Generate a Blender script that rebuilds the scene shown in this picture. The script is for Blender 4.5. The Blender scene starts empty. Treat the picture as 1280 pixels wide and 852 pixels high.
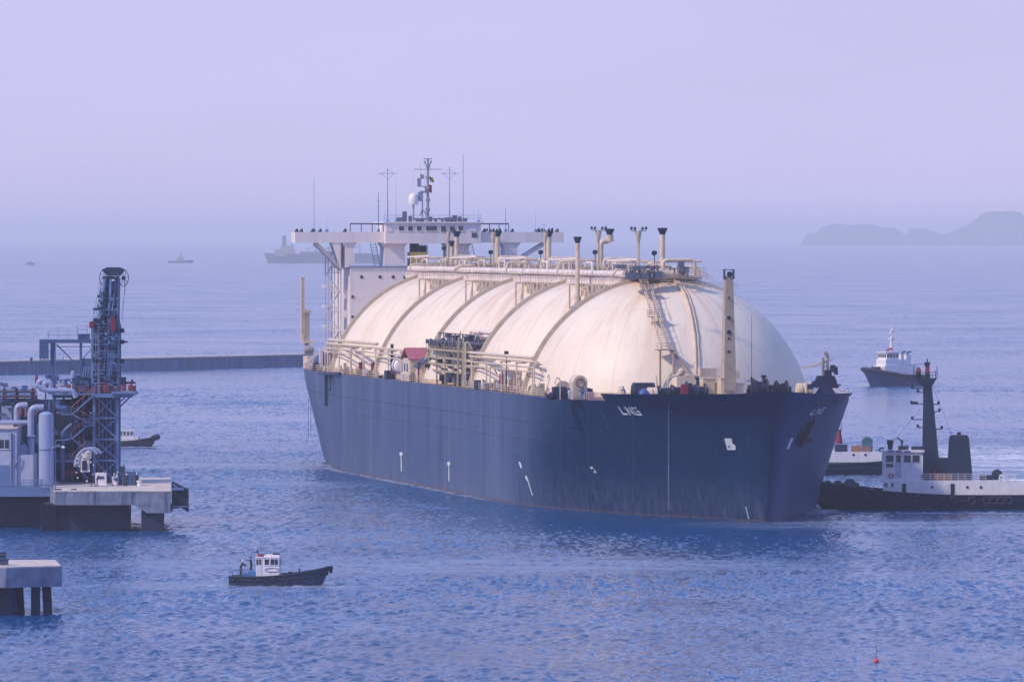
import bpy, math, random
import numpy as np
from mathutils import Vector, Matrix
R = math.radians
random.seed(7)
sc = bpy.context.scene
col = sc.collection

# ------------------------------------------------------------------ camera
F = 8890.0          # focal length in pixels of a 1280 px wide frame
H = 42.15           # eye height over the water
cam_d = bpy.data.cameras.new('camera')
cam = bpy.data.objects.new('camera', cam_d); col.objects.link(cam)
cam.location = (0, 0, H)
cam.rotation_euler = (R(90) - math.atan(134 / F), 0, 0)
cam_d.sensor_width = 36; cam_d.lens = F / 1280 * 36
cam_d.clip_start = 1; cam_d.clip_end = 400000
sc.camera = cam

# ------------------------------------------------------------------ light
SUN_DIR = Vector((-0.68, -0.34, 0.66)).normalized()      # towards the sun
sun_el = math.asin(SUN_DIR.z); sun_az = math.atan2(SUN_DIR.x, SUN_DIR.y)
world = bpy.data.worlds.new("World"); sc.world = world; world.use_nodes = True
wn = world.node_tree.nodes; wl = world.node_tree.links
wn.clear()
wo = wn.new('ShaderNodeOutputWorld'); bg = wn.new('ShaderNodeBackground')
sky = wn.new('ShaderNodeTexSky'); sky.sky_type = 'NISHITA'; sky.sun_disc = False
sky.sun_elevation = sun_el; sky.sun_rotation = sun_az
sky.dust_density = 4.0; sky.air_density = 1.0; sky.ozone_density = 2.0
mixw = wn.new('ShaderNodeMix'); mixw.data_type = 'RGBA'; mixw.inputs[0].default_value = 0.9
# thin overcast veil: lavender low down, clearer and bluer towards the zenith
wtc = wn.new('ShaderNodeTexCoord'); wsx = wn.new('ShaderNodeSeparateXYZ'); wl.new(wtc.outputs['Generated'], wsx.inputs[0])
wr = wn.new('ShaderNodeValToRGB'); wl.new(wsx.outputs[2], wr.inputs[0])
wr.color_ramp.elements[0].position = 0.0; wr.color_ramp.elements[0].color = (.66, .60, .91, 1)
wr.color_ramp.elements[1].position = 1.0; wr.color_ramp.elements[1].color = (.20, .36, .84, 1)
e_ = wr.color_ramp.elements.new(.30); e_.color = (.30, .42, .88, 1)
wsc = wn.new('ShaderNodeVectorMath'); wsc.operation = 'SCALE'; wsc.inputs['Scale'].default_value = 10.; wmp = wn.new('ShaderNodeMapping'); wmp.inputs['Scale'].default_value = (5, 5, 26); wl.new(wtc.outputs['Generated'], wmp.inputs[0])
wnz = wn.new('ShaderNodeTexNoise'); wnz.inputs['Scale'].default_value = 1.6; wnz.inputs['Detail'].default_value = 5; wl.new(wmp.outputs[0], wnz.inputs['Vector'])
wmr = wn.new('ShaderNodeMapRange'); wmr.inputs[1].default_value = .3; wmr.inputs[2].default_value = .7; wmr.inputs[3].default_value = 9.5; wmr.inputs[4].default_value = 10.5
wl.new(wnz.outputs[0], wmr.inputs[0]); wl.new(wmr.outputs[0], wsc.inputs['Scale']); wl.new(wr.outputs[0], wsc.inputs[0])
wl.new(wsc.outputs[0], mixw.inputs[7])
wl.new(sky.outputs[0], mixw.inputs[6]); wl.new(mixw.outputs[2], bg.inputs[0])
bg.inputs[1].default_value = 0.107
wl.new(bg.outputs[0], wo.inputs[0])
sd = bpy.data.lights.new('sun', 'SUN'); sd.energy = 3.2; sd.angle = R(4.0); sd.color = (1.0, 0.82, 0.62)
so = bpy.data.objects.new('sun', sd); col.objects.link(so)
so.rotation_euler = (-SUN_DIR).to_track_quat('-Z', 'Y').to_euler(); so.location = (-300, -100, 400)
sc.view_settings.view_transform = 'Standard'; sc.view_settings.look = 'None'
sc.view_settings.exposure = 0.06; sc.view_settings.gamma = 1.0
sc.cycles.volume_bounces = 3; sc.cycles.max_bounces = 8; sc.cycles.transparent_max_bounces = 8
sc.cycles.use_denoising = True

# ------------------------------------------------------------------ materials
MATS = {}
def mat(name, c, rough=.6, metal=0., var=.15, scale=1.0, dirt=None, dirt_amt=0., streak=0., bump=0., spec=.5, bscale=8.):
    m = bpy.data.materials.new(name); m.use_nodes = True
    n = m.node_tree.nodes; l = m.node_tree.links
    p = n['Principled BSDF']
    p.inputs['Roughness'].default_value = rough; p.inputs['Metallic'].default_value = metal
    p.inputs['Specular IOR Level'].default_value = spec
    tc = n.new('ShaderNodeTexCoord')
    nz = n.new('ShaderNodeTexNoise'); nz.inputs['Scale'].default_value = scale; nz.inputs['Detail'].default_value = 5
    l.new(tc.outputs['Object'], nz.inputs['Vector'])
    mr = n.new('ShaderNodeMapRange'); mr.inputs[1].default_value = .3; mr.inputs[2].default_value = .7
    mr.inputs[3].default_value = 1 - var; mr.inputs[4].default_value = 1 + var
    l.new(nz.outputs[0], mr.inputs[0])
    mx = n.new('ShaderNodeVectorMath'); mx.operation = 'SCALE'; mx.inputs[0].default_value = c[:3]
    l.new(mr.outputs[0], mx.inputs['Scale'])
    out = mx.outputs[0]
    if dirt:
        mp = n.new('ShaderNodeMapping'); mp.inputs['Scale'].default_value = (1, 1, .09 if streak else 1)
        l.new(tc.outputs['Object'], mp.inputs[0])
        n2 = n.new('ShaderNodeTexNoise'); n2.inputs['Scale'].default_value = streak or scale * 2; n2.inputs['Detail'].default_value = 6
        n2.inputs['Roughness'].default_value = .65
        l.new(mp.outputs[0], n2.inputs['Vector'])
        r2 = n.new('ShaderNodeMapRange'); r2.inputs[1].default_value = .48; r2.inputs[2].default_value = .72
        r2.inputs[3].default_value = 0; r2.inputs[4].default_value = dirt_amt
        l.new(n2.outputs[0], r2.inputs[0])
        mc = n.new('ShaderNodeMix'); mc.data_type = 'RGBA'; mc.inputs[7].default_value = (*dirt, 1)
        l.new(r2.outputs[0], mc.inputs[0]); l.new(out, mc.inputs[6]); out = mc.outputs[2]
    l.new(out, p.inputs['Base Color'])
    if bump:
        nb = n.new('ShaderNodeTexNoise'); nb.inputs['Scale'].default_value = bscale; nb.inputs['Detail'].default_value = 6
        l.new(tc.outputs['Object'], nb.inputs['Vector'])
        b = n.new('ShaderNodeBump'); b.inputs['Strength'].default_value = 1; b.inputs['Distance'].default_value = bump
        l.new(nb.outputs[0], b.inputs['Height']); l.new(b.outputs[0], p.inputs['Normal'])
    MATS[name] = m
    return m
RUST = (.30, .13, .07)
cream = mat('cream_paint', (.64, .53, .42), .5, dirt=(.42, .26, .16), dirt_amt=.55, streak=1.3)
pipewhite = mat('pipe_white', (.78, .69, .66), .4, dirt=(.55, .38, .28), dirt_amt=.45, scale=.6)
ringp = mat('shaded_cream_paint', (.40, .335, .27), .6, dirt=(.33, .21, .13), dirt_amt=.4)  # cream paint darkened: shade on the rings is put into the colour
housep = mat('house_paint', (.73, .67, .69), .55, var=.04, scale=.2, dirt=(.45, .38, .36), dirt_amt=.4, streak=.5)
whitep = mat('white_paint', (.78, .75, .80), .4, var=.06, dirt=(.42, .36, .36), dirt_amt=.35, streak=2.5)
dark = mat('dark_machinery', (.004, .016, .060), .55, var=.3, dirt=(.07, .05, .05), dirt_amt=.6, scale=2)
deckp = mat('deck_paint', (.16, .10, .09), .7, var=.2, dirt=(.25, .2, .18), dirt_amt=.5)
redp = mat('red_paint', (.20, .010, .045), .6, dirt=(.2, .05, .04), dirt_amt=.5)
roofred = mat('roof_red', (.36, .10, .13), .6)
bluep = mat('blue_paint', (.025, .09, .33), .5, dirt=(.08, .1, .16), dirt_amt=.4)
yellowp = mat('yellow_paint', (.72, .52, .14), .5)
glass = mat('window_glass', (.015, .03, .06), .08, var=.1, spec=.8)
rubber = mat('black_rubber', (.003, .012, .045), .7, dirt=(.01, .025, .07), dirt_amt=.6, scale=1.5, bump=.02)
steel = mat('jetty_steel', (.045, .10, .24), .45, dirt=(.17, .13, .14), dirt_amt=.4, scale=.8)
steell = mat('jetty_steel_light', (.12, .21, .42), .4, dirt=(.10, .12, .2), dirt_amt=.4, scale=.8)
steeld = mat('jetty_steel_dark', (.012, .03, .085), .55, dirt=(.04, .045, .08), dirt_amt=.5)
lagging = mat('pipe_lagging', (.27, .33, .52), .38, var=.08, dirt=(.25, .25, .33), dirt_amt=.5)
railred = mat('rail_red', (.30, .11, .13), .5)
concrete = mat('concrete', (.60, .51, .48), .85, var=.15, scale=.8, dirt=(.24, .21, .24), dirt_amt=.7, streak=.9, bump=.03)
concd = mat('dark_concrete', (.008, .022, .065), .6, var=.4, scale=.6, dirt=(.02, .03, .06), dirt_amt=.8, streak=.7, bump=.05)  # near-black blue concrete of piers and piles
concside = mat('shaded_stained_concrete', (.19, .225, .33), .85, var=.3, scale=.6, dirt=(.02, .04, .10), dirt_amt=1.0, streak=1.1, bump=.03)  # side faces: shaded copy of the concrete, shade put into colour, with stains
wallp = mat('plaster', (.42, .46, .62), .8, var=.06, dirt=(.3, .3, .38), dirt_amt=.5, streak=1.)
skinm = mat('skin', (.35, .2, .14), .6)
cloth_b = mat('blue_coverall', (.04, .13, .42), .8)
cloth_l = mat('pale_coverall', (.45, .5, .62), .8)
cloth_d = mat('dark_clothing', (.02, .022, .04), .8)
cloth_r = mat('red_coverall', (.36, .03, .05), .8)
helm_w = mat('white_helmet', (.75, .75, .8), .4)
helm_y = mat('dark_hair', (.015, .012, .012), .6)
tugblack = mat('tug_hull_black', (.002, .014, .050), .45, dirt=(.015, .03, .07), dirt_amt=.6, scale=.5)
tugblue = mat('tug_hull_blue', (.004, .035, .13), .45, dirt=(.06, .1, .2), dirt_amt=.6, scale=.8)
tugtower = mat('tug_tower_green', (.002, .015, .050), .5, var=.12, dirt=(.01, .045, .08), dirt_amt=.4)
teal = mat('teal_paint', (.045, .15, .17), .5)
orangep = mat('orange_crate', (.30, .15, .08), .6)
markw = mat('marking_white', (.62, .66, .72), .6, var=.08)
graymark = mat('line_grey', (.10, .14, .24), .6, var=.4)
boot = mat('boot_topping', (.07, .045, .085), .5, dirt=(.16, .12, .16), dirt_amt=.7, scale=.6)
farship = mat('far_ship_hull', (.16, .18, .26), .7)  # hull paled, distant haze put into the colour
farwhite = mat('far_ship_house', (.35, .33, .36), .7)
buoyred = mat('buoy_red', (.60, .05, .05), .4)
forest = mat('island_forest', (.06, .10, .12), .95, var=.4, scale=.02)  # forest lightened, part of the haze is put into its colour
flagy = mat('flag_yellow', (.75, .62, .08), .8); flagr = mat('flag_red', (.55, .05, .07), .8); flagk = mat('flag_dark', (.02, .02, .08), .8)

# tank cover paint: cream with rust runs coming down from the crown
def dome_material():
    m = bpy.data.materials.new('tank_cover_paint'); m.use_nodes = True
    n = m.node_tree.nodes; l = m.node_tree.links; p = n['Principled BSDF']
    p.inputs['Roughness'].default_value = .5
    tc = n.new('ShaderNodeTexCoord'); sx = n.new('ShaderNodeSeparateXYZ'); l.new(tc.outputs['Object'], sx.inputs[0])
    cx = n.new('ShaderNodeCombineXYZ'); l.new(sx.outputs[0], cx.inputs[0]); l.new(sx.outputs[1], cx.inputs[1])
    nv = n.new('ShaderNodeVectorMath'); nv.operation = 'NORMALIZE'; l.new(cx.outputs[0], nv.inputs[0])
    zs = n.new('ShaderNodeMath'); zs.operation = 'MULTIPLY'; zs.inputs[1].default_value = .012; l.new(sx.outputs[2], zs.inputs[0])
    cz = n.new('ShaderNodeCombineXYZ'); l.new(zs.outputs[0], cz.inputs[2])
    ad = n.new('ShaderNodeVectorMath'); ad.operation = 'ADD'; l.new(nv.outputs[0], ad.inputs[0]); l.new(cz.outputs[0], ad.inputs[1])
    def noise(vec, s, d=5, r=.55):
        q = n.new('ShaderNodeTexNoise'); q.inputs['Scale'].default_value = s; q.inputs['Detail'].default_value = d
        q.inputs['Roughness'].default_value = r; l.new(vec, q.inputs['Vector']); return q.outputs[0]
    def rng(v, a, b, c, d):
        q = n.new('ShaderNodeMapRange'); q.inputs[1].default_value = a; q.inputs[2].default_value = b
        q.inputs[3].default_value = c; q.inputs[4].default_value = d; l.new(v, q.inputs[0]); return q.outputs[0]
    def mul(a, b):
        q = n.new('ShaderNodeMath'); q.operation = 'MULTIPLY'; l.new(a, q.inputs[0]); l.new(b, q.inputs[1]); return q.outputs[0]
    def mix(f, a, c):
        q = n.new('ShaderNodeMix'); q.data_type = 'RGBA'; l.new(f, q.inputs[0])
        if isinstance(a, tuple): q.inputs[6].default_value = (*a, 1)
        else: l.new(a, q.inputs[6])
        q.inputs[7].default_value = (*c, 1); return q.outputs[2]
    base = mix(rng(noise(tc.outputs['Object'], .12), .35, .7, 0, .6), (.79, .69, .59), (.69, .59, .49))
    s1 = mul(rng(noise(ad.outputs[0], 7, 3), .53, .66, 0, 1), rng(sx.outputs[2], 3, 21, .06, .55))
    c1 = mix(s1, base, (.58, .38, .27))
    s2 = mul(rng(noise(ad.outputs[0], 26, 5), .55, .7, 0, 1), rng(sx.outputs[2], 4, 22, .05, .42))
    c2 = mix(s2, c1, (.50, .33, .24))
    s3 = mul(rng(sx.outputs[2], 19.8, 22.3, 0, .8), rng(noise(tc.outputs['Object'], .5), .35, .6, .2, 1))
    c3 = mix(s3, c2, (.50, .30, .18))
    s4 = rng(noise(tc.outputs['Object'], 1.4, 7, .7), .58, .8, 0, .3)
    c4 = mix(s4, c3, (.55, .45, .40))
    at = n.new('ShaderNodeMath'); at.operation = 'ARCTAN2'; l.new(sx.outputs[1], at.inputs[0]); l.new(sx.outputs[0], at.inputs[1])
    ms = n.new('ShaderNodeMath'); ms.operation = 'MULTIPLY'; ms.inputs[1].default_value = 18; l.new(at.outputs[0], ms.inputs[0])
    sn = n.new('ShaderNodeMath'); sn.operation = 'SINE'; l.new(ms.outputs[0], sn.inputs[0])
    c4 = mix(mul(rng(sn.outputs[0], .985, 1.0, 0, .28), rng(sx.outputs[2], 21, 18, 0, 1)), c4, (.50, .42, .36))
    lt = n.new('ShaderNodeMath'); lt.operation = 'MULTIPLY'; lt.inputs[1].default_value = 1.15; l.new(sx.outputs[2], lt.inputs[0])
    sl_ = n.new('ShaderNodeMath'); sl_.operation = 'SINE'; l.new(lt.outputs[0], sl_.inputs[0])
    c4 = mix(rng(sl_.outputs[0], .992, 1.0, 0, .16), c4, (.52, .44, .38))
    l.new(c4, p.inputs['Base Color'])
    b = n.new('ShaderNodeBump'); b.inputs['Distance'].default_value = .06; l.new(noise(tc.outputs['Object'], .9), b.inputs['Height'])
    l.new(b.outputs[0], p.inputs['Normal'])
    return m
domep = dome_material()

# navy hull: scuffs, salt streaks, welded strakes
def hull_material():
    m = bpy.data.materials.new('hull_navy'); m.use_nodes = True
    n = m.node_tree.nodes; l = m.node_tree.links; p = n['Principled BSDF']
    tc = n.new('ShaderNodeTexCoord'); sx = n.new('ShaderNodeSeparateXYZ'); l.new(tc.outputs['Object'], sx.inputs[0])
    def noise(s, sc3=(1, 1, 1), d=6, r=.6):
        mp = n.new('ShaderNodeMapping'); mp.inputs['Scale'].default_value = sc3; l.new(tc.outputs['Object'], mp.inputs[0])
        q = n.new('ShaderNodeTexNoise'); q.inputs['Scale'].default_value = s; q.inputs['Detail'].default_value = d
        q.inputs['Roughness'].default_value = r; l.new(mp.outputs[0], q.inputs['Vector']); return q.outputs[0]
    def rng(v, a, b, c, d):
        q = n.new('ShaderNodeMapRange'); q.inputs[1].default_value = a; q.inputs[2].default_value = b
        q.inputs[3].default_value = c; q.inputs[4].default_value = d; l.new(v, q.inputs[0]); return q.outputs[0]
    def mul(a, b):
        q = n.new('ShaderNodeMath'); q.operation = 'MULTIPLY'; l.new(a, q.inputs[0]); l.new(b, q.inputs[1]); return q.outputs[0]
    def mix(f, a, c):
        q = n.new('ShaderNodeMix'); q.data_type = 'RGBA'; l.new(f, q.inputs[0])
        if isinstance(a, tuple): q.inputs[6].default_value = (*a, 1)
        else: l.new(a, q.inputs[6])
        q.inputs[7].default_value = (*c, 1); return q.outputs[2]
    c = mix(rng(noise(.25), .35, .7, 0, 1), (.001, .024, .088), (.003, .029, .10))
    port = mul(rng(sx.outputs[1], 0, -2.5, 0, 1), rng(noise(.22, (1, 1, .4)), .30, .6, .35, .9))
    c = mix(port, c, (.050, .085, .21))  # port side paler: grazing sky reflection and scuffs put into the colour
    # paler aft of the shoulder: grazing sheen put into the colour, plus scuffs
    sheen_scuff = rng(sx.outputs[0], 52, 78, 0, 1)
    c = mix(mul(sheen_scuff, rng(noise(.18, (1, 1, .12)), .30, .65, .30, .9)), c, (.060, .105, .225))
    c = mix(mul(sheen_scuff, rng(noise(.5, (1, 1, .05), 8, .7), .5, .75, 0, .6)), c, (.15, .165, .29))
    c = mix(mul(rng(sx.outputs[2], .3, 7, 1, 0), rng(noise(1.2, (1, 1, .3), 7, .7), .40, .7, 0, .45)), c, (.17, .18, .28))
    c = mix(rng(noise(.9, (1, 1, .03), 4), .64, .74, 0, .35), c, (.20, .13, .17))
    c = mix(mul(sheen_scuff, rng(noise(.06, (1, 1, .5), 7, .72), .52, .66, 0, .45)), c, (.04, .07, .17))
    c = mix(mul(sheen_scuff, rng(noise(.35, (.35, 1, 1.6), 8, .75), .60, .72, 0, .5)), c, (.20, .21, .31))
    c = mix(rng(noise(3.0, (1, 1, .04), 3), .68, .76, 0, .22), c, (.10, .12, .22))
    l.new(c, p.inputs['Base Color'])
    p.inputs['Roughness'].default_value = .42; p.inputs['Specular IOR Level'].default_value = .12
    # plate seams as fine relief
    w = n.new('ShaderNodeTexWave'); w.wave_type = 'BANDS'; w.bands_direction = 'Z'; w.inputs['Scale'].default_value = .12
    l.new(tc.outputs['Object'], w.inputs['Vector'])
    st = rng(w.outputs[1], .0, .04, 1, 0)
    b = n.new('ShaderNodeBump'); b.inputs['Distance'].default_value = .006
    s = n.new('ShaderNodeMath'); s.operation = 'ADD'; l.new(st, s.inputs[0]); l.new(noise(.35, (1, 1, .6), 3), s.inputs[1])
    l.new(s.outputs[0], b.inputs['Height']); l.new(b.outputs[0], p.inputs['Normal'])
    return m
hullp = hull_material()

# ------------------------------------------------------------------ helpers
FRAMES = {}
def frame(o):
    return FRAMES.get(o.name, Matrix.Identity(4))
def setp(o, label=None, cat=None, group=None, kind=None):
    if label: o['label'] = label
    if cat: o['category'] = cat
    if group: o['group'] = group
    if kind: o['kind'] = kind
    return o
def thing(name, label, cat, loc=(0, 0, 0), rz=0., group=None):
    o = bpy.data.objects.new(name, None); col.objects.link(o)
    o.location = loc; o.rotation_euler = (0, 0, rz); o.empty_display_size = .5
    FRAMES[o.name] = Matrix.Translation(loc) @ Matrix.Rotation(rz, 4, 'Z')
    return setp(o, label, cat, group)
def part_empty(name, parent, wloc):
    o = bpy.data.objects.new(name, None); col.objects.link(o); o.parent = parent; o.empty_display_size = .5
    o.location = frame(parent).inverted() @ Vector(wloc); FRAMES[o.name] = frame(parent) @ Matrix.Translation(o.location); return o
class MB:
    def __init__(s): s.v = []; s.f = []; s.m = []; s.cm = 0; s.cuts = []
    def add(s, vs, fs):
        k = len(s.v); s.v += [tuple(v) for v in vs]; s.f += [tuple(i + k for i in f) for f in fs]; s.m += [s.cm] * len(fs); return s
    def box(s, c, d, rz=0., taper=1.):
        hx, hy, hz = d[0] / 2, d[1] / 2, d[2] / 2; vs = []
        ca, sa = math.cos(rz), math.sin(rz)
        for z, k in ((-hz, 1.), (hz, taper)):
            for x, y in ((-hx, -hy), (hx, -hy), (hx, hy), (-hx, hy)):
                x *= k; y *= k
                vs.append((c[0] + x * ca - y * sa, c[1] + x * sa + y * ca, c[2] + z))
        return s.add(vs, [(3, 2, 1, 0), (4, 5, 6, 7), (0, 1, 5, 4), (1, 2, 6, 5), (2, 3, 7, 6), (3, 0, 4, 7)])
    def bx(s, a, b): return s.box([(p + q) / 2 for p, q in zip(a, b)], [abs(q - p) for p, q in zip(a, b)])
    def tube(s, p, q, r0, r1=None, n=8, cap=True):
        r1 = r0 if r1 is None else r1
        p = Vector(p); q = Vector(q); d = q - p
        if d.length < 1e-6: return s
        d.normalize(); a = Vector((0, 0, 1)) if abs(d.z) < .95 else Vector((1, 0, 0))
        u = d.cross(a).normalized(); w = d.cross(u)
        vs = []
        for c, r in ((p, r0), (q, r1)):
            for i in range(n):
                t = 2 * math.pi * (i + .5) / n
                vs.append(c + u * (r * math.cos(t)) + w * (r * math.sin(t)))
        fs = [(i, n + i, n + (i + 1) % n, (i + 1) % n) for i in range(n)]
        if cap: fs += [tuple(range(n)), tuple(range(2 * n - 1, n - 1, -1))]
        return s.add(vs, fs)
    def bar(s, p, q, w): return s.tube(p, q, w * .7071, n=4)
    def path(s, pts, r, n=8):
        pts = [Vector(p) for p in pts]; rings = []
        for i, p in enumerate(pts):
            d = ((pts[min(i + 1, len(pts) - 1)] - p).normalized() + (p - pts[max(i - 1, 0)]).normalized())
            d.normalize()
            if i == 0:
                a = Vector((0, 0, 1)) if abs(d.z) < .9 else Vector((1, 0, 0)); u = d.cross(a).normalized()
            else: u = (u - d * u.dot(d)).normalized()
            w = d.cross(u); rr = r[i] if isinstance(r, (list, tuple)) else r
            rings.append([p + u * (rr * math.cos(2 * math.pi * k / n)) + w * (rr * math.sin(2 * math.pi * k / n)) for k in range(n)])
        vs = [v for g in rings for v in g]
        fs = [(i * n + k, i * n + (k + 1) % n, (i + 1) * n + (k + 1) % n, (i + 1) * n + k) for i in range(len(pts) - 1) for k in range(n)]
        fs += [tuple(range(n - 1, -1, -1)), tuple(range((len(pts) - 1) * n, len(pts) * n))]
        return s.add(vs, fs)
    def bend(s, pts, r, n=8, rad=None):
        """pipe through corner points with rounded elbows"""
        P = [Vector(p) for p in pts]; out = [P[0]]; rad = rad or r * 2.5
        for i in range(1, len(P) - 1):
            a = (P[i - 1] - P[i]); b = (P[i + 1] - P[i]); k = min(rad, a.length * .5, b.length * .5)
            A = P[i] + a.normalized() * k; B = P[i] + b.normalized() * k
            for t in (0, .2, .4, .6, .8, 1): out.append(A * (1 - t) ** 2 + P[i] * (2 * t * (1 - t)) + B * t * t)
        out.append(P[-1]); return s.path(out, r, n)
    def lathe(s, prof, c=(0, 0, 0), n=16, axis='Z'):
        vs = []
        for r, z in prof:
            for k in range(n):
                t = 2 * math.pi * k / n; a, b = r * math.cos(t), r * math.sin(t)
                v = (a, b, z) if axis == 'Z' else ((z, a, b) if axis == 'X' else (a, z, b))
                vs.append((c[0] + v[0], c[1] + v[1], c[2] + v[2]))
        m = len(prof)
        fs = [(i * n + k, i * n + (k + 1) % n, (i + 1) * n + (k + 1) % n, (i + 1) * n + k) for i in range(m - 1) for k in range(n)]
        if axis == 'Y': fs = [f[::-1] for f in fs]
        if prof[0][0] > 1e-4: fs.append(tuple(range(n - 1, -1, -1)))
        if prof[-1][0] > 1e-4: fs.append(tuple(range((m - 1) * n, m * n)))
        return s.add(vs, fs)
    def torus(s, c, Rr, r, axis='Y', n=20, k=6, sy=1.):
        pts = []
        for i in range(n + 1):
            t = 2 * math.pi * i / n; a, b = Rr * math.cos(t), Rr * math.sin(t) * sy
            v = {'Y': (a, 0, b), 'X': (0, a, b), 'Z': (a, b, 0)}[axis]
            pts.append((c[0] + v[0], c[1] + v[1], c[2] + v[2]))
        return s.path(pts, r, k)
    def prism(s, poly, a, b):
        """extrude polygon (list of 3D pts) by vector from offset a to b"""
        a = Vector(a); b = Vector(b); n = len(poly)
        vs = [Vector(p) + a for p in poly] + [Vector(p) + b for p in poly]
        fs = [tuple(range(n - 1, -1, -1)), tuple(range(n, 2 * n))] + [(i, (i + 1) % n, n + (i + 1) % n, n + i) for i in range(n)]
        return s.add(vs, fs)
    def rail(s, pts, h=1.1, step=1.5, r=.035, rails=3):
        pts = [Vector(p) for p in pts]; up = Vector((0, 0, 1))
        for a, b in zip(pts, pts[1:]):
            L = (b - a).length; k = max(1, round(L / step))
            for i in range(k + 1):
                c = a.lerp(b, i / k); s.tube(c, c + up * h, r, n=4, cap=False)
            for j in range(rails):
                z = h * (j + 1) / rails; s.tube(a + up * z, b + up * z, r, n=4, cap=False)
        return s
    def ladder(s, a, b, w=.6, side=(1, 0, 0), step=.4, r=.04):
        a = Vector(a); b = Vector(b); sd = Vector(side).normalized() * w / 2
        s.tube(a - sd, b - sd, r, n=4); s.tube(a + sd, b + sd, r, n=4)
        k = max(2, int((b - a).length / step))
        for i in range(1, k):
            c = a.lerp(b, i / k); s.tube(c - sd, c + sd, r * .8, n=4, cap=False)
        return s
    def cut(s): s.cuts.append((len(s.v), len(s.f))); return s
    def each(s, name, m, parent=None, **kw):
        ends = s.cuts[1:] + [(len(s.v), len(s.f))]; out = []
        for (v0, f0), (v1, f1) in zip(s.cuts, ends):
            if f1 <= f0: continue
            q = MB(); q.v = s.v[v0:v1]; q.f = [tuple(i - v0 for i in f) for f in s.f[f0:f1]]; q.m = [0] * len(q.f); out.append(q.build(name, m, parent, **kw))
        return out
    def build(s, name, m, parent=None, world=False, loc=None, smooth=True, label=None, kind=None):
        vs = s.v
        if world and parent is not None:
            inv = frame(parent).inverted(); vs = [inv @ Vector(v) for v in vs]
        if loc is not None: vs = [Vector(v) - Vector(loc) for v in vs]
        me = bpy.data.meshes.new(name); me.from_pydata([tuple(v) for v in vs], [], s.f)
        for q in (m if isinstance(m, (list, tuple)) else [m]): me.materials.append(q)
        if isinstance(m, (list, tuple)): me.polygons.foreach_set('material_index', s.m)
        if smooth:
            me.polygons.foreach_set('use_smooth', [True] * len(me.polygons)); me.set_sharp_from_angle(angle=R(38))
        me.update()
        o = bpy.data.objects.new(name, me); col.objects.link(o)
        if loc is not None: o.location = loc
        if parent is not None: o.parent = parent
        if label: o['label'] = label
        if kind: o['kind'] = kind
        return o
def copy_tree(o, parent=None):
    c = o.copy(); col.objects.link(c)
    if parent is not None: c.parent = parent
    for ch in [x for x in col.objects if x.parent == o]: copy_tree(ch, c)
    return c
def P(px, py, D):           # photo pixel at a known distance -> world point
    return Vector(((px - 640) / F * D, D, H - (py - 292) / F * D))
def Dz(py, z=0.): return (H - z) * F / (py - 292)     # distance of a point of height z seen at row py

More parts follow.
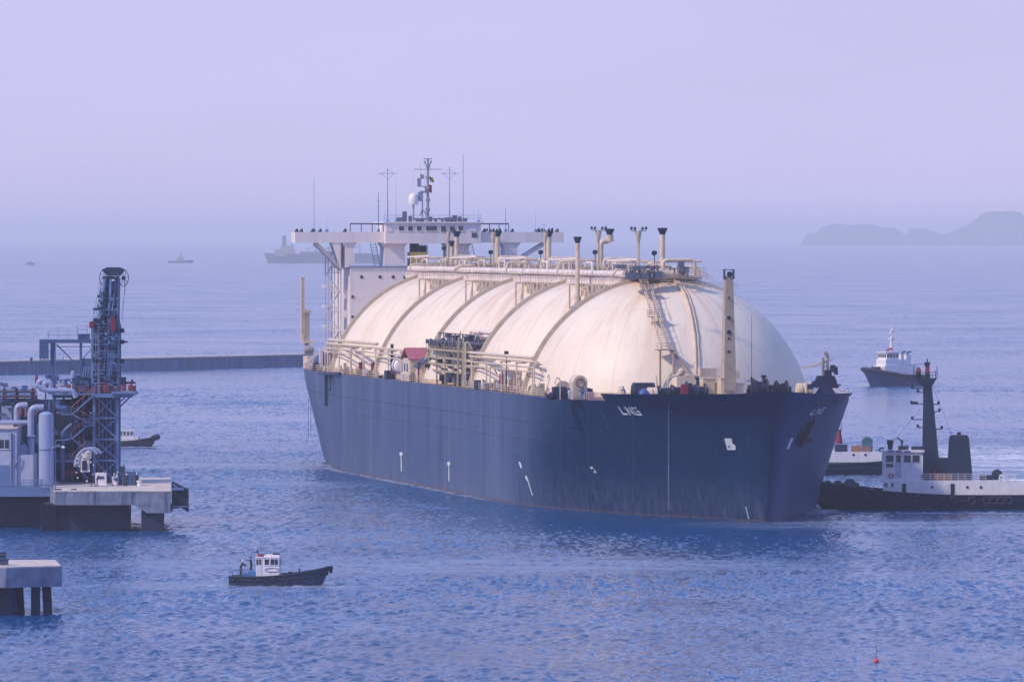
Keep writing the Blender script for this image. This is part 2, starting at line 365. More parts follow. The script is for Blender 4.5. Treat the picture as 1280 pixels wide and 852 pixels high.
# ------------------------------------------------------------------ water
UX_, UY_ = -.193, .9812
WAVE = .044         # rms wave height in metres
def build_water():
    # real waves where the camera can tell them apart, a flat sheet out to the horizon around them
    X0, X1, Y0, Y1, dx0, dy0 = -118., 128., 610., 1590., .36, .8
    nx, ny = int((X1 - X0) / dx0) + 1, int((Y1 - Y0) / dy0) + 1
    gx = np.linspace(X0, X1, nx); gy = np.linspace(Y0, Y1, ny)
    rs = np.random.RandomState(5); z = rs.randn(ny, nx); fz = np.fft.rfft2(z)
    ky = np.fft.fftfreq(ny, d=(Y1 - Y0) / (ny - 1))[:, None]; kx = np.fft.rfftfreq(nx, d=(X1 - X0) / (nx - 1))[None, :]
    k = np.sqrt(kx ** 2 + ky ** 2) + 1e-9; lam = 1 / k
    ang = np.arctan2(ky, kx); wind = np.abs(np.cos(ang - 1.15)) ** 1.2 + .25
    spec = np.where(lam > 1.0, np.exp(-(2.6 * k) ** -2) * k ** -1.5, 0) * wind
    z = np.fft.irfft2(fz * spec, s=(ny, nx)); z = z / z.std()
    low = np.fft.irfft2(np.fft.rfft2(rs.randn(ny, nx)) * np.exp(-(k * 60) ** 2), s=(ny, nx)); low = low / low.std()
    fade = np.clip((gy[:, None] - Y0) / 20, 0, 1) * np.clip((Y1 - gy[:, None]) / 260, 0, 1) * np.clip((gx[None, :] - X0) / 8, 0, 1) * np.clip((X1 - gx[None, :]) / 8, 0, 1)
    z = (z + .12 * np.maximum(z, 0) ** 2) * WAVE * (1 + .22 * np.clip(low, -2, 2)) * fade
    GX, GY = np.meshgrid(gx, gy)
    co = np.stack([GX, GY, z], -1).reshape(-1, 3).astype(np.float32)
    ii = (np.arange(ny - 1)[:, None] * nx + np.arange(nx - 1)[None, :]).ravel()
    quads = np.stack([ii, ii + 1, ii + 1 + nx, ii + nx], 1).astype(np.int32)
    base = len(co)
    xs = [-60000, -6000, -600, X0, X1, 600, 6000, 60000]; ys = [-400, Y0, Y1, 2500, 6000, 15000, 60000]; n = len(xs)
    co = np.concatenate([co, np.array([(x, y, 0) for y in ys for x in xs], np.float32)])
    qs = [(base + j * n + i, base + j * n + i + 1, base + (j + 1) * n + i + 1, base + (j + 1) * n + i) for j in range(len(ys) - 1) for i in range(n - 1) if not (xs[i] == X0 and ys[j] == Y0)]
    quads = np.concatenate([quads, np.array(qs, np.int32)])
    m = bpy.data.materials.new('sea_water'); m.use_nodes = True
    nn = m.node_tree.nodes; l = m.node_tree.links; p = nn['Principled BSDF']
    tc = nn.new('ShaderNodeTexCoord')
    def noise(s, sc3=(1, 1, 1), d=4, r=.55, rot=0., off=(0, 0, 0)):
        mp = nn.new('ShaderNodeMapping'); mp.inputs['Scale'].default_value = sc3; mp.inputs['Rotation'].default_value = (0, 0, rot)
        mp.inputs['Location'].default_value = off
        l.new(tc.outputs['Object'], mp.inputs[0])
        q = nn.new('ShaderNodeTexNoise'); q.inputs['Scale'].default_value = s; q.inputs['Detail'].default_value = d
        q.inputs['Roughness'].default_value = r; l.new(mp.outputs[0], q.inputs['Vector']); return q.outputs[0]
    def rng(v, a, b, c, d):
        q = nn.new('ShaderNodeMapRange'); q.inputs[1].default_value = a; q.inputs[2].default_value = b
        q.inputs[3].default_value = c; q.inputs[4].default_value = d; l.new(v, q.inputs[0]); return q.outputs[0]
    def mth(op, a, b):
        q = nn.new('ShaderNodeMath'); q.operation = op
        for i, z in enumerate((a, b)):
            if isinstance(z, (int, float)): q.inputs[i].default_value = z
            else: l.new(z, q.inputs[i])
        return q.outputs[0]
    # wave slopes: three sizes of waves give the facet tilt directly, crests stretched along the view
    def slope(s_, sc3, d, rough, off):
        mp = nn.new('ShaderNodeMapping'); mp.inputs['Scale'].default_value = sc3; mp.inputs['Location'].default_value = off
        mp.inputs['Rotation'].default_value = (0, 0, .12)
        l.new(tc.outputs['Object'], mp.inputs[0])
        q = nn.new('ShaderNodeTexNoise'); q.inputs['Scale'].default_value = s_; q.inputs['Detail'].default_value = d
        q.inputs['Roughness'].default_value = rough; l.new(mp.outputs[0], q.inputs['Vector'])
        v = nn.new('ShaderNodeVectorMath'); v.operation = 'SUBTRACT'; v.inputs[1].default_value = (.5, .5, .5); l.new(q.outputs[1], v.inputs[0]); return v.outputs[0]
    def vadd(a, b):
        v = nn.new('ShaderNodeVectorMath'); v.operation = 'ADD'; l.new(a, v.inputs[0])
        if isinstance(b, tuple): v.inputs[1].default_value = b
        else: l.new(b, v.inputs[1])
        return v.outputs[0]
    def vscale(a, k):
        v = nn.new('ShaderNodeVectorMath'); v.operation = 'SCALE'; l.new(a, v.inputs[0])
        if isinstance(k, (int, float)): v.inputs['Scale'].default_value = k
        else: l.new(k, v.inputs['Scale'])
        return v.outputs[0]
    patch = noise(.011, (.30, 1, 1), 4, .55, .04)
    amp = rng(patch, .35, .66, .5, 1.3)
    sl = vadd(vscale(slope(1.7, (1, .13, 1), 2, .55, (0, 0, 0)), .75), vscale(slope(.55, (1, .16, 1), 4, .6, (13, 5, 0)), .55))
    sl = vadd(vscale(sl, amp), vscale(slope(.03, (.6, .5, 1), 3, .5, (3, 45, 0)), .45))
    fl = nn.new('ShaderNodeVectorMath'); fl.operation = 'MULTIPLY'; fl.inputs[1].default_value = (.55, 1, 0); l.new(sl, fl.inputs[0])
    nrm_ = nn.new('ShaderNodeVectorMath'); nrm_.operation = 'NORMALIZE'; geo_ = nn.new('ShaderNodeNewGeometry'); l.new(vadd(fl.outputs[0], geo_.outputs['Normal']), nrm_.inputs[0])
    l.new(nrm_.outputs[0], p.inputs['Normal'])
    sx = nn.new('ShaderNodeSeparateXYZ'); l.new(tc.outputs['Object'], sx.inputs[0])
    foam = None
    def region(cx, cy, rx, ry):
        dx = mth('DIVIDE', mth('SUBTRACT', sx.outputs[0], cx), rx); dy = mth('DIVIDE', mth('SUBTRACT', sx.outputs[1], cy), ry)
        d2 = mth('ADD', mth('MULTIPLY', dx, dx), mth('MULTIPLY', dy, dy))
        return rng(d2, 0, 1, 1, 0)
    wash = noise(.12, (.55, 1, 1), 6, .7)
    fine = noise(.5, (.6, 1, 1), 5, .75)
    for (cx, cy, rx, ry, k) in ((92, 1330, 62, 130, .85), (62, 1310, 22, 60, .9), (-62, 1290, 70, 26, .45), (-72, 1195, 60, 26, .35), (-100, 1335, 60, 12, .35),
                                (-12, 905, 60, 30, .28), (-30, 852, 30, 16, .30), (95, 1990, 26, 14, .8), (60, 1030, 40, 24, .25), (45, 1103, 5, 40, 1.), (-36, 852.5, 4, 4, .45), (-29, 850.5, 8, 1.4, .5), (47, 1082, 3.5, 14, 1.), (62, 1073.5, 22, 2.5, .8), (-73, 1407, 8, 5, .8)):
        w = mth('MULTIPLY', mth('MULTIPLY', region(cx, cy, rx, ry), rng(mth('ADD', wash, mth('MULTIPLY', fine, .5)), .60, .86, 0, 1)), k)
        foam = w if foam is None else mth('MAXIMUM', foam, w)
    ux_, uy_ = UX_, UY_
    rx_ = mth('SUBTRACT', sx.outputs[0], 37.2); ry_ = mth('SUBTRACT', sx.outputs[1], 1041.0)
    tt_ = mth('ADD', mth('MULTIPLY', rx_, ux_), mth('MULTIPLY', ry_, uy_)); ss_ = mth('ADD', mth('MULTIPLY', rx_, -uy_), mth('MULTIPLY', ry_, ux_))
    band = rng(mth('ABSOLUTE', mth('SUBTRACT', ss_, 23.6), 0.), 0, 1.8, 1, 0)
    band = mth('MULTIPLY', band, mth('MULTIPLY', rng(tt_, 80, 110, .0, 1), rng(tt_, 262, 285, 1, 0)))
    foam = mth('MAXIMUM', foam, mth('MULTIPLY', mth('MULTIPLY', band, rng(fine, .4, .62, .1, 1)), .55))
    caps = mth('MULTIPLY', rng(noise(.20, (.45, 1.0, 1), 3, .6, 0, (31, 7, 0)), .71, .75, 0, 1), rng(noise(.012, (1, 1, 1), 2, .5, 0, (3, 9, 0)), .52, .62, 0, .8))
    foam = mth('MAXIMUM', foam, caps)
    mx = nn.new('ShaderNodeMix'); mx.data_type = 'RGBA'
    mx.inputs[6].default_value = (.003, .066, .215, 1); mx.inputs[7].default_value = (.85, .84, .90, 1)
    l.new(foam, mx.inputs[0]); l.new(mx.outputs[2], p.inputs['Base Color'])
    l.new(rng(foam, 0, .6, .16, .7), p.inputs['Roughness'])
    p.inputs['IOR'].default_value = 1.333
    me = bpy.data.meshes.new('water'); me.vertices.add(len(co)); me.vertices.foreach_set('co', co.ravel())
    me.loops.add(len(quads) * 4); me.loops.foreach_set('vertex_index', quads.ravel()); me.polygons.add(len(quads))
    me.polygons.foreach_set('loop_start', np.arange(len(quads), dtype=np.int32) * 4); me.update(calc_edges=True)
    me.polygons.foreach_set('use_smooth', np.ones(len(quads), dtype=bool)); me.materials.append(m)
    o = bpy.data.objects.new('water', me); col.objects.link(o); o['kind'] = 'structure'; o['label'] = 'choppy blue harbour water'
build_water()

# ------------------------------------------------------------------ gas carrier
BOW = (37.2, 1041.0, 0.0)
UX, UY = -.193, .9812
RZ = math.atan2(UY, UX)
ship = thing('gas_carrier', 'huge navy gas tanker with five cream domed tanks and a pale bridge at its stern', 'ship', BOW, RZ)
SM = frame(ship)
def SW(t, s, h): return SM @ Vector((t, s, h))
def SP(px, py, t):           # pixel at station t -> ship coordinates
    k = (px - 640) / F
    s = (BOW[0] + UX * t - k * (BOW[1] + UY * t)) / (UY + UX * k)
    D = BOW[1] + UY * t + UX * s
    return Vector((t, s, H - (py - 292) / F * D))
def SS(px, py, s):           # pixel at offset s -> ship coordinates
    k = (px - 640) / F
    t = (BOW[0] - UY * s - k * (BOW[1] + UX * s)) / (-UX + UY * k)
    D = BOW[1] + UY * t + UX * s
    return Vector((t, s, H - (py - 292) / F * D))
def ST(t, s, py):
    D = BOW[1] + UY * t + UX * s
    return Vector((t, s, H - (py - 292) / F * D))

def pchip(xs, ys):
    xs = np.array(xs, float); ys = np.array(ys, float); h = np.diff(xs); d = np.diff(ys) / h; m = np.zeros(len(xs))
    for i in range(1, len(xs) - 1):
        if d[i - 1] * d[i] > 0:
            w1 = 2 * h[i] + h[i - 1]; w2 = h[i] + 2 * h[i - 1]; m[i] = (w1 + w2) / (w1 / d[i - 1] + w2 / d[i])
    m[0], m[-1] = d[0], d[-1]
    def f(x):
        x = min(max(x, xs[0]), xs[-1]); i = min(int(np.searchsorted(xs, x, 'right')) - 1, len(xs) - 2)
        t = (x - xs[i]) / h[i]
        return ((1 + 2 * t) * (1 - t) ** 2 * ys[i] + t * (1 - t) ** 2 * h[i] * m[i] + t * t * (3 - 2 * t) * ys[i + 1] + t * t * (t - 1) * h[i] * m[i + 1])
    return f
BM = 23.2
rows = [
 (-3, [(0, 0), (.8, .7), (10, 4.2), (20, 8.3), (30, 12.2), (40, 15.8), (50, 18.8), (60, 21), (72, 22.7), (88, BM), (225, BM), (250, 20.8), (268, 17.6), (291, 14.5)]),
 (0, [(0, 0), (.6, .8), (10, 4.8), (20, 9.2), (30, 13.2), (40, 16.8), (50, 19.6), (60, 21.6), (72, 22.9), (85, BM), (230, BM), (250, 21.8), (268, 19.6), (291, 17.3)]),
 (6, [(0, 0), (.6, 1), (10, 6), (20, 10.5), (30, 14.6), (40, 18.4), (50, 21.2), (60, 22.6), (72, BM), (240, BM), (265, 21.6), (291, 18.6)]),
 (11, [(0, 0), (.6, 1.1), (5, 4.2), (10, 7.2), (20, 11.9), (30, 16.4), (40, 20.2), (50, 22.5), (62, BM), (250, BM), (270, 22.2), (291, 19.4)]),
 (15.8, [(0, 0), (.6, 1.4), (5, 5.5), (12, 10), (22, 15), (30, 18.3), (40, 21.9), (50, 22.9), (58, BM), (255, BM), (272, 22.6), (291, 20.1)]),
 (19.2, [(0, 0), (.6, 2.2), (3, 6), (8, 11), (16, 15.8), (24, 18.9), (30, 20.4), (40, 22.5), (50, BM), (255, BM), (272, 22.7), (291, 20.3)]),
]
rowf = [(h, pchip([a for a, _ in r], [b for _, b in r])) for h, r in rows]
stemf = pchip([-3, 0, 6, 11, 15.8, 19.2], [1.5, 0, -1.3, -3.5, -7, -10.5])
endf = pchip([-3, 0, 6, 17.2, 19.2], [279, 283, 285.5, 291, 291.5])
def t_of(u, h):
    t = u + stemf(h) * max(0, 1 - u / 40)
    if u > 240: t = 240 + (u - 240) * (endf(h) - 240) / 51
    return t
def u_of(t, h):
    if t > 240: return 240 + (t - 240) * 51 / (endf(h) - 240)
    s = stemf(h)
    u = (t - s) / (1 - s / 40)
    return u if u < 40 else t
def bh_u(u, h): return pchip([r[0] for r in rowf], [r[1](u) for r in rowf])(h)
def bh(t, h): return max(0., bh_u(u_of(t, h), h))
def surf(t, h, side, off=0.):
    e = .4; b = bh(t, h)
    dbt = (bh(t + e, h) - bh(t - e, h)) / (2 * e); dbh = (bh(t, h + e) - bh(t, h - e)) / (2 * e)
    n = Vector((-dbt, 1, -dbh)).normalized()
    return Vector((t + n.x * off, side * (b + n.y * off), h + n.z * off))
def hull_hit(px, py, side, lo=-6., hi=None):
    hi = hi or (280. if side > 0 else 30.)
    for _ in range(40):
        t = (lo + hi) / 2; h = 10.
        for _ in range(6):
            b = bh(t, h) * side; D = BOW[1] + UY * t + UX * b; h = min(19., max(-2., H - (py - 292) / F * D))
        b = bh(t, h) * side; D = BOW[1] + UY * t + UX * b
        x = 640 + F * (BOW[0] + UX * t - UY * b) / D
        if (x > px) == (side > 0): lo = t
        else: hi = t
    return t, h
DK = 17.2
us = [0, .15, .35, .6, 1, 2, 3, 5, 7.5, 10, 13, 16, 20, 24, 28, 32, 36, 40, 45, 50, 55, 60, 66, 72, 80, 88, 100, 120, 140, 160, 180, 200, 220, 232, 240, 250, 260, 270, 280, 291]
def hull_part(hs, name, m, close=None):
    mb = MB(); n = len(hs)
    for side in (1, -1):
        vs = [(t_of(u, h), side * bh_u(u, h), h) for u in us for h in hs]
        fs = [(i * n + j, (i + 1) * n + j, (i + 1) * n + j + 1, i * n + j + 1) for i in range(len(us) - 1) for j in range(n - 1)]
        if side < 0: fs = [f[::-1] for f in fs]
        mb.add(vs, [f[::-1] for f in fs])
    # transom
    vs = [(t_of(291, h), s * bh_u(291, h), h) for s in (1, -1) for h in hs]
    mb.add(vs, [(j, j + 1, n + j + 1, n + j) for j in range(n - 1)])
    return mb.build(name, m, ship)
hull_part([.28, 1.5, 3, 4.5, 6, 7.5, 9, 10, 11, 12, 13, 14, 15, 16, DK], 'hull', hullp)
hull_part([-3, -1, 0, .28], 'boot_topping', boot)
mb = MB()                                             # main deck
n = len(us); vs = [(t_of(u, DK), s * bh_u(u, DK), DK - .01) for u in us for s in (1, -1)]
mb.add(vs, [(2 * i, 2 * i + 1, 2 * i + 3, 2 * i + 2) for i in range(n - 1)]).build('deck', deckp, ship, smooth=False)
# forecastle bulwark, ends raised into a chock
TB = 28.5
mb = MB(); L = []
ub = [u for u in us if u < TB] + [TB - .8, TB]
ub = sorted(ub)
def topb(u): return 18.95 - .75 * min(1, u / TB) + (.08 if u > TB - 1 else 0) + .25 * max(0, 1 - u / 3)
for side in (1, -1):
    vs = []
    for u in ub:
        ht = topb(u); hm = (DK + ht) / 2
        for h, off in ((DK, 0), (hm, 0), (ht, 0), (ht, -.35), (DK, -.35)):
            b = max(bh_u(u, h) + off, 0); vs.append((t_of(u, h) + (.35 if off and u < 3 else 0), side * b, h))
    k = 5; fs = [(i * k + j, i * k + j + 1, (i + 1) * k + j + 1, (i + 1) * k + j) for i in range(len(ub) - 1) for j in range(k - 1)]
    fs.append(tuple((len(ub) - 1) * k + j for j in range(k)))
    mb.add(vs, fs if side > 0 else [f[::-1] for f in fs])
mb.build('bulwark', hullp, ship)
# panama chocks near both ends of the bulwark
for px, py, side in ((1034, 495, -1), (1054, 494, -1)):
    t, h = hull_hit(px, py, side, -6, 26); c = surf(t, 17.6, side, .05); c2 = surf(t + .1, 17.6, side, -.3)
    e = surf(t + 1, 17.6, side, .05) - c; e.normalize(); pts = []
    for i in range(13):
        a = 2 * math.pi * i / 12; pts.append(c + e * (1.1 * math.cos(a)) + Vector((0, 0, .42 * math.sin(a))))
    mb = MB(); mb.path(pts, .16, 6); mb.add([p for p in pts[:-1]], [tuple(range(12))]); mb.build('mooring_chock', dark, ship)

# marks painted on the hull
def decal(name, polys, side, m, off=.04):
    mb = MB()
    for poly in polys:
        if len(poly) == 4:      # subdivide quads so they follow the plating
            a, b, c, d = [Vector((q[0], q[1], 0)) for q in poly]; N = 4; vs = []
            for i in range(N + 1):
                for j in range(N + 1):
                    q = (a.lerp(b, i / N)).lerp(d.lerp(c, i / N), j / N); vs.append(surf(q.x, q.y, side, off))
            mb.add(vs, [(i * (N + 1) + j, (i + 1) * (N + 1) + j, (i + 1) * (N + 1) + j + 1, i * (N + 1) + j + 1) for i in range(N) for j in range(N)])
        else: mb.add([surf(q[0], q[1], side, off) for q in poly], [tuple(range(len(poly)))])
    return mb.build(name, m, ship, smooth=False)
def stroke(a, b, w):
    ax, ay = a; bx_, by = b; dx, dy = bx_ - ax, by - ay; L_ = math.hypot(dx, dy); nx, ny = -dy / L_ * w / 2, dx / L_ * w / 2
    return [(ax + nx, ay + ny), (bx_ + nx, by + ny), (bx_ - nx, by - ny), (ax - nx, ay - ny)]
def letters(side, t_start, t_end, h0, h1):
    # letter cell coordinates x 0..1 along reading direction
    W = (t_end - t_start) / 3.25; out = []
    hh = h1 - h0; sw = .24 * hh
    def pt(i, x, y): return (t_start + W * (i * 1.1 + x * .95), h0 + y * hh)
    def seg(i, a, b, k=1.):
        p, q = pt(i, *a), pt(i, *b); out.append(stroke(p, q, sw * k))
    aw = abs(W)
    def vseg(i, x, y0, y1):
        p, q = pt(i, x, y0), pt(i, x, y1); w = aw * .19
        out.append([(p[0] - w / 2, p[1]), (p[0] + w / 2, p[1]), (q[0] + w / 2, q[1]), (q[0] - w / 2, q[1])])
    def hseg(i, x0, x1, y):
        p, q = pt(i, x0, y), pt(i, x1, y); w = hh * .2
        out.append([(p[0], p[1] - w / 2), (q[0], q[1] - w / 2), (q[0], q[1] + w / 2), (p[0], p[1] + w / 2)])
    vseg(0, .1, 0, 1); hseg(0, .1, .9, .1)                                       # L
    vseg(1, .1, 0, 1); vseg(1, .85, 0, 1)
    a, b = pt(1, .1, .95), pt(1, .85, .05); w = aw * .2
    out.append([(a[0] - w / 2, a[1]), (a[0] + w / 2, a[1]), (b[0] + w / 2, b[1]), (b[0] - w / 2, b[1])])   # N
    vseg(2, .1, .05, .95); hseg(2, .05, .92, .9); hseg(2, .05, .92, .1); vseg(2, .85, .05, .5); hseg(2, .5, .92, .5)   # G
    return out
ta, ha = hull_hit(776, 513, 1); tb, hb = hull_hit(800, 513, 1)
print('name starboard', ta, tb, ha, hb)
decal('name_lettering', letters(1, ta, tb, ha - .6, ha + .65), 1, mat('letter_white', (.85, .86, .88), .6, var=.03))
ta, ha = hull_hit(1015, 514, -1); tb, hb = hull_hit(1029, 514, -1)
print('name port', ta, tb, ha, hb)
decal('name_lettering', letters(-1, ta, tb, ha - .5, ha + .5), -1, MATS['letter_white'])
def pxpoly(pts, side): return [hull_hit(x, y, side) for x, y in pts]
decal('bulb_mark', [pxpoly([(905.5, 547.5), (914.5, 547.5), (916, 554), (919, 556), (920, 560), (919.5, 562), (909.5, 562)], 1)], 1, markw)
decal('bulb_mark', [pxpoly([(988.5, 547), (992, 547), (986.5, 561), (983, 561)], -1)], -1, markw)
decal('bulb_mark', [pxpoly([(910.5, 557), (912.5, 556.5), (913, 559), (911, 559.5)], 1)], 1, bluep, .08)
for (x0, y0, x1, y1, w) in ((501.3, 565, 502, 589, 1.1), (561, 577, 561.5, 601, 1.1), (660, 600, 666, 619, 1.1), (649.5, 577, 652, 584.5, 2.2), (739, 583, 744.5, 590.5, 3.6), (657.5, 594.5, 659.5, 600, 2.4)):
    n_ = 1; decal('hull_mark', [pxpoly([(x0 - w / 2, y0), (x0 + w / 2, y0), (x1 + w / 2, y1), (x1 - w / 2, y1)], 1)], 1, markw)
decal('hull_mark', [pxpoly([(499.8, 565), (503.4, 565), (503.4, 569), (499.8, 569)], 1), pxpoly([(559.4, 577), (563, 577), (563, 581), (559.4, 581)], 1)], 1, markw, .06)
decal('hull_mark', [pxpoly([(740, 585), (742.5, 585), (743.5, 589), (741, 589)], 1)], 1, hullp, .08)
decal('draught_marks', [pxpoly([(932 + k * .65, 633.5 + k * 2.6), (933.6 + k * .65, 633.5 + k * 2.6), (933.8 + k * .65, 634.8 + k * 2.6), (932.2 + k * .65, 634.8 + k * 2.6)], 1) for k in range(6)], 1, markw)
def tline(px, y0, y1, w, m):
    t, h = hull_hit(px, (y0 + y1) / 2, 1); _, ha = hull_hit(px, y0, 1); _, hb = hull_hit(px, y1, 1)
    hb = max(hb, .6); N = 8; mb = MB(); vs = []
    for i in range(N + 1):
        hh = ha + (hb - ha) * i / N
        # straight vertical weld drip in the picture = nearly constant station plus flare
        tt, _h = hull_hit(px, y0 + (y1 - y0) * i / N, 1); vs += [surf(tt - w / 2, _h, 1, .04), surf(tt + w / 2, _h, 1, .04)]
    mb.add(vs, [(2 * i, 2 * i + 1, 2 * i + 3, 2 * i + 2) for i in range(N)]).build('paint_drip', m, ship)
tline(836, 503, 638, .28, graymark)
for x in (701, 714, 735, 792): tline(x, 508, 625, .13, mat('line_faint', (.03, .06, .14), .6))
for hh_, w_, t1_ in ((13.2, .035, 284), (10.4, .018, 280)):
    mb = MB(); mb.path([surf(t, hh_ + .6 * max(0, (t - 200) / 90) ** 2, 1, .02) for t in np.linspace(34, t1_, 60)], w_, 4)
    mb.build('weld_seam', mat('seam_dark', (.012, .025, .07), .6) if 'seam_dark' not in MATS else MATS['seam_dark'], ship)
# anchor in its pocket, port bow
t, h = hull_hit(1006, 538, -1); c = surf(t, h, -1)
print('anchor', t, h)
e = (surf(t + 1, h, -1) - c).normalized(); nrm = (surf(t, h, -1, 1.) - c).normalized(); up = nrm.cross(e).normalized()
if up.z < 0: up = -up
mb = MB(); pts = [c + nrm * .05 + e * (2.6 * math.cos(a)) + up * (2.4 * math.sin(a)) for a in [2 * math.pi * i / 20 for i in range(21)]]
mb.path(pts, .22, 6); mb.add(pts[:-1], [tuple(range(20))]); mb.build('anchor_pocket', dark, ship)
mb = MB(); mb.tube(c + nrm * .35 + up * 1.6, c + nrm * .4 - up * 1.7, .2); mb.path([c + nrm * .4 - up * .3 - e * 1.5, c + nrm * .5 - up * 1.7 - e * .9, c + nrm * .5 - up * 2.0, c + nrm * .5 - up * 1.7 + e * .9, c + nrm * .4 - up * .3 + e * 1.5], [.1, .3, .38, .3, .1], 6)
mb.tube(c + nrm * .4 + e * 1.3 - up * 1.5, c + nrm * .9 + e * 2.2 - up * 1.1, .35, .5)
mb.build('anchor', mat('anchor_rust', (.035, .022, .045), .7), ship)

# ---- tank covers
TC = [68, 112.5, 157, 201.5, 246]; ZC = 12.7; RD = 22.5
dome_me = None
def dome_parts(i, t):
    global dome_me
    prof = []
    for k in range(41):
        a = R(80) * (1 - k / 40); prof.append((RD * math.sin(a), RD * math.cos(a)))
    if dome_me is None:
        mb = MB(); mb.lathe(prof, n=128); d = mb.build('tank_cover', domep, ship); dome_me = d.data
    else:
        d = bpy.data.objects.new('tank_cover', dome_me); col.objects.link(d); d.parent = ship
    d.location = (t, 0, ZC); d.rotation_euler = (0, 0, i * 1.37)
    ang = i * 1.37
    # flange ring over the cover just aft of its widest section
    mb = MB(); vs = []; N = 72; ri = math.sqrt(RD * RD - 9) - .3
    for k in range(N + 1):
        a = math.pi * k / N - 0; a = R(11) + (math.pi - 2 * R(11)) * k / N
        for (r, x) in ((ri, 2.4), (ri + .95, 2.6), (ri + .95, 3.5), (ri, 3.7)):
            vs.append(Matrix.Rotation(-ang, 4, 'Z') @ Vector((x, r * math.cos(a), r * math.sin(a))))
    mb.add(vs, [(k * 4 + j, (k + 1) * 4 + j, (k + 1) * 4 + (j + 1) % 4, k * 4 + (j + 1) % 4) for k in range(N) for j in range(4)])
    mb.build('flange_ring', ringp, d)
    # base coaming ring
    mb = MB(); zc = DK - ZC; rr = math.sqrt(RD * RD - zc * zc)
    mb.lathe([(rr - .3, zc - .3), (rr + .12, zc - .3), (rr + .1, zc + .7), (rr - .25, zc + .75)], n=96); mb.build('coaming', cream, d)
    return d
domes = [dome_parts(i, t) for i, t in enumerate(TC)]
d1 = domes[0]
def on_dome(i, px, py, off=0.):
    """point of a tank cover seen at that pixel, in ship coordinates"""
    c = SW(TC[i], 0, ZC); o = Vector((0, 0, H)); d = (P(px, py, 1000) - o).normalized()
    oc = o - c; b = oc.dot(d); q = b * b - oc.dot(oc) + (RD + off) ** 2
    t = -b - math.sqrt(max(q, 0)); w = o + d * t
    return SM.inverted() @ w
# spray pipe that runs down the first cover
mb = MB()
pp = [on_dome(0, x, y, .22) for x, y in ((843, 351), (850, 358), (856, 368), (861, 383), (865, 400), (868, 420), (869.5, 445), (870, 470))]
mb.path(pp, .26, 8); mb.path([p + Vector((0, -.55, 0)) for p in pp], .12, 6); mb.build('spray_pipe', cream, ship)
# access stair down the front cover
mb = MB()
fl = [((803, 338), (806, 362)), ((810, 364), (818, 392)), ((819, 396), (826, 418)), ((826, 418), (831, 436))]
for (a, b) in fl:
    A = on_dome(0, *a, 1.6); B = on_dome(0, *b, 1.6); sd = Vector((0, 1, 0))
    for sg in (-.55, .55):
        mb.bar(A + sd * sg, B + sd * sg, .16); mb.tube(A + sd * sg + Vector((0, 0, 1)), B + sd * sg + Vector((0, 0, 1)), .05, n=4)
    N = int((A - B).length / .45)
    for k in range(N + 1):
        c = A.lerp(B, k / N); mb.box(c, (.25, 1.1, .08))
        if k % 3 == 0:
            for sg in (-.55, .55): mb.tube(c + sd * sg, c + sd * sg + Vector((0, 0, 1)), .045, n=4)
mb.build('access_stair', cream, ship)
mb = MB()
for (px, py) in ((812, 364), (820, 396)):
    c = on_dome(0, px, py, 1.2); mb.cut(); mb.box(c, (1.6, 2.4, .12)); mb.rail([c + Vector((-.8, -1.2, .06)), c + Vector((-.8, 1.2, .06)), c + Vector((.8, 1.2, .06))], 1.0, .8)
    mb.bar(c + Vector((0, .5, 0)), c + Vector((1.6, .5, -2)), .14); mb.bar(c + Vector((0, -.5, 0)), c + Vector((1.6, -.5, -2)), .14)
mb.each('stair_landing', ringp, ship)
mb = MB(); A = on_dome(0, 831, 437, 1.6)
mb.box(A, (2, 2.8, .2)); mb.rail([A + Vector((-1, -1.4, .1)), A + Vector((-1, 1.4, .1))], 1, .7)
for dy in (-1.2, .9):
    mb.tube(A + Vector((-.8, dy, 0)), (A.x - .8, A.y + dy, DK), .17)
A2 = on_dome(0, 863, 469, .9)
mb.bar(A + Vector((0, -1, 0)), A2, .35)
mb.build('stair_support', mat('rusty_support', (.42, .30, .24), .7, dirt=RUST, dirt_amt=.9, streak=3), ship)
# round access door trunk at the foot of the first cover
c = SS(724, 486, 21.0)
t0 = c.x; mb = MB()
cy = SS(723, 478, 20.9); 
mb.lathe([(1.05, -1.3), (1.15, -1.2), (1.15, 1.6)], (cy.x, cy.y, cy.z), 20, 'X'); mb.bx((cy.x - 1.2, cy.y - 1.1, DK), (cy.x + 1.5, cy.y + 1.1, cy.z)); mb.build('access_trunk', cream, ship)
mb = MB(); mb.torus((cy.x - 1.35, cy.y, cy.z), .62, .13, 'X'); mb.build('hatch_ring', mat('hatch_rust', (.30, .16, .10), .7), ship)
mb = MB(); mb.bend([(cy.x - 1, cy.y + 3, DK), (cy.x - 1, cy.y + 3, DK + 3), (cy.x - 1, cy.y + 3.5, DK + 3.4), (cy.x - 1, cy.y + 3.9, DK + 2.4)], .09, 6); mb.build('gooseneck_vent', cream, ship)

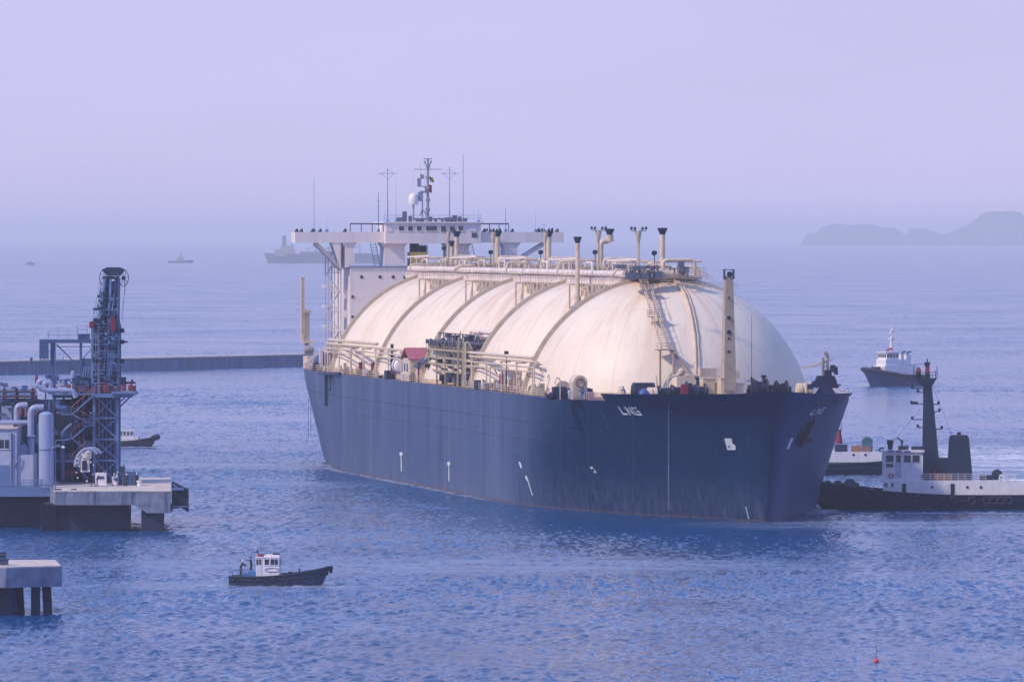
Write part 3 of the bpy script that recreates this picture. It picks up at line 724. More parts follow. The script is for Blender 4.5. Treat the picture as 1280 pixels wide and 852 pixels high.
# ---- trestle with the main lines over the tank crowns
TS = 5.0; T0, T1 = 73, 261
mb = MB(); mb.tube((T0, TS + .6, 35.85), (T1, TS + .6, 35.85), .47, n=14)
for k in range(60): 
    t = T0 + 1.5 + k * (T1 - T0 - 3) / 59; mb.tube((t, TS + .6, 35.85), (t + .22, TS + .6, 35.85), .53, n=14)
mb.build('main_pipe', pipewhite, ship)
mb = MB(); mb.cut(); mb.tube((T0 + 3, TS - .8, 35.6), (T1, TS - .8, 35.6), .3, n=10); mb.cut(); mb.tube((T0 + 3, TS - 1.8, 35.6), (T1, TS - 1.8, 35.6), .22, n=8)
mb.each('cargo_line', pipewhite, ship)
mb = MB(); rnd = random.Random(17)      # valves, small risers and railings along the trestle
k = T0 + 3
while k < T1 - 2:
    mb.tube((k, TS - .2, 35.2), (k, TS - .2, 36.6 + rnd.uniform(0, .8)), .09, n=5)
    if rnd.random() < .6: mb.box((k + 1, TS - rnd.uniform(0, 3), 36.3), (rnd.uniform(.4, 1.2), rnd.uniform(.3, .7), rnd.uniform(.4, .9)))
    if rnd.random() < .5: mb.torus((k, TS - .2, 36.9), .3, .06, 'Z', 8, 4)
    k += rnd.uniform(1.6, 3)
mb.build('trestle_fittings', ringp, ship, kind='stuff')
mb = MB(); mb.rail([(T0 + 2, TS - 1.4, 36.2), (T1, TS - 1.4, 36.2)], 1.1, 2.4, .045, 2); mb.build('trestle_railing', cream, ship)
for j_ in range(10):
    k = T0 + 8 + j_ * 18.2; mb = MB(); mb.bend([(k, TS + .3, 36.2), (k, TS + .3, 37.5), (k + 8, TS - .3, 37.5), (k + 8, TS - .3, 36.2)], .2, 8); mb.build('expansion_loop', pipewhite if j_ % 2 else cream, ship)
mb = MB()
for s in (TS + 1.2, TS - 2.6):
    mb.cut(); mb.box(((T0 + T1) / 2, s, 34.55), (T1 - T0, .18, .75))
    for z in (34.15, 34.95): mb.box(((T0 + T1) / 2, s, z), (T1 - T0, .42, .08))
    k = T0 + 1
    while k < T1: mb.box((k, s, 34.55), (.16, .5, .7)); k += 2.2
mb.each('trestle_girder', pipewhite, ship); mb = MB()
k = T0 + 1
while k < T1: mb.cut(); mb.box((k, TS - .7, 35.1), (.3, 4.6, .22)); k += 4.4
mb.each('cross_bearer', pipewhite, ship)
mb = MB(); mb.box(((T0 + T1) / 2, TS - 3.4, 35.2), (T1 - T0, 1.2, .08)); mb.rail([(T0, TS - 3.9, 35.25), (T1, TS - 3.9, 35.25)], 1.1, 2.2, .04)
mb.build('catwalk', cream, ship)
for j in range(4):                                   # lattice legs down into the valleys
    tm = (TC[j] + TC[j + 1]) / 2
    mb = MB()
    for dt in (-13, -8.5, -4.5, -1.5, 1.5, 4.5, 8.5, 13):
        tt = tm + dt; near = TC[j] if dt < 0 else TC[j + 1]
        for s in (TS + 1.2, TS - 2.6):
            zb = ZC + math.sqrt(max(RD ** 2 - (tt - near) ** 2 - s * s, 1)) - .2
            mb.cut(); mb.bar((tt, s, zb), (tt, s, 34.2), .30)
        mb.cut(); mb.bar((tt, TS + 1.2, 34.1), (tt, TS - 2.6, zb + .3), .2)
    for dt, so in ((-12, 8.6), (-7, 8.6), (-2, 8.6), (5, 8.6), (11, 8.6)):
        tt = tm + dt; near = TC[j] if dt < 0 else TC[j + 1]; zb = ZC + math.sqrt(max(RD ** 2 - (tt - near) ** 2 - so * so, 1)) - .2
        mb.cut(); mb.bar((tt, so, zb), (tt, so, 34.1), .24); mb.cut(); mb.bar((tt, so, 34.0), (tt, TS + 1.3, 34.1), .2)
        if dt < 11: mb.cut(); mb.bar((tt, so, 34.0), (tt + 5, so, zb + .8), .13)
    for a, b in ((-13, -8.5), (-8.5, -4.5), (4.5, 8.5), (8.5, 13)):
        near = TC[j] if a < 0 else TC[j + 1]
        zb = ZC + math.sqrt(max(RD ** 2 - (tm + b - near) ** 2 - TS * TS, 1))
        za = ZC + math.sqrt(max(RD ** 2 - (tm + a - near) ** 2 - TS * TS, 1))
        mb.cut(); mb.bar((tm + a, TS + 1.2, 34.1), (tm + b, TS + 1.2, zb + .4), .2); mb.cut(); mb.bar((tm + a, TS + 1.2, za + .4), (tm + b, TS + 1.2, 34.1), .2)
    mb.each('trestle_leg', cream, ship)

# ---- crown clusters: platform, loops, valves
for i, t in enumerate(TC):
    rnd = random.Random(i + 3)
    mb = MB(); zt = 35.55
    mb.box((t + 1, .5, zt), (13, 11, .25)); mb.box((t + 1, .5, zt - .35), (12, 10, .3))
    mb.rail([(t - 5.5, 6, zt + .12), (t - 5.5, -5, zt + .12), (t + 7.5, -5, zt + .12), (t + 7.5, 6, zt + .12)], 1.1, 1.4, .05)
    mb.lathe([(4.2, 34.2), (4.2, 35.3), (0.01, 35.4)], (t, 0, 0), 24)
    mb.build('crown_platform', cream, ship)
    mb = MB()
    for k in range(5):
        mb.cut()
        s0 = -4.4 + k * 2.3 + rnd.uniform(-.3, .3); L_ = rnd.uniform(3.0, 7.5); hh = rnd.uniform(.9, 2.3); rr = rnd.uniform(.16, .34)
        tt = t - 4.5 + rnd.uniform(0, 4)
        if k % 2: mb.bend([(tt, s0, zt), (tt, s0, zt + hh), (tt + L_, s0, zt + hh), (tt + L_, s0, zt)], rr, 8)
        else: mb.bend([(tt, s0, zt), (tt, s0, zt + hh), (tt, s0 + rnd.uniform(2, 4), zt + hh), (tt, s0 + 4, zt)], rr, 8)
    mb.cut(); mb.bend([(t - 4.8, -3.4, zt), (t - 4.8, -3.4, zt + 2.5), (t - 4.8, 1.6, zt + 2.5), (t - 4.8, 1.6, zt)], .3, 10)
    mb.cut(); mb.tube((t + 2, -6, zt + 2.3), (t + 2, 7, zt + 2.2), .22, n=8)
    mb.each('crown_pipe', cream, ship)
    mb = MB(); mb.tube((t - 3, TS + .2, zt + 2.6), (t + 20, TS + .2, zt + 2.3), .2, n=8)
    for q in (4, 10, 16): mb.tube((t + q, TS + .2, 35.3), (t + q, TS + .2, zt + 2.4), .08, n=5)
    mb.build('overhead_line', pipewhite, ship)
    mb = MB()
    for k in range(16):
        x, y = t + rnd.uniform(-4.5, 6.5), rnd.uniform(-4.6, 5.2)
        h_ = rnd.uniform(.5, 1.5)
        if k % 3 == 0: mb.box((x, y, zt + h_ / 2 + .1), (rnd.uniform(.5, 1.2), rnd.uniform(.5, 1.3), h_))
        elif k % 3 == 1:
            mb.tube((x, y, zt), (x, y, zt + h_), .12, n=6); mb.torus((x, y, zt + h_), .3, .06, 'Z', 10, 4)
        else: mb.lathe([(.35, 0), (.42, .3), (.3, h_ * .7), (.05, h_ * .8)], (x, y, zt + .1), 10)
    mb.build('valve_cluster', mat('valve_grey_%d' % i, (.06 + .02 * i, .08 + .01 * i, .13), .5, var=.5, scale=1.2) if i < 1 else MATS['valve_grey_0'], ship, kind='stuff')
# ---- vent masts and flood-light masts
def vent(px, ty, t, by=None, r=.42):
    a = SP(px, ty, t); mb = MB()
    z0 = 35.2 if by is None else SP(px, by, t).z
    mb.tube((a.x, a.y, z0), (a.x, a.y, a.z - 1.0), r, n=12); mb.tube((a.x, a.y, z0), (a.x, a.y, z0 + 1.1), r * 1.5, n=12)
    o = mb.build('vent_mast', cream, ship)
    mb = MB(); mb.lathe([(r * 1.05, -1.0), (r * 1.15, -.8), (r * 1.9, -.1), (r * 1.9, 0), (.02, .05)], tuple(a), 14); mb.build('vent_cap', dark, o)
def flood(px, ty, t, r=.2):
    a = SP(px, ty, t); mb = MB(); mb.tube((a.x, a.y, 35.3), (a.x, a.y, a.z - 2.2), r, r * .9, n=8)
    mb.lathe([(r, -2.2), (r * 1.6, -1.6), (r * 2.6, -.35), (r * 2.6, -.2)], tuple(a), 10)
    mb.ladder((a.x - .3, a.y + .1, 35.5), (a.x - .3, a.y + .1, a.z - .6), .45, (0, 1, 0), .5, .03)
    o = mb.build('light_mast', cream, ship)
    mb = MB(); mb.box((a.x, a.y, a.z - .25), (.5, 2.4, .1))
    for k in (-1.15, -.6, .6, 1.15): mb.lathe([(.1, .2), (.22, -.06), (.22, -.2)], (a.x - .25, a.y + k, a.z + .12 + abs(k) * .1), 8); mb.box((a.x, a.y + k, a.z - .05 + abs(k) * .1), (.3, .3, .25))
    mb.build('flood_light', dark, o)
flood(560, 288.5, 243); vent(571, 289, 247); vent(564.5, 301, 236, r=.3)
flood(616.5, 288.5, 199); vent(622, 288.5, 203)
flood(681.5, 288, 155); vent(686, 288.5, 159)
flood(748, 286, 110); vent(762, 286, 114, 302); vent(722, 296, 95, 378, .36)
flood(798, 286.5, 64); vent(828, 285, 70)
mb = MB(); a = SP(762, 301.5, 114); b = SP(751, 301.5, 114); 
mb.bend([tuple(a + Vector((0, 0, 1.2))), tuple(a), tuple(b), (b.x, b.y, 35.2)], .42, 12); mb.build('vent_bend', cream, ship)
# spot lamps on short posts
for px, py, t in ((613.5, 316, 190), (676, 316, 146), (744, 316, 102), (818, 317, 60), (555, 311, 236)):
    a = SP(px, py, t); mb = MB(); mb.tube((a.x, a.y, 35.3), tuple(a), .07, n=6); mb.box((a.x, a.y, a.z + .15), (.6, .7, .5)); mb.lathe([(.3, 0), (.42, .5)], (a.x - .2, a.y, a.z + .1), 8, 'X'); mb.build('spot_lamp', dark, ship)
# bow end of the trestle on cover one: header tank, walkway and platform
a = SP(827, 343, 60); b = SP(857, 342, 60)
mb = MB(); mb.tube(tuple(a), tuple(b), .62, n=14); mb.tube(a.lerp(b, .55), a.lerp(b, .6), .68, n=14); mb.build('header_drum', cream, ship)
mb = MB()
for (px, py, w, hh, d) in ((818, 344, 2.2, 1.1, 2), (805, 345, 2.8, 1.0, 2), (790, 345, 1.8, 1.1, 2), (851, 333, .9, 1.6, 1), (858, 337, .6, .9, 1), (812, 334, 2.5, .5, 2), (795, 335, 1.2, .7, 1), (775, 333, 1.6, .6, 2)):
    c = SP(px, py, 59); mb.box(tuple(c), (d, w, hh))
for k in range(14):
    c = SP(788 + k * 5.5, 338 + (k * 37 % 9), 58 + (k * 13 % 5)); mb.tube((c.x, c.y, c.z - .5), (c.x, c.y, c.z + .5), .1 + .05 * (k % 3), n=6); mb.torus((c.x, c.y, c.z + .5), .28, .06, 'Z', 8, 4)
mb.build('crown_manifold', mat('crown_grey', (.10, .12, .17), .5, var=.6, scale=1.5, dirt=(.3, .26, .24), dirt_amt=.8), ship, kind='stuff')
mb = MB()
q = [SP(x, y, 58) for x, y in ((868, 345), (876, 347), (884, 350), (890, 353))]
for a, b in zip(q, q[1:]): mb.rail([tuple(a), tuple(b)], .9, .7, .05, 2)
mb.rail([tuple(SP(866, 340, 60)), tuple(SP(882, 340, 60))], .7, 1, .06, 1)
a = SP(873, 335, 60); mb.tube((a.x, a.y, a.z - 1.2), tuple(a), .08, n=5); mb.bar(tuple(a + Vector((0, .8, -.5))), tuple(a + Vector((0, -.8, -.5))), .12)
mb.rail([(49, 5, 34.0), (49, -7, 33.4)], 1., 1.1, .05)
mb.build('crown_railing', cream, ship, kind='stuff')
# ---- starboard deck: pipe rack, rails, machinery
PS = 21.7
for (ta, tb) in ((62, 118), (176, 256)):
    mb = MB()
    for z, s, r in ((22.3, PS, .2), (21.5, PS + .5, .15), (20.8, PS + .5, .12)):
        mb.cut(); mb.tube((ta, s, z), (tb, s, z), r, n=8)
    mb.each('deck_pipe', cream, ship)
    mb = MB(); k = ta + 1
    while k < tb:
        mb.cut(); mb.tube((k, PS + .6, DK), (k, PS + .6, 22.1), .13, n=6); mb.box((k, PS, 21.95), (.25, 1.8, .2)); k += 12.5
    mb.each('pipe_rack_post', cream, ship)
mb = MB(); mb.bend([(118, PS, 22.9), (114, PS, 22.9), (66, PS, 22.9)], .27, 10); mb.build('foam_main', cream, ship)
mb = MB(); mb.tube((206, PS - .4, 22.95), (256, PS - .4, 22.95), .27, n=10); mb.build('foam_main', cream, ship)
mb = MB()
for (tt, zt) in ((60, 22), (84, 21), (117, 24.5), (96, 21), (175, 21.4), (226, 22), (244, 22)):
    mb.cut(); mb.bend([(tt, PS + .9, DK), (tt, PS + .9, zt), (tt + .9, PS + .3, zt + .2), (tt + 1.2, PS - .5, zt - 1.2)], .12, 6)
mb.each('air_pipe', cream, ship)
def side_rail(ta, tb, step=1.6):
    mb = MB(); N = max(2, int((tb - ta) / 6)); pts = []
    for i in range(N + 1):
        t = ta + (tb - ta) * i / N; pts.append((t, bh(t, DK) - .15, DK))
    return mb.rail(pts, 1.15, step, .045, 3)
side_rail(30, 58).build('railing', cream, ship)
side_rail(58, 118).build('railing', cream, ship)
side_rail(150, 178).build('railing', cream, ship); side_rail(196, 262).build('railing', cream, ship); side_rail(262, 290).build('railing', cream, ship)
mb = MB(); N = 40; mb.rail([(t, -bh(t, DK) + .15, DK) for t in np.linspace(30, 288, N)], 1.1, 3, .045, 3); mb.build('railing', cream, ship)
mb = MB(); tt = 52
for tt in (105, 187, 262):
    s = bh(tt, DK); mb.cut(); mb.box((tt, s - .3, DK + .75), (2.2, .8, 1.5))
mb.each('fairlead_block', dark, ship)
# manifold platform amidships
mb = MB(); ta, tb = 119, 158
mb.box(((ta + tb) / 2, 17.5, 22.9), (tb - ta, 8, .3))
for t in np.linspace(ta + .5, tb - .5, 6):
    for s in (14, 21.2): mb.bar((t, s, DK), (t, s, 22.8), .24)
mb.rail([(ta, 21.4, 23.05), (tb, 21.4, 23.05)], 1.1, 1.5, .05); mb.rail([(tb, 21.4, 23.05), (tb, 14, 23.05)], 1.1, 1.2, .05)
for z in (19.4, 20.5, 21.6): mb.box(((ta + tb) / 2, 21.1, z), (tb - ta, .25, .35))
mb.bar((124, 21.6, 25.2), (121, 22.2, DK), .28); mb.bar((128, 21.6, 25.2), (126, 22.2, DK), .28)
mb.build('manifold_platform', mat('manifold_cream', (.42, .35, .24), .55, dirt=(.25, .2, .13), dirt_amt=.7, scale=2), ship)
mb = MB(); rnd = random.Random(5)
for k in range(11):
    mb.cut(); t = 121.5 + k * 3.4; r = .34 if k % 2 else .26
    mb.tube((t, 13, 24.2), (t, 21.8, 24.2), r, n=12); mb.tube((t, 21.6, 24.2), (t, 22.0, 24.2), r * 1.5, n=12); mb.tube((t, 18, 24.2), (t, 18.5, 24.2), r * 1.5, n=12)
    mb.tube((t, 19.6, 24.2), (t, 19.6, 25.7), .12, n=6); mb.torus((t, 19.6, 25.6), .42, .07, 'Z', 10, 4)
    mb.box((t + 1.4, 20.5, 23.7), (.7, 1.5, 1.0))
mb.each('manifold_flange', mat('flange_grey', (.12, .12, .17), .5, var=.5, dirt=(.22, .16, .14), dirt_amt=.8, scale=2), ship)
mb = MB()
for k in range(40): 
    t = rnd.uniform(120, 157); s = rnd.uniform(14, 21); z = rnd.uniform(23.2, 25.2); mb.box((t, s, z), (rnd.uniform(.4, 1.4), rnd.uniform(.4, 1.2), rnd.uniform(.3, 1.2)))
for z in (18, 18.9): mb.box((134, 19, z), (22, 3, .7))
for k in range(46): t = rnd.uniform(119, 158); mb.box((t, rnd.uniform(18.5, 21.6), DK + rnd.uniform(.3, 4.6)), (rnd.uniform(.5, 2.4), rnd.uniform(.3, 1.1), rnd.uniform(.2, 1.1)))
mb.build('manifold_fittings', dark, ship, kind='stuff')
mb = MB(); mb.cut(); mb.tube((118, 15.5, 25.9), (150, 15.5, 25.9), .38, n=10); mb.cut(); mb.tube((119, 16.8, 25.3), (156, 16.8, 25.3), .25, n=8); mb.each('manifold_header', pipewhite, ship)
mb = MB()
for k in range(12): mb.cut(); mb.tube((120 + k * 3.2, 16 + (k % 3), 23), (120 + k * 3.2, 16 + (k % 3), 26.0), .07, n=6)
mb.each('manifold_stand', mat('stand_brown', (.22, .12, .12), .6), ship)
# red-roofed deck house and dark gabled shelter
def gable(t0, t1, s0, s1, z0, z1, zr, wall, roof, nm, ridge_along_t=True):
    o = None
    mb = MB(); mb.bx((t0, s0, z0), (t1, s1, z1))
    if ridge_along_t:
        sm = (s0 + s1) / 2
        mb.prism([(t0, s0, z1), (t0, s1, z1), (t0, sm, zr - .1)], (0, 0, 0), (t1 - t0, 0, 0))
    o = mb.build(nm, wall, ship, smooth=False)
    mb = MB(); ov = .35
    if ridge_along_t:
        sm = (s0 + s1) / 2
        for s in (s0 - ov, s1 + ov):
            mb.prism([(t0 - ov, s, z1 - .25), (t0 - ov, sm, zr), (t0 - ov, sm, zr + .18), (t0 - ov, s, z1 - .07)], (0, 0, 0), (t1 - t0 + 2 * ov, 0, 0))
    else:
        tm = (t0 + t1) / 2
        for t in (t0 - ov, t1 + ov):
            mb.prism([(t, s0 - ov, z1 - .25), (tm, s0 - ov, zr), (tm, s0 - ov, zr + .18), (t, s0 - ov, z1 - .07)], (0, 0, 0), (0, s1 - s0 + 2 * ov, 0))
    mb.build('roof', roof, o, smooth=False)
    return o
g = gable(167, 174, 18.5, 22.6, DK, 21.1, 22.7, cream, roofred, 'deck_hut', False)
mb = MB(); mb.bx((166.9, 19.0, DK), (167, 20, DK + 2)); mb.build('door', bluep, g, smooth=False)
mb = MB(); mb.cut(); mb.bx((169, 22.6, 18.9), (170.2, 22.66, 20.2)); mb.cut(); mb.bx((171.5, 22.6, 18.9), (172.7, 22.66, 20.2)); mb.each('window', glass, g, smooth=False)
g = gable(158.5, 163, 18.6, 22.4, DK, 20.0, 21.6, cream, mat('roof_dark', (.04, .06, .12), .6), 'gabled_shelter')
mb = MB(); mb.bx((158.4, 19.9, DK), (158.5, 20.9, DK + 2.1)); mb.build('door', redp, g, smooth=False)
# white reel drum
c = SS(501, 457, 21.2)
mb = MB(); mb.lathe([(.3, -1.7), (1.1, -1.5), (1.5, -.9), (1.55, 0), (1.5, .9), (1.1, 1.5), (.3, 1.7)], tuple(c), 20, 'X'); mb.build('white_drum', whitep, ship)
mb = MB(); mb.torus((c.x - .9, c.y, c.z), 1.53, .07, 'X'); mb.torus((c.x + .9, c.y, c.z), 1.53, .07, 'X')
for s in (-.9, .9): mb.bar((c.x, c.y + s, DK), (c.x, c.y + s, c.z - .9), .25)
mb.build('drum_cradle', steeld, ship)
# red hydrant boxes and small gear along the rail
def gear(px, py, w, d, hh, m, s=21.6, nm='deck_locker'):
    c = SS(px, py, s); mb = MB(); mb.box((c.x, c.y, DK + hh / 2), (d, w, hh)); mb.box((c.x, c.y, DK + hh + .05), (d + .15, w + .15, .1))
    mb.tube((c.x, c.y, DK + hh), (c.x, c.y, DK + hh + .4), .1, n=6); mb.build(nm, m, ship)
gear(452, 464, .9, 1.0, 2.2, redp, 21.5, 'fire_locker'); gear(467, 466, .8, 1.0, 2.3, redp, 21.5, 'fire_locker'); gear(490, 470, 1.0, 1.4, 1.0, mat('pink_locker', (.5, .12, .2), .6), 22, 'deck_locker')
gear(524, 470, .5, .6, 3.2, redp, 22.4, 'fire_locker'); gear(628, 480, .8, 1.2, 2.6, redp, 21.0, 'fire_locker')
gear(516, 473, .9, 1.5, 1.1, dark, 22.2, 'deck_locker'); gear(612, 490, 1.2, 1.4, 1.1, dark, 22.3, 'deck_locker'); gear(508, 472, 1.6, 2, 1.2, whitep, 22.0, 'deck_locker')
c = SS(490, 445, 21.6); mb = MB(); mb.tube((c.x, c.y, DK), (c.x, c.y, 23.2), .28, n=8); mb.build('lamp_post', dark, ship)
c = SS(633, 449, 21.6); mb = MB(); mb.tube((c.x, c.y, DK), (c.x, c.y, 23.4), .1, n=8); mb.box((c.x, c.y, 23.4), (.6, .6, .5)); mb.build('lamp_post', dark, ship)
mb = MB()
for px in (640, 645, 650):
    c = SS(px, 480, 20.5); mb.cut(); mb.lathe([(.25, 0), (.25, 2.6), (.35, 2.8), (.3, 3.4), (.05, 3.5)], (c.x, c.y, DK), 10)
mb.each('mushroom_vent', cream, ship)
# pilot boom, accommodation-ladder gear near the stern
mb = MB(); c = SS(415, 465, 22.8); mb.bar((c.x - 12, c.y + .6, DK + .1), (c.x + 6, c.y + 1.2, DK - .2), .5); mb.bar((c.x, c.y + .4, DK), (c.x - 6, c.y + 1.3, DK - 3), .3); mb.box((c.x + 3, c.y + .5, DK - 3), (.9, .7, 6)); mb.build('gangway_gear', steeld, ship)

rnd = random.Random(31)
for m_, lo, hi, nn_ in ((dark, .3, 1.0, 40), (ringp, .4, 1.9, 46), (redp, .3, .9, 9), (whitep, .3, 1.1, 22)):
    mb = MB()
    for k in range(nn_):
        t = rnd.choice((rnd.uniform(60, 118), rnd.uniform(176, 284))); hh = rnd.uniform(lo, hi); s_ = min(22.2, bh(t, DK) - .8) - rnd.uniform(0, .8)
        if k % 2: mb.box((t, s_, DK + hh / 2), (rnd.uniform(.4, 1.6), rnd.uniform(.3, .8), hh))
        else: mb.tube((t, s_, DK), (t, s_, DK + hh + .3), rnd.uniform(.08, .28), n=6)
    mb.build('walkway_gear', m_, ship, kind='stuff')
# ---- superstructure
T2 = 266.0
house = MB(); house.bx((T2, -15.7, DK), (285, 15.7, 36.0)); house = house.build('accommodation_block', housep, ship, smooth=False)
mb = MB(); mb.bx((T2 - .25, -15.9, 36.0), (285.2, 15.9, 36.22)); mb.build('deck_edge', steell, house, smooth=False)
for px, py in ((452, 346), (475, 346), (491.5, 346), (441, 371), (441, 396), (506, 346.5)):
    c = SP(px, py, T2); mb = MB(); mb.lathe([(.02, -.06), (.28, -.06), (.34, .1)], (T2 - .05, c.y, c.z), 12, 'X'); mb.build('porthole', glass, house)
# pillars carrying the bridge
def pil(px0, px1, y0=332.5, y1=302, t=T2 + .2, dp=4, nm='bridge_pillar'):
    a = SP(px0, y0, t); b = SP(px1, y1, t); mb = MB(); mb.bx((t, min(a.y, b.y), 36.0), (t + dp, max(a.y, b.y), 40.6))
    # haunch brackets
    for s, sg in ((a.y, 1), (b.y, -1)):
        mb.prism([(t, s, 40.6), (t, s + sg * .7, 40.6), (t, s, 39.7)], (0, 0, 0), (dp, 0, 0))
    return mb.build(nm, housep, ship, smooth=False)
pil(431, 443); pil(480, 506); pil(559, 586); pil(631, 647)
WS0 = SP(369, 300, T2).y; WS1 = SP(704.5, 300, T2).y
zb, zt = 40.5, 42.45
mb = MB(); mb.bx((T2 - .1, WS1, zb), (T2 + 4.5, WS0, zt)); wing = mb.build('bridge_wing_deck', housep, ship, smooth=False)
mb = MB()
a, b = SP(480, 300, T2).y, SP(599, 300, T2).y
wz0, wz1 = 40.35, 44.1
mb.bx((T2 - 1.6, b, wz0), (T2 + 8, a, wz1)); wh = mb.build('wheelhouse', housep, ship, smooth=False)
mb = MB(); mb.bx((T2 - 2.0, b - .4, wz1), (T2 + 8.4, a + .4, wz1 + .22)); mb.build('roof', whitep, wh, smooth=False)
for (x0, x1, g_) in ((498.7, 505, 1), (510, 516, 1), (521, 527, 1), (532.5, 546, 1), (551, 557.5, 1), (562, 568, 1), (573, 579, 1), (484, 489, 0), (588, 594.5, 0)):
    p, q = SP(x0, 282.5, T2 - 1.6), SP(x1, 288.3, T2 - 1.6)
    mb = MB(); mb.bx((T2 - 1.68, q.y, q.z), (T2 - 1.58, p.y, p.z)); w = mb.build('window', glass if g_ else mat('window_bright', (.62, .66, .78), .15), wh, smooth=False)
    mb = MB(); e = .1
    for (y0, z0, y1, z1) in ((q.y - e, q.z - e, p.y + e, q.z), (q.y - e, p.z, p.y + e, p.z + e), (q.y - e, q.z, q.y, p.z), (p.y, q.z, p.y + e, p.z)): mb.bx((T2 - 1.72, y0, z0), (T2 - 1.6, y1, z1))
    mb.build('frame', housep, w, smooth=False)
p = SP(593, 294, T2 - 1.6); mb = MB(); mb.bx((T2 - 1.68, p.y - .5, p.z - .4), (T2 - 1.6, p.y + .5, p.z + .4)); mb.build('window', glass, wh, smooth=False)
# diagonal braces under the wings
for (x0, y0, x1, y1) in ((395, 304, 428, 337), (683, 303, 652, 322)):
    a, b = SP(x0, y0, T2 + 2), SP(x1, y1, T2 + 2); mb = MB(); mb.bar(tuple(a), tuple(b), .62); mb.bar(tuple(a + Vector((2, 0, 0))), tuple(b + Vector((2, 0, 0))), .62); mb.build('wing_brace', housep, ship)
a = SP(421, 302, T2 + 2); mb = MB(); mb.prism([(T2, a.y - .4, 40.6), (T2, a.y + 1.3, 40.6), (T2, a.y - .4, 36)], (0, 0, 0), (3, 0, 0)); mb.build('wing_bracket', housep, ship)
# open rails on the bridge wings
mb = MB()
for x0, x1 in ((438, 479), (600, 636)):
    mb.cut()
    a, b = SP(x0, 290, T2).y, SP(x1, 290, T2).y; mb.rail([(T2 + .1, a, zt), (T2 + .1, b, zt)], 1.5, 2., .09, 1)
    mb.tube((T2 + .1, a, zt + 1.5), (T2 + .1, b, zt + 1.5), .12, n=5)
mb.each('wing_railing', steeld, ship)
mb = MB(); mb.rail([(T2 - 1.8, b_, wz1 + .2) for b_ in (SP(478, 278, T2).y, SP(599, 278, T2).y)], 1.2, 2.5, .04, 2); mb.build('roof_railing', steell, ship)
# gear on the wings: lamps and seated searchlights
for px, py in ((370.5, 286), (376.5, 288.5), (390.5, 288.5), (400, 287.5), (431, 288.5), (616, 286), (640, 288), (673, 288), (696, 286), (605, 284)):
    c = SP(px, py + 2.5, T2 + 1); mb = MB(); mb.box((c.x, c.y, zt + .12), (.5, .7, .25)); mb.lathe([(.12, -.3), (.22, -.2), (.22, .2), (.1, .3)], (c.x, c.y - .1, zt + .42), 8, 'X'); mb.build('searchlight', dark, ship)
# yellow-cased engine hatch behind
a, b = SP(505, 333, T2 + 7), SP(527, 315, T2 + 7); mb = MB(); mb.bx((T2 + .6, b.y, 36), (T2 + 3.6, a.y, b.z)); o = mb.build('yellow_casing', yellowp, ship, smooth=False)
mb = MB(); c = SP(509, 307, T2 + 7); mb.box((T2 + 2, c.y - .4, b.z + .9), (2, 1.4, 1.8)); mb.box((T2 + 2, c.y - 2, b.z + .6), (1.6, 1.2, 1.2)); mb.rail([(T2 + .7, a.y, b.z), (T2 + .7, b.y, b.z)], 1.4, .6, .05); mb.build('casing_top_gear', dark, o)
# sloping ladders between house top and wings
mb = MB()
for x0, x1 in ((466, 472), (586, 594)):
    a, b = SP(x0, 303, T2 + 5), SP(x1, 332, T2 + 5); mb.cut(); mb.ladder(tuple(a), (a.x, b.y, 36.1), 1.0, (0, 1, 0), .5, .07)
mb.each('inclined_ladder', steell, ship)
# lattice stair tower at the starboard side of the house
mb = MB(); sx0, sx1 = SP(425, 400, T2 + 4).y, SP(409, 400, T2 + 4).y
for s in (sx0, (sx0 + sx1) / 2, sx1):
    for t in (T2 + 3, T2 + 6): mb.tube((t, s, DK), (t, s, 39.5 if s != sx1 else 38.5), .1, n=6)
for k in range(6):
    z = DK + 3.4 + k * 3.6; mb.box((T2 + 4.5, (sx0 + sx1) / 2, z), (3.2, abs(sx1 - sx0), .12)); mb.rail([(T2 + 3, sx0, z), (T2 + 3, sx1, z)], 1, .8, .04)
    mb.ladder((T2 + 3.5, sx0 if k % 2 else sx1, z), (T2 + 5.5, sx1 if k % 2 else sx0, z + 3.5), .6, (1, 0, 0), .5, .05)
mb.build('stair_tower', mat('tower_grey', (.45, .43, .45), .6), ship)
mb = MB()  # white landings of the outside stair
for y_ in (357.5, 382.5, 407.5):
    c = SP(408, y_, T2 + 4); mb.cut(); mb.box(tuple(c), (1.2, 1.3, .5))
c = SP(427, 413.5, T2 + 2); mb.cut(); mb.box(tuple(c), (3, 2.2, .3))
mb.each('white_landing', whitep, ship)

# masts on the wheelhouse roof
def mast(px, y0, y1, r=.07, t=T2 + 2, m=steell, arms=()):
    a = SP(px, y0, t); b = SP(px, y1, t); mb = MB(); z0 = (zt if (px < 478 or px > 600) else wz1)
    mb.tube((a.x, a.y, z0), (a.x, a.y, a.z), r, r * .5, n=6); mb.tube((a.x, a.y, z0), (a.x, a.y, z0 + .5), .3, n=8)
    for (yy, x0, x1) in arms:
        p, q = SP(x0, yy, t), SP(x1, yy, t); mb.tube(tuple(p), tuple(q), .045, n=4)
    return mb.build('antenna', m, ship)
mast(392.6, 224, 290, .06); mast(408.5, 270, 290, .03); mast(473, 241, 278, .11, arms=((251, 471, 475),)); mast(495, 222, 278, .035); 
o = mast(484.5, 210, 278, .1, arms=((217, 472, 497),))
mb = MB()
for X, y0, y1 in ((484.5, 217, 210), (562, 217, 210)):
    mb.cut()
    for sx_ in (-8, 8):
        a, b, c = SP(X, 212, T2 + 2), SP(X + sx_, 217, T2 + 2), SP(X, 224, T2 + 2); mb.tube(tuple(a), tuple(b), .035, n=4); mb.tube(tuple(b), tuple(c), .035, n=4)
mb.each('antenna_spreader', steell, ship)
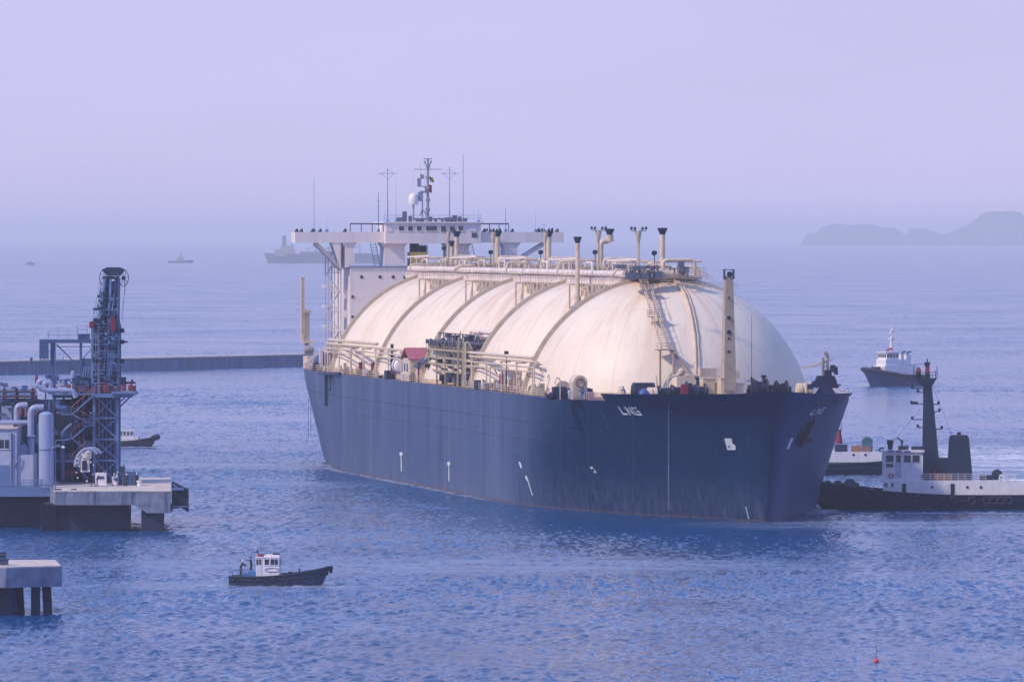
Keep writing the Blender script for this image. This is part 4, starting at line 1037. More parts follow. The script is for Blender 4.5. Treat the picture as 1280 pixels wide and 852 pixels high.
mast(562, 209, 278, .1, arms=((217, 550, 574),)); mast(579, 192, 278, .08); mast(598, 262, 278, .04); mast(632, 260, 290, .07); mast(669.5, 266, 290, .03); mast(680, 282, 290, .06, arms=((281, 677.5, 682.5),))
# main mast
t = T2 + 3; a = SP(534.8, 198, t); mb = MB(); mb.tube((t, a.y, wz1), (t, a.y, a.z), .28, .2, n=8)
mb.tube(tuple(SP(529.5, 198.6, t)), tuple(SP(540, 198.6, t)), .09, n=5); mb.tube(tuple(SP(517.5, 211.7, t)), tuple(SP(553, 211.7, t)), .07, n=5); mb.tube(tuple(SP(517.5, 211.7, t)), tuple(SP(515, 238, t)), .02, n=4)
for sx_ in (-4, 4): mb.tube(tuple(SP(534.8 + sx_, 203, t)), tuple(SP(534.8, 210, t)), .1, n=5); mb.tube(tuple(SP(534.8 + sx_, 203, t)), tuple(SP(534.8 + sx_, 201, t)), .2, n=6)
for yy in (208, 222, 235, 250, 262): c = SP(534.8, yy, t); mb.tube((t, c.y, c.z - .25), (t, c.y, c.z + .25), .42, n=8)
mb.tube(tuple(SP(528, 240, t)), (t, SP(528, 240, t).y, wz1), .12, n=6); mb.box(tuple(SP(529, 240, t)), (.8, 1.3, .35)); mb.box(tuple(SP(525.5, 246, t)), (.6, .9, 1.6))
mb.tube(tuple(SP(528, 262, t)), tuple(SP(525, 270, t)), .12, n=5); mb.tube(tuple(SP(528, 262, t)), tuple(SP(537, 272, t)), .12, n=5)
mb.box(tuple(SP(524, 228, t)), (.4, .7, 1.6)); mb.tube(tuple(SP(525, 232, t)), tuple(SP(531, 234, t)), .08, n=5); mb.box(tuple(SP(528, 221, t)), (.5, .5, .8))
mb.build('radar_mast', mat('mast_grey', (.25, .28, .36), .5), ship)
a = SP(516.7, 256, t); mb = MB(); mb.lathe([(.85, 0), (.95, .2), (.95, 1.1), (.8, 1.7), (.45, 2.1), (.01, 2.25)], tuple(a), 20); mb.build('radome', whitep, ship)
mb = MB(); mb.tube((t, a.y, wz1), tuple(a), .2, n=8); mb.build('radome_post', mat('post_grey', (.4, .4, .45), .5), ship)
mb = MB(); rnd = random.Random(11)
for px in (500, 503, 507, 512, 525, 531, 540, 546, 553, 560, 567, 569, 572, 575, 580):
    c = SP(px, 276, T2); hh = rnd.uniform(.5, 1.2) + (1.3 if px == 507 else 0); mb.cut(); mb.box((T2 + rnd.uniform(-1, 3), c.y, wz1 + .2 + hh / 2), (.6, rnd.uniform(.5, .9), hh))
mb.cut(); mb.box((T2, SP(547, 276, T2).y, wz1 + .75), (.3, 9, .3)); mb.each('roof_equipment', mat('roof_gear', (.12, .13, .2), .6), ship)

# ---- stern gear
def sg(px, py, t): return SP(px, py, t)
t = 287
a = sg(378, 346, t); b = sg(378, 424, t); mb = MB(); mb.bx((t - .3, a.y - .3, DK + 5.2), (t + .3, a.y + .3, a.z)); mb.ladder((t - .35, a.y - .1, DK + 6), (t - .35, a.y - .1, a.z), .5, (0, 1, 0), .5); mb.build('stern_crane_boom', cream, ship)
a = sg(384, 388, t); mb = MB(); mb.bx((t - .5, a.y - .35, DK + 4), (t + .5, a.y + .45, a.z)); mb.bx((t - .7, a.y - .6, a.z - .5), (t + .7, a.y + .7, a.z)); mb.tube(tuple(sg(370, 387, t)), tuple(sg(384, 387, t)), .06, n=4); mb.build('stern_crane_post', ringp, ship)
c = sg(386, 437, 284); mb = MB(); mb.lathe([(.2, -1.0), (.7, -.8), (.85, 0), (.7, .8), (.2, 1.0)], tuple(c), 16, 'Y'); mb.build('stern_drum', mat('drum_grey', (.30, .29, .33), .6, dirt=(.12, .1, .12), dirt_amt=.8, scale=2), ship)
mb = MB(); mb.bx((283, c.y - 1.5, DK), (288, c.y + .4, DK + 2.3)); mb.box((286, c.y - .2, DK + 4.9), (2, 2.4, .35)); mb.build('stern_winch_house', cream, ship)
mb = MB()
for px in (398, 404, 410): c = sg(px, 452, 280); mb.cut(); mb.lathe([(.7, 0), (.8, .4), (.7, 2.4), (.3, 3)], (280, c.y, DK + .3), 12); mb.box((279, c.y, DK + 1.2), (1.2, .7, 2.2))
mb.each('stern_winch', bluep, ship)
mb = MB()
for px, hh in ((392, 1.2), (401, 3.6), (408, 4.1), (414, 3.4), (419, 2.3), (412, 5)):
    c = sg(px, 452, 272); mb.cut(); mb.box((272, c.y, DK + hh / 2), (1.4, .5, hh)); mb.tube((271, c.y + .4, DK), (271, c.y + .4, DK + hh + .6), .09, n=5)
mb.bar(tuple(sg(380, 455, 276)), tuple(sg(403, 437, 276)), .35)
mb.each('stern_davit', housep, ship)
mb = MB()
for px in (408, 416): c = sg(px, 455, 268); mb.cut(); mb.box((268, c.y, DK + 1.5), (.5, .3, 3))
mb.each('stern_hose_post', redp, ship)
mb = MB()   # rope and fall lines over the quarter
for x_, y0, y1 in ((385.5, 497, 548), (388.5, 500, 545)): mb.cut(); mb.tube(tuple(sg(x_, y0, 292.5)), tuple(sg(x_, y1, 292.5)), .04, n=4)
mb.each('hanging_rope', dark, ship)

# ---- crane mast on the foredeck
t = 22; a = SP(910.5, 340, t); b = SP(911, 489, t); mb = MB()
def frus(mb, c0, z0, w0, d0, z1, w1, d1):
    vs = [(c0[0] + sx * d0 / 2, c0[1] + sy * w0 / 2, z0) for sx, sy in ((-1, -1), (1, -1), (1, 1), (-1, 1))] + [(c0[0] + sx * d1 / 2, c0[1] + sy * w1 / 2, z1) for sx, sy in ((-1, -1), (1, -1), (1, 1), (-1, 1))]
    mb.add(vs, [(3, 2, 1, 0), (4, 5, 6, 7), (0, 1, 5, 4), (1, 2, 6, 5), (2, 3, 7, 6), (3, 0, 4, 7)])
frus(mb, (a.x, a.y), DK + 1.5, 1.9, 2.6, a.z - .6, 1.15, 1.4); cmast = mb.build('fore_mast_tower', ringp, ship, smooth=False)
mb = MB()
for s in (-.7, .7): mb.bx((a.x - .8, a.y + s - .06, a.z - 1.0), (a.x + .2, a.y + s + .06, a.z + .35))
mb.bx((a.x - .8, a.y - .72, a.z + .32), (a.x + .8, a.y + .72, a.z + .42)); mb.lathe([(.1, -.9), (.42, -.85), (.42, -.7)], (a.x, a.y, a.z - .3), 12, 'X'); mb.bx((a.x - .8, a.y - .62, a.z - 5.0), (a.x - .6, a.y + .62, a.z - 4.2)); mb.build('mast_head_gear', dark, cmast)
mb = MB()
for py, w in ((397, .5), (415, .6), (423, .35), (440, .5), (372, .3)):
    c = SP(911, py, t - .9); mb.cut(); mb.lathe([(.02, -.06), (w * .55, -.05), (w * .6, .1)], (c.x - .25 + .1, c.y, c.z), 10, 'X')
mb.each('mast_portlight', dark, cmast)
c = SP(904, 389, t); mb = MB(); mb.tube((t, c.y, c.z), (t, c.y - .9, c.z), .12, n=6); mb.ladder((a.x - .2, a.y + .85, DK + 2), (a.x, a.y + .65, a.z - 1), .4, (1, 0, 0), .5, .04); mb.build('mast_ladder', cream, cmast)
# deck houses at the foot of the mast
for (x0, x1, y0) in ((879, 884, 473), (884.3, 894, 473.5), (895, 901, 479), (901.5, 915, 473), (911.5, 930.5, 479.5)):
    tt = 24 if x0 < 900 else 21; p, q = SP(x0, y0, tt), SP(x1, y0, tt); mb = MB(); mb.bx((tt, q.y, DK), (tt + 2.5, p.y, p.z)); mb.bx((tt - .1, q.y - .08, p.z), (tt + 2.6, p.y + .08, p.z + .12)); mb.build('mast_house', cream, ship, smooth=False)
for (x0, y0, x1, y1, tt) in ((913, 463, 925, 473, 30), (875, 460, 896, 470, 36)):
    p, q = SP(x0, y0, tt), SP(x1, y1, tt); mb = MB(); mb.bx((tt, q.y, q.z), (tt + 1.4, p.y, p.z)); mb.build('store_box', cream, ship, smooth=False)
p, q = SP(846, 468.5, 40), SP(905, 468.5, 40); mb = MB(); mb.bx((40, q.y, DK), (43, p.y, p.z)); mb.rail([(40.1, q.y, p.z), (40.1, p.y - 3, p.z)], 1.0, .9, .05); mb.build('fore_platform', domep, ship, smooth=False)
# mooring winches and other foredeck machinery
rnd = random.Random(21)
def winch(px, t, w, hh, red=False, stack=False):
    c = SP(px, 489, t); mb = MB()
    for sg_ in (-1, 1):
        mb.lathe([(hh * .5, -.12), (hh * .55, 0), (hh * .5, .12)], (c.x, c.y + sg_ * w * .32, DK + hh * .62), 14, 'Y')
        mb.box((c.x, c.y + sg_ * w * .45, DK + hh * .4), (hh, .3, hh * .8))
    mb.lathe([(.3 * hh, -w * .4), (.3 * hh, w * .4)], (c.x, c.y, DK + hh * .62), 12, 'Y')
    for k in range(7): mb.box((c.x + rnd.uniform(-1, 1), c.y + rnd.uniform(-w / 2, w / 2), DK + hh * rnd.uniform(.2, .8)), (rnd.uniform(.4, 1), rnd.uniform(.4, 1.1), hh * rnd.uniform(.3, .55)))
    if stack: mb.lathe([(.22, 0), (.22, .9), (.42, 1.1), (.42, 1.35), (.02, 1.4)], (c.x, c.y - w * .18, DK + hh * .85), 10)
    mb.build('mooring_winch', dark, ship)
winch(833, 30, 3.4, 1.9); winch(848, 26, 3.2, 2.1); winch(867, 28, 3.4, 2.5, stack=True); winch(876, 24, 1.8, 2.3); winch(950, 22, 3.2, 2.9, stack=True); winch(963, 26, 2.6, 2.5); winch(977, 24, 2.4, 2.6)
c = SP(855.5, 483, 23); mb = MB(); mb.box((c.x, c.y, DK + 1.6), (1, .9, 1.7)); mb.build('red_locker', redp, ship)
c = SP(796, 486, 30); mb = MB(); mb.lathe([(1.1, -1.7), (1.3, -1.6), (1.3, 1.6), (1.1, 1.7)], (c.x, c.y - 1.0, DK + 1.3), 20, 'Y'); mb.prism([(c.x - 1.2, c.y - 3.2, DK), (c.x + 1.2, c.y - 3.2, DK), (c.x + 1.2, c.y + .7, DK), (c.x - 1.2, c.y + .7, DK)], (0, 0, 0), (0, 0, 1.5)); mb.prism([(c.x - 1.2, c.y - 5.5, DK), (c.x - 1.2, c.y + .7, DK + .8), (c.x - 1.2, c.y + .2, DK + 2.6), (c.x - 1.2, c.y - 1.6, DK + 2.5)], (0, 0, 0), (2.2, 0, 0)); mb.build('covered_winch', dark, ship)
def drum(px, t, n_=2, r=1.0, s=0):
    for k in range(n_):
        c = SP(px + k * 6, 487, t); mb = MB(); mb.lathe([(r, -.3), (r, .3)], (c.x, c.y, DK + r * .95), 20, 'Y'); mb.lathe([(r * .5, -.45), (r * .5, .45)], (c.x, c.y, DK + r * .95), 16, 'Y'); mb.build('rope_drum', mat('drum_cream', (.72, .58, .46), .6) if 'drum_cream' not in MATS else MATS['drum_cream'], ship)
drum(812, 27); drum(999, 30, 3, 1.25); drum(776.5, 30, 1, 1.1)
mb = MB(); c = SP(943, 487, 24); mb.bend([(c.x, c.y - .8, DK), (c.x, c.y - .8, DK + 2.8), (c.x, c.y + 1.2, DK + 3.0)], .12, 6); mb.build('hose_reel_arm', whitep, ship)
c = SP(939.5, 480, 24); mb = MB(); mb.tube((c.x, c.y, DK), (c.x, c.y, SP(939.5, 394, 24).z), .05, .03, n=5); mb.tube((c.x, c.y, DK), (c.x, c.y, DK + 3.5), .14, n=6); mb.build('whip_aerial', dark, ship)
# foremast with navigation lights at the stem
t = 27; a = SP(1032, 442, t); mb = MB(); z1 = a.z
mb.bx((t - .15, a.y - .5, DK), (t + .3, a.y - .2, z1)); mb.bx((t - .15, a.y + .2, DK), (t + .3, a.y + .5, z1 - .6))
k = DK + 1
while k < z1 - 1: mb.box((t, a.y, k), (.3, .8, .1)); k += .8
mb.bar((t, a.y, z1 - 1.3), tuple(SP(1003, 460, t + 3)), .22); mb.bar((t, a.y - .5, z1 - 1.0), tuple(SP(1043, 448.5, t)), .12); mb.box((t, a.y, z1), (.5, .5, .6))
for k in range(4): mb.bar((t, a.y - .5, DK + 2 + k * .9), (t, a.y - 1.7 + .2 * k, DK + 2.4 + k * .9), .12)
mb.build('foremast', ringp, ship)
mb = MB()
for px, py, w, hh in ((1032, 474, 3.4, 1.1), (1022, 480, 1.5, 1.0), (1012, 483, 1.0, .8), (1042, 482, 1.2, .7), (1035, 468, 1.1, 1.4), (1041, 460, .7, 1.0), (1045, 463, .4, 1.2), (1030, 480, 4.5, .9)):
    c = SP(px, py, 27); mb.box(tuple(c), (1.2, w, hh), 0, .75)
mb.lathe([(1.9, 0), (.9, 1.2), (.5, 2.2)], (t, a.y, DK + .6), 10)
mb.build('windlass', dark, ship)
c = SP(1044, 481, 27); mb = MB(); mb.tube((c.x, c.y + .9, c.z), (c.x, c.y - .9, c.z), .14, n=6); mb.build('red_pole', railred, ship)
c = SP(1008, 475, 20); mb = MB(); mb.tube((c.x, c.y, DK), (c.x, c.y, DK + 2.6), .14, n=6); mb.tube((c.x, c.y, DK + 2.6), (c.x, c.y, DK + 4.2), .05, n=4); mb.build('jack_post', cream, ship)
c = SP(835, 472, 30); mb = MB()
mb.bend([(c.x, c.y, DK), (c.x, c.y, DK + 3.2), (c.x, c.y - 2, DK + 3.9)], .13, 6); mb.lathe([(.1, 0), (.5, .3), (.55, .8), (.2, 1.2)], (c.x, c.y - 2.1, DK + 3.6), 10); mb.tube((c.x, c.y + 1.5, DK), (c.x, c.y + 1.8, DK + 3.6), .1, n=5); mb.build('foam_monitor', cream, ship)
# winches near the step of the bulwark
mb = MB()
for px, w, hh in ((699, 2.0, 1.9), (716, 2.2, 1.6), (727, 2.4, 1.7), (688, 1.4, .8), (735, 1.2, 1.6)):
    c = SP(px, 494, 36); mb.cut(); mb.box((c.x, c.y, DK + hh / 2), (1.5, w, hh)); mb.lathe([(.6, -.3), (.6, .3)], (c.x - .6, c.y, DK + hh * .6), 10, 'Y')
mb.each('mooring_gear', dark, ship)
mb = MB(); c = SP(703, 492, 40); mb.lathe([(1.2, -.6), (1.3, 0), (1.2, .6)], (c.x, c.y, DK + 1.5), 14, 'X'); mb.build('white_reel', cream, ship)
mb = MB(); c = SP(738, 494, 29.5); mb.bx((29.2, c.y - .5, DK), (29.5, c.y + .4, DK + 1.3)); mb.build('step_ladder_box', mat('pink_panel', (.5, .3, .33), .6), ship)
print('ship done', len(bpy.data.objects))

# ------------------------------------------------------------------ people
def skel_mesh(pts, edges, rad, root, m, sub=1):
    me = bpy.data.meshes.new('tmp'); me.from_pydata(pts, edges, []); ob = bpy.data.objects.new('tmp', me); col.objects.link(ob)
    md = ob.modifiers.new('skin', 'SKIN'); md.use_smooth_shade = True
    for i, r in enumerate(rad): me.skin_vertices[0].data[i].radius = (r, r) if not isinstance(r, tuple) else r
    me.skin_vertices[0].data[root].use_root = True
    s = ob.modifiers.new('sub', 'SUBSURF'); s.levels = sub; s.render_levels = sub
    dg = bpy.context.evaluated_depsgraph_get(); out = bpy.data.meshes.new_from_object(ob.evaluated_get(dg))
    out.materials.clear(); out.materials.append(m)
    bpy.data.objects.remove(ob); return out
POSES = {
 'stand': dict(lean=0, la=(.10, .06, -.0), ra=(-.10, .06, 0), arm=(-8, -14), legs=(.02, -.02)),
 'work': dict(lean=22, arm=(40, 62), legs=(.10, -.06)),
 'bend': dict(lean=55, arm=(70, 85), legs=(.12, -.10)),
 'point': dict(lean=6, arm=(-10, 78), legs=(.10, -.08)),
 'walk': dict(lean=8, arm=(-25, 25), legs=(.26, -.26)),
}
PM = {}
def pose_joints(pose):
    q = POSES[pose]; L_ = R(q['lean'])
    def up(base, d): return (base[0], base[1] + d * math.sin(L_), base[2] + d * math.cos(L_))
    pel = (0, 0, .92); waist = up(pel, .18); chest = up(waist, .22); neck = up(chest, .16)
    hl = R(q['lean'] * .55); head = (0, neck[1] + .09 * math.sin(hl), neck[2] + .09 * math.cos(hl)); crown = (0, head[1] + .15 * math.sin(hl), head[2] + .15 * math.cos(hl))
    return q, pel, waist, chest, neck, head, crown
def make_person_meshes(pose, cloth, hat):
    key = (pose, cloth.name, hat.name)
    if key in PM: return PM[key]
    q, pel, waist, chest, neck, head, crown = pose_joints(pose)
    pts = [pel, waist, chest, neck, head, crown]; ed = [(0, 1), (1, 2), (2, 3), (3, 4), (4, 5)]; rad = [.13, .12, (.15, .11), .055, .085, .075]
    nose = (0, head[1] + .115, head[2] + .03); pts.append(nose); ed.append((4, 6)); rad.append(.018)
    for sx_ in (-1, 1):
        pts.append((sx_ * .085, head[1], head[2] + .03)); ed.append((4, len(pts) - 1)); rad.append(.018)
    cp = [pel, waist, chest, (0, (chest[1] + neck[1]) / 2, (chest[2] + neck[2]) / 2)]; ce = [(0, 1), (1, 2), (2, 3)]; cr = [.155, .145, (.175, .13), .09]
    for j, sx_ in enumerate((-1, 1)):
        dy = q['legs'][j]
        hip = (sx_ * .10, 0, .88); knee = (sx_ * .11, dy * .6 + .03, .48); ank = (sx_ * .12, dy - .02, .09); toe = (sx_ * .13, dy + .16, .035)
        k = len(pts); pts += [hip, knee, ank, toe]; ed += [(0, k), (k, k + 1), (k + 1, k + 2), (k + 2, k + 3)]; rad += [.085, .055, .04, .035]
        k = len(cp); cp += [hip, knee, (ank[0], ank[1], ank[2] + .05)]; ce += [(0, k), (k, k + 1), (k + 1, k + 2)]; cr += [.105, .078, .068]
        A = R(q['arm'][j]); sh = (sx_ * .19, chest[1] + .10 * math.sin(R(q['lean'])), chest[2] + .09)
        el = (sx_ * .25, sh[1] + .27 * math.sin(A), sh[2] - .27 * math.cos(A)); B = A + R(18)
        wr = (sx_ * .25, el[1] + .25 * math.sin(B), el[2] - .25 * math.cos(B)); pa = (sx_ * .25, wr[1] + .07 * math.sin(B), wr[2] - .07 * math.cos(B))
        k = len(pts); pts += [sh, el, wr, pa]; ed += [(2, k), (k, k + 1), (k + 1, k + 2), (k + 2, k + 3)]; rad += [.055, .042, .03, (.035, .02)]
        C = B + R(25)
        for f_, L2 in ((-1.5, .065), (-.5, .08), (.5, .075), (1.5, .055)):
            pts.append((pa[0] + f_ * .02, pa[1] + L2 * math.sin(C), pa[2] - L2 * math.cos(C))); ed.append((k + 3, len(pts) - 1)); rad.append(.009)
        pts.append((wr[0] - sx_ * .05, wr[1] + .06 * math.sin(B), wr[2] - .05 * math.cos(B))); ed.append((k + 2, len(pts) - 1)); rad.append(.011)
        k = len(cp); cp += [sh, el, (wr[0], wr[1], wr[2])]; ce += [(2, k), (k, k + 1), (k + 1, k + 2)]; cr += [.075, .062, .048]
    body = skel_mesh(pts, ed, rad, 0, skinm); clo = skel_mesh(cp, ce, cr, 0, cloth)
    mb = MB(); c = crown; mb.lathe([(.125, -.06), (.12, -.02), (.11, .05), (.07, .10), (.01, .115)], (c[0], c[1], c[2] - .02), 12)
    hm = mb.build('tmp', hat).data
    mb = MB()
    for sx_ in (-1, 1): mb.lathe([(.001, -.01), (.012, 0), (.001, .01)], (sx_ * .032, head[1] + .083, head[2] + .055), 6, 'Y')
    em = mb.build('tmp', helm_y).data
    mb = MB()
    for j, sx_ in enumerate((-1, 1)): mb.box((sx_ * .125, q['legs'][j] + .06, .05), (.1, .29, .1), 0, .8)
    bm_ = mb.build('tmp', helm_y).data
    for o in [o for o in col.objects if o.name.startswith('tmp')]: bpy.data.objects.remove(o)
    PM[key] = (body, clo, hm, em, bm_); return PM[key]
def person(loc, face, pose, cloth, hat, label, group=None, scale=1.):
    root = thing('person', label, 'person', tuple(loc), face, group); root.scale = (scale,) * 3
    for nm, me in zip(('body', 'coverall', 'helmet' if hat is helm_w else 'hair', 'eyes', 'shoes'), make_person_meshes(pose, cloth, hat)):
        o = bpy.data.objects.new(nm, me); col.objects.link(o); o.parent = root
    return root
def ship_person(px, t, *a, dz=0., face=RZ + 1.57):
    c = SP(px, 490, t); return person(SW(t, c.y, DK + dz), face, *a)
ship_person(711.7, 33, 'stand', cloth_l, helm_y, 'crewman in pale clothes standing by the foredeck railing', face=2.6)
ship_person(727.5, 32, 'point', cloth_b, helm_y, 'crewman in blue coverall just aft of the bulwark step, nearer the railing', face=2.9)
ship_person(731.5, 33, 'work', cloth_b, helm_y, 'crewman in blue stooping over mooring gear beside the bulwark step', face=1.6)
ship_person(781.5, 24, 'work', cloth_b, helm_y, 'crewman in blue whose head and shoulders show over the bulwark above the letters', face=1.6, dz=.4)
ship_person(799, 22, 'stand', cloth_b, helm_y, 'crewman in blue over the bulwark beside the blue tarpaulin heap', face=1.8)
ship_person(604, 96, 'stand', cloth_l, helm_y, 'crewman in light shirt behind the railing below the curved air pipe', face=2.6)
ship_person(622, 88, 'stand', cloth_l, helm_w, 'crewman in light coverall near the red locker at the dome foot', face=2.8)
c = SS(504.5, 474, 22.0); person(SW(c.x, c.y, DK), 2.7, 'work', cloth_r, helm_y, 'crewman in red beside the white drum on the ship deck', scale=1.1)
# blue tarpaulin heap near bow people
c = SP(805, 486, 23); mb = MB(); mb.lathe([(.95, 0), (1.0, .5), (.8, 1.3), (.35, 1.8), (.01, 1.9)], (c.x, c.y, DK), 12)
tp = thing('tarpaulin_bundle', 'bright blue tarpaulin bundle behind the bulwark near the name letters', 'tarpaulin', tuple(SW(c.x, c.y, DK)))
o = MB(); o.lathe([(.95, 0), (1.0, .5), (.8, 1.3), (.35, 1.8), (.01, 1.9)], (0, 0, 0), 12); o.build('cover', bluep, tp)
# signal flags hanging at the mast
for px, py, w, hh, m, lb in ((540, 224, .7, .9, flagy, 'yellow and black signal flag at the radar mast'), (537.8, 235, .6, 1.4, flagr, 'red signal flag right of the radar mast'), (532.6, 235.5, .4, 1.1, flagr, 'small red pennant left of the radar mast'), (527.5, 219.5, .6, .6, flagk, 'dark blue signal flag on the left halyard')):
    a = SP(px, py, T2 + 3); w0 = SW(*a); th = thing('signal_flag', lb, 'flag', tuple(w0), 0)
    mb = MB(); N = 6; vs = []
    for i in range(N + 1):
        for j in range(5): vs.append(((i / N - .5) * w, .12 * math.sin(i * 1.6), (j / 4 - .5) * hh - i * .04))
    mb.add(vs, [(i * 5 + j, (i + 1) * 5 + j, (i + 1) * 5 + j + 1, i * 5 + j + 1) for i in range(N) for j in range(4)]); mb.build('cloth', m, th)
    if m is flagy: mb = MB(); mb.box((-.25, -.02, .1), (.4, .1, .35)); mb.box((.2, -.02, -.3), (.3, .1, .25)); mb.build('dark_panel', flagk, th)
    mb = MB(); mb.tube((-w / 2, 0, -hh / 2), (-w / 2, 0, hh / 2 + 2.5), .02, n=4); mb.build('halyard', dark, th)

# ------------------------------------------------------------------ generic small-craft hull
def craft_hull(L_, B, sheer, z_bow, flare=1.15, stern_w=.8, n=26, keel=-1.2, rake=1.6, waste=.0, full=.5):
    """x = length, bow at +x; returns builder functions"""
    xs_ = [i / (n - 1) for i in range(n)]
    def half(u, k): # u 0 stern..1 bow, k 0 waterline..1 deck
        w = B / 2 * (min(1, stern_w + (1 - stern_w) * u / .3) if u < .3 else 1)
        if u > full: q = (u - full) / (1 - full); w *= math.sqrt(max(0, 1 - q ** (2.2 + .9 * k)))
        return max(.02, w * (1 - (1 - k) * (.10 + .25 * max(0, u - .4))) * (1 if k >= 0 else .6))
    def top(u): return sheer + (z_bow - sheer) * max(0, (u - .25) / .75) ** 1.8
    def pt(u, k, side):
        z = top(u) * k if k >= 0 else keel * -k
        x = -L_ / 2 + u * L_ + (rake * (k - 1) * u ** 6 if u > .5 else 0)
        return (x, side * half(u, k), z)
    return half, top, pt
def build_craft(parent, L_, B, sheer, z_bow, m, m2=None, strakes=(), **kw):
    half, top, pt = craft_hull(L_, B, sheer, z_bow, **kw); n = 30; ks = (-.6, 0, .15, .35, .6, .85, 1)
    mb = MB()
    for side in (1, -1):
        vs = [pt(i / (n - 1), k, side) for i in range(n) for k in ks]; q = len(ks)
        fs = [(i * q + j, i * q + j + 1, (i + 1) * q + j + 1, (i + 1) * q + j) for i in range(n - 1) for j in range(q - 1)]
        mb.add(vs, fs if side < 0 else [f[::-1] for f in fs])
    vs = [pt(0, k, s) for s in (1, -1) for k in ks]; q = len(ks); mb.add(vs, [(j, j + 1, q + j + 1, q + j) for j in range(q - 1)])
    mb.build('hull', m, parent)
    mb = MB(); vs = []
    for i in range(n):
        for s in (1, -1): p = pt(i / (n - 1), 1, s); vs.append((p[0], p[1] * .97, p[2] - .35))
    mb.add(vs, [(2 * i, 2 * i + 2, 2 * i + 3, 2 * i + 1) for i in range(n - 1)]); mb.build('deck', m2 or steeld, parent, smooth=False)
    mb = MB()
    for s in (1, -1): mb.path([pt(i / (n - 1), 1, s) for i in range(n)], .13, 6)
    for k in strakes:
        for s in (1, -1): mb.path([(pt(i / (n - 1), k, s)[0], pt(i / (n - 1), k, s)[1] + s * .05, pt(i / (n - 1), k, s)[2]) for i in range(n)], .14, 6)
    mb.build('rubbing_strake', rubber, parent)
    return half, top, pt
def tyre(parent, c, Rr=.55, r=.2, axis='Y'):
    mb = MB(); mb.torus(c, Rr, r, axis, 18, 8); return mb.build('tyre_fender', rubber, parent)
def win(parent, c, w, hh, axis='Y', m=glass, fr=whitep, d=.06):
    mb = MB(); s = (w, d, hh) if axis == 'Y' else (d, w, hh); mb.box(c, s); o = mb.build('window', m, parent, smooth=False)
    mb = MB(); e = .07
    for k in (-1, 1):
        if axis == 'Y': mb.box((c[0] + k * (w / 2 + e / 2), c[1], c[2]), (e, d * 1.8, hh + 2 * e)); mb.box((c[0], c[1], c[2] + k * (hh / 2 + e / 2)), (w, d * 1.8, e))
        else: mb.box((c[0], c[1] + k * (w / 2 + e / 2), c[2]), (d * 1.8, e, hh + 2 * e)); mb.box((c[0], c[1], c[2] + k * (hh / 2 + e / 2)), (d * 1.8, w, e))
    mb.build('frame', fr, o, smooth=False); return o

# ---- big tug pushing at the port bow: bow points left (-x), so rz = pi (local +x = bow)
TD = Dz(637); S_ = F / TD
nose_x = (1003 - 640) / S_
TL = 36.
tug = thing('harbour_tug', 'black tug with tall dark green mast pushing its bow against the tanker', 'tugboat', (nose_x + TL / 2 - 1.4, TD + 4.5, 0), math.pi - .06)
half, top, pt = build_craft(tug, TL, 9.4, 2.2, 4.6, tugblack, steeld, (.62,), rake=4.6, stern_w=.85)
def TX(px): return -((px - 640) / F * (TD + 2) - (nose_x + TL / 2))          # pixel column -> local x
def TZ(py, off=0): return H - (py - 292) / F * (TD + off)
NS = 1                                                                      # local +y faces the camera
# push fender at the nose
mb = MB(); mb.path([pt(.90, 1, -1), pt(.95, 1, -1), pt(.98, 1, -1), (TL / 2 + .1, 0, 4.5), pt(.98, 1, 1), pt(.95, 1, 1), pt(.90, 1, 1)], .55, 8)
mb.path([pt(.97, .7, -1), (TL / 2 - 1.3, 0, 3.2), pt(.97, .7, 1)], .5, 8); mb.build('bow_fender', rubber, tug)
for px in (1160, 1183, 1205, 1228, 1246, 1255, 1264, 1274):
    x = TX(px); u = (x + TL / 2) / TL; p = pt(u, .7, 1); tyre(tug, (x, p[1] + .25, p[2] - .1), .52, .2)
# white deck house
hx0, hx1 = TX(1282), TX(1115)
mb = MB(); z0, z1 = TZ(620), TZ(600.5)
mb.bx((hx0 - 3, -3.2, 1.8), (hx1 - .2, 3.2, z1)); dh = mb.build('deckhouse', whitep, tug, smooth=False)
for px, w, hh, z in ((1120.5, .45, .55, TZ(606)), (1128.5, .35, .6, TZ(606)),): win(dh, (TX(px), 3.23, z), w, hh)
for px in (1178, 1222, 1239): 
    mb = MB(); mb.lathe([(.02, .02), (.18, .03), (.24, -.03)], (TX(px), 3.24, TZ(609)), 12, 'Y'); mb.build('porthole', glass, dh)
for px, m in ((1143, dark), (1196, whitep), (1203.5, dark)):
    mb = MB(); mb.box((TX(px), 3.22, TZ(611.5)), (.62, .07, 1.7)); mb.build('door', m, dh, smooth=False)
mb = MB(); mb.bx((hx1 - 6.3, -2.7, z1), (hx1 - .1, 2.9, TZ(565.5))); wh2 = mb.build('wheelhouse', whitep, tug, smooth=False)
mb = MB(); mb.bx((hx1 - 6.5, -3, TZ(565.5)), (hx1 + .2, 3.2, TZ(563))); mb.build('roof', whitep, wh2, smooth=False)
for px, w in ((1125, 1.15), (1136, .75), (1147, 1.1), (1158, 1.1)): win(wh2, (TX(px), 2.93, TZ(573.5)), w, 1.1)
win(wh2, (TX(1125), 2.93, TZ(582)), 1.15, .55)
mb = MB(); mb.box((TX(1136), 2.93, TZ(588)), (.9, .07, 2.4)); mb.build('door', mat('door_pale', (.5, .5, .62), .5), wh2, smooth=False)
for k in (-1.8, 0, 1.8): win(wh2, (hx1 - .07, k, TZ(573.5)), 1.2, 1.0, 'X')
for px in (1126.5, 1136.5, 1147): mb = MB(); mb.box((TX(px), 3.22, TZ(564.3)), (.9, .05, .18)); mb.build('vent_slot', dark, wh2, smooth=False)
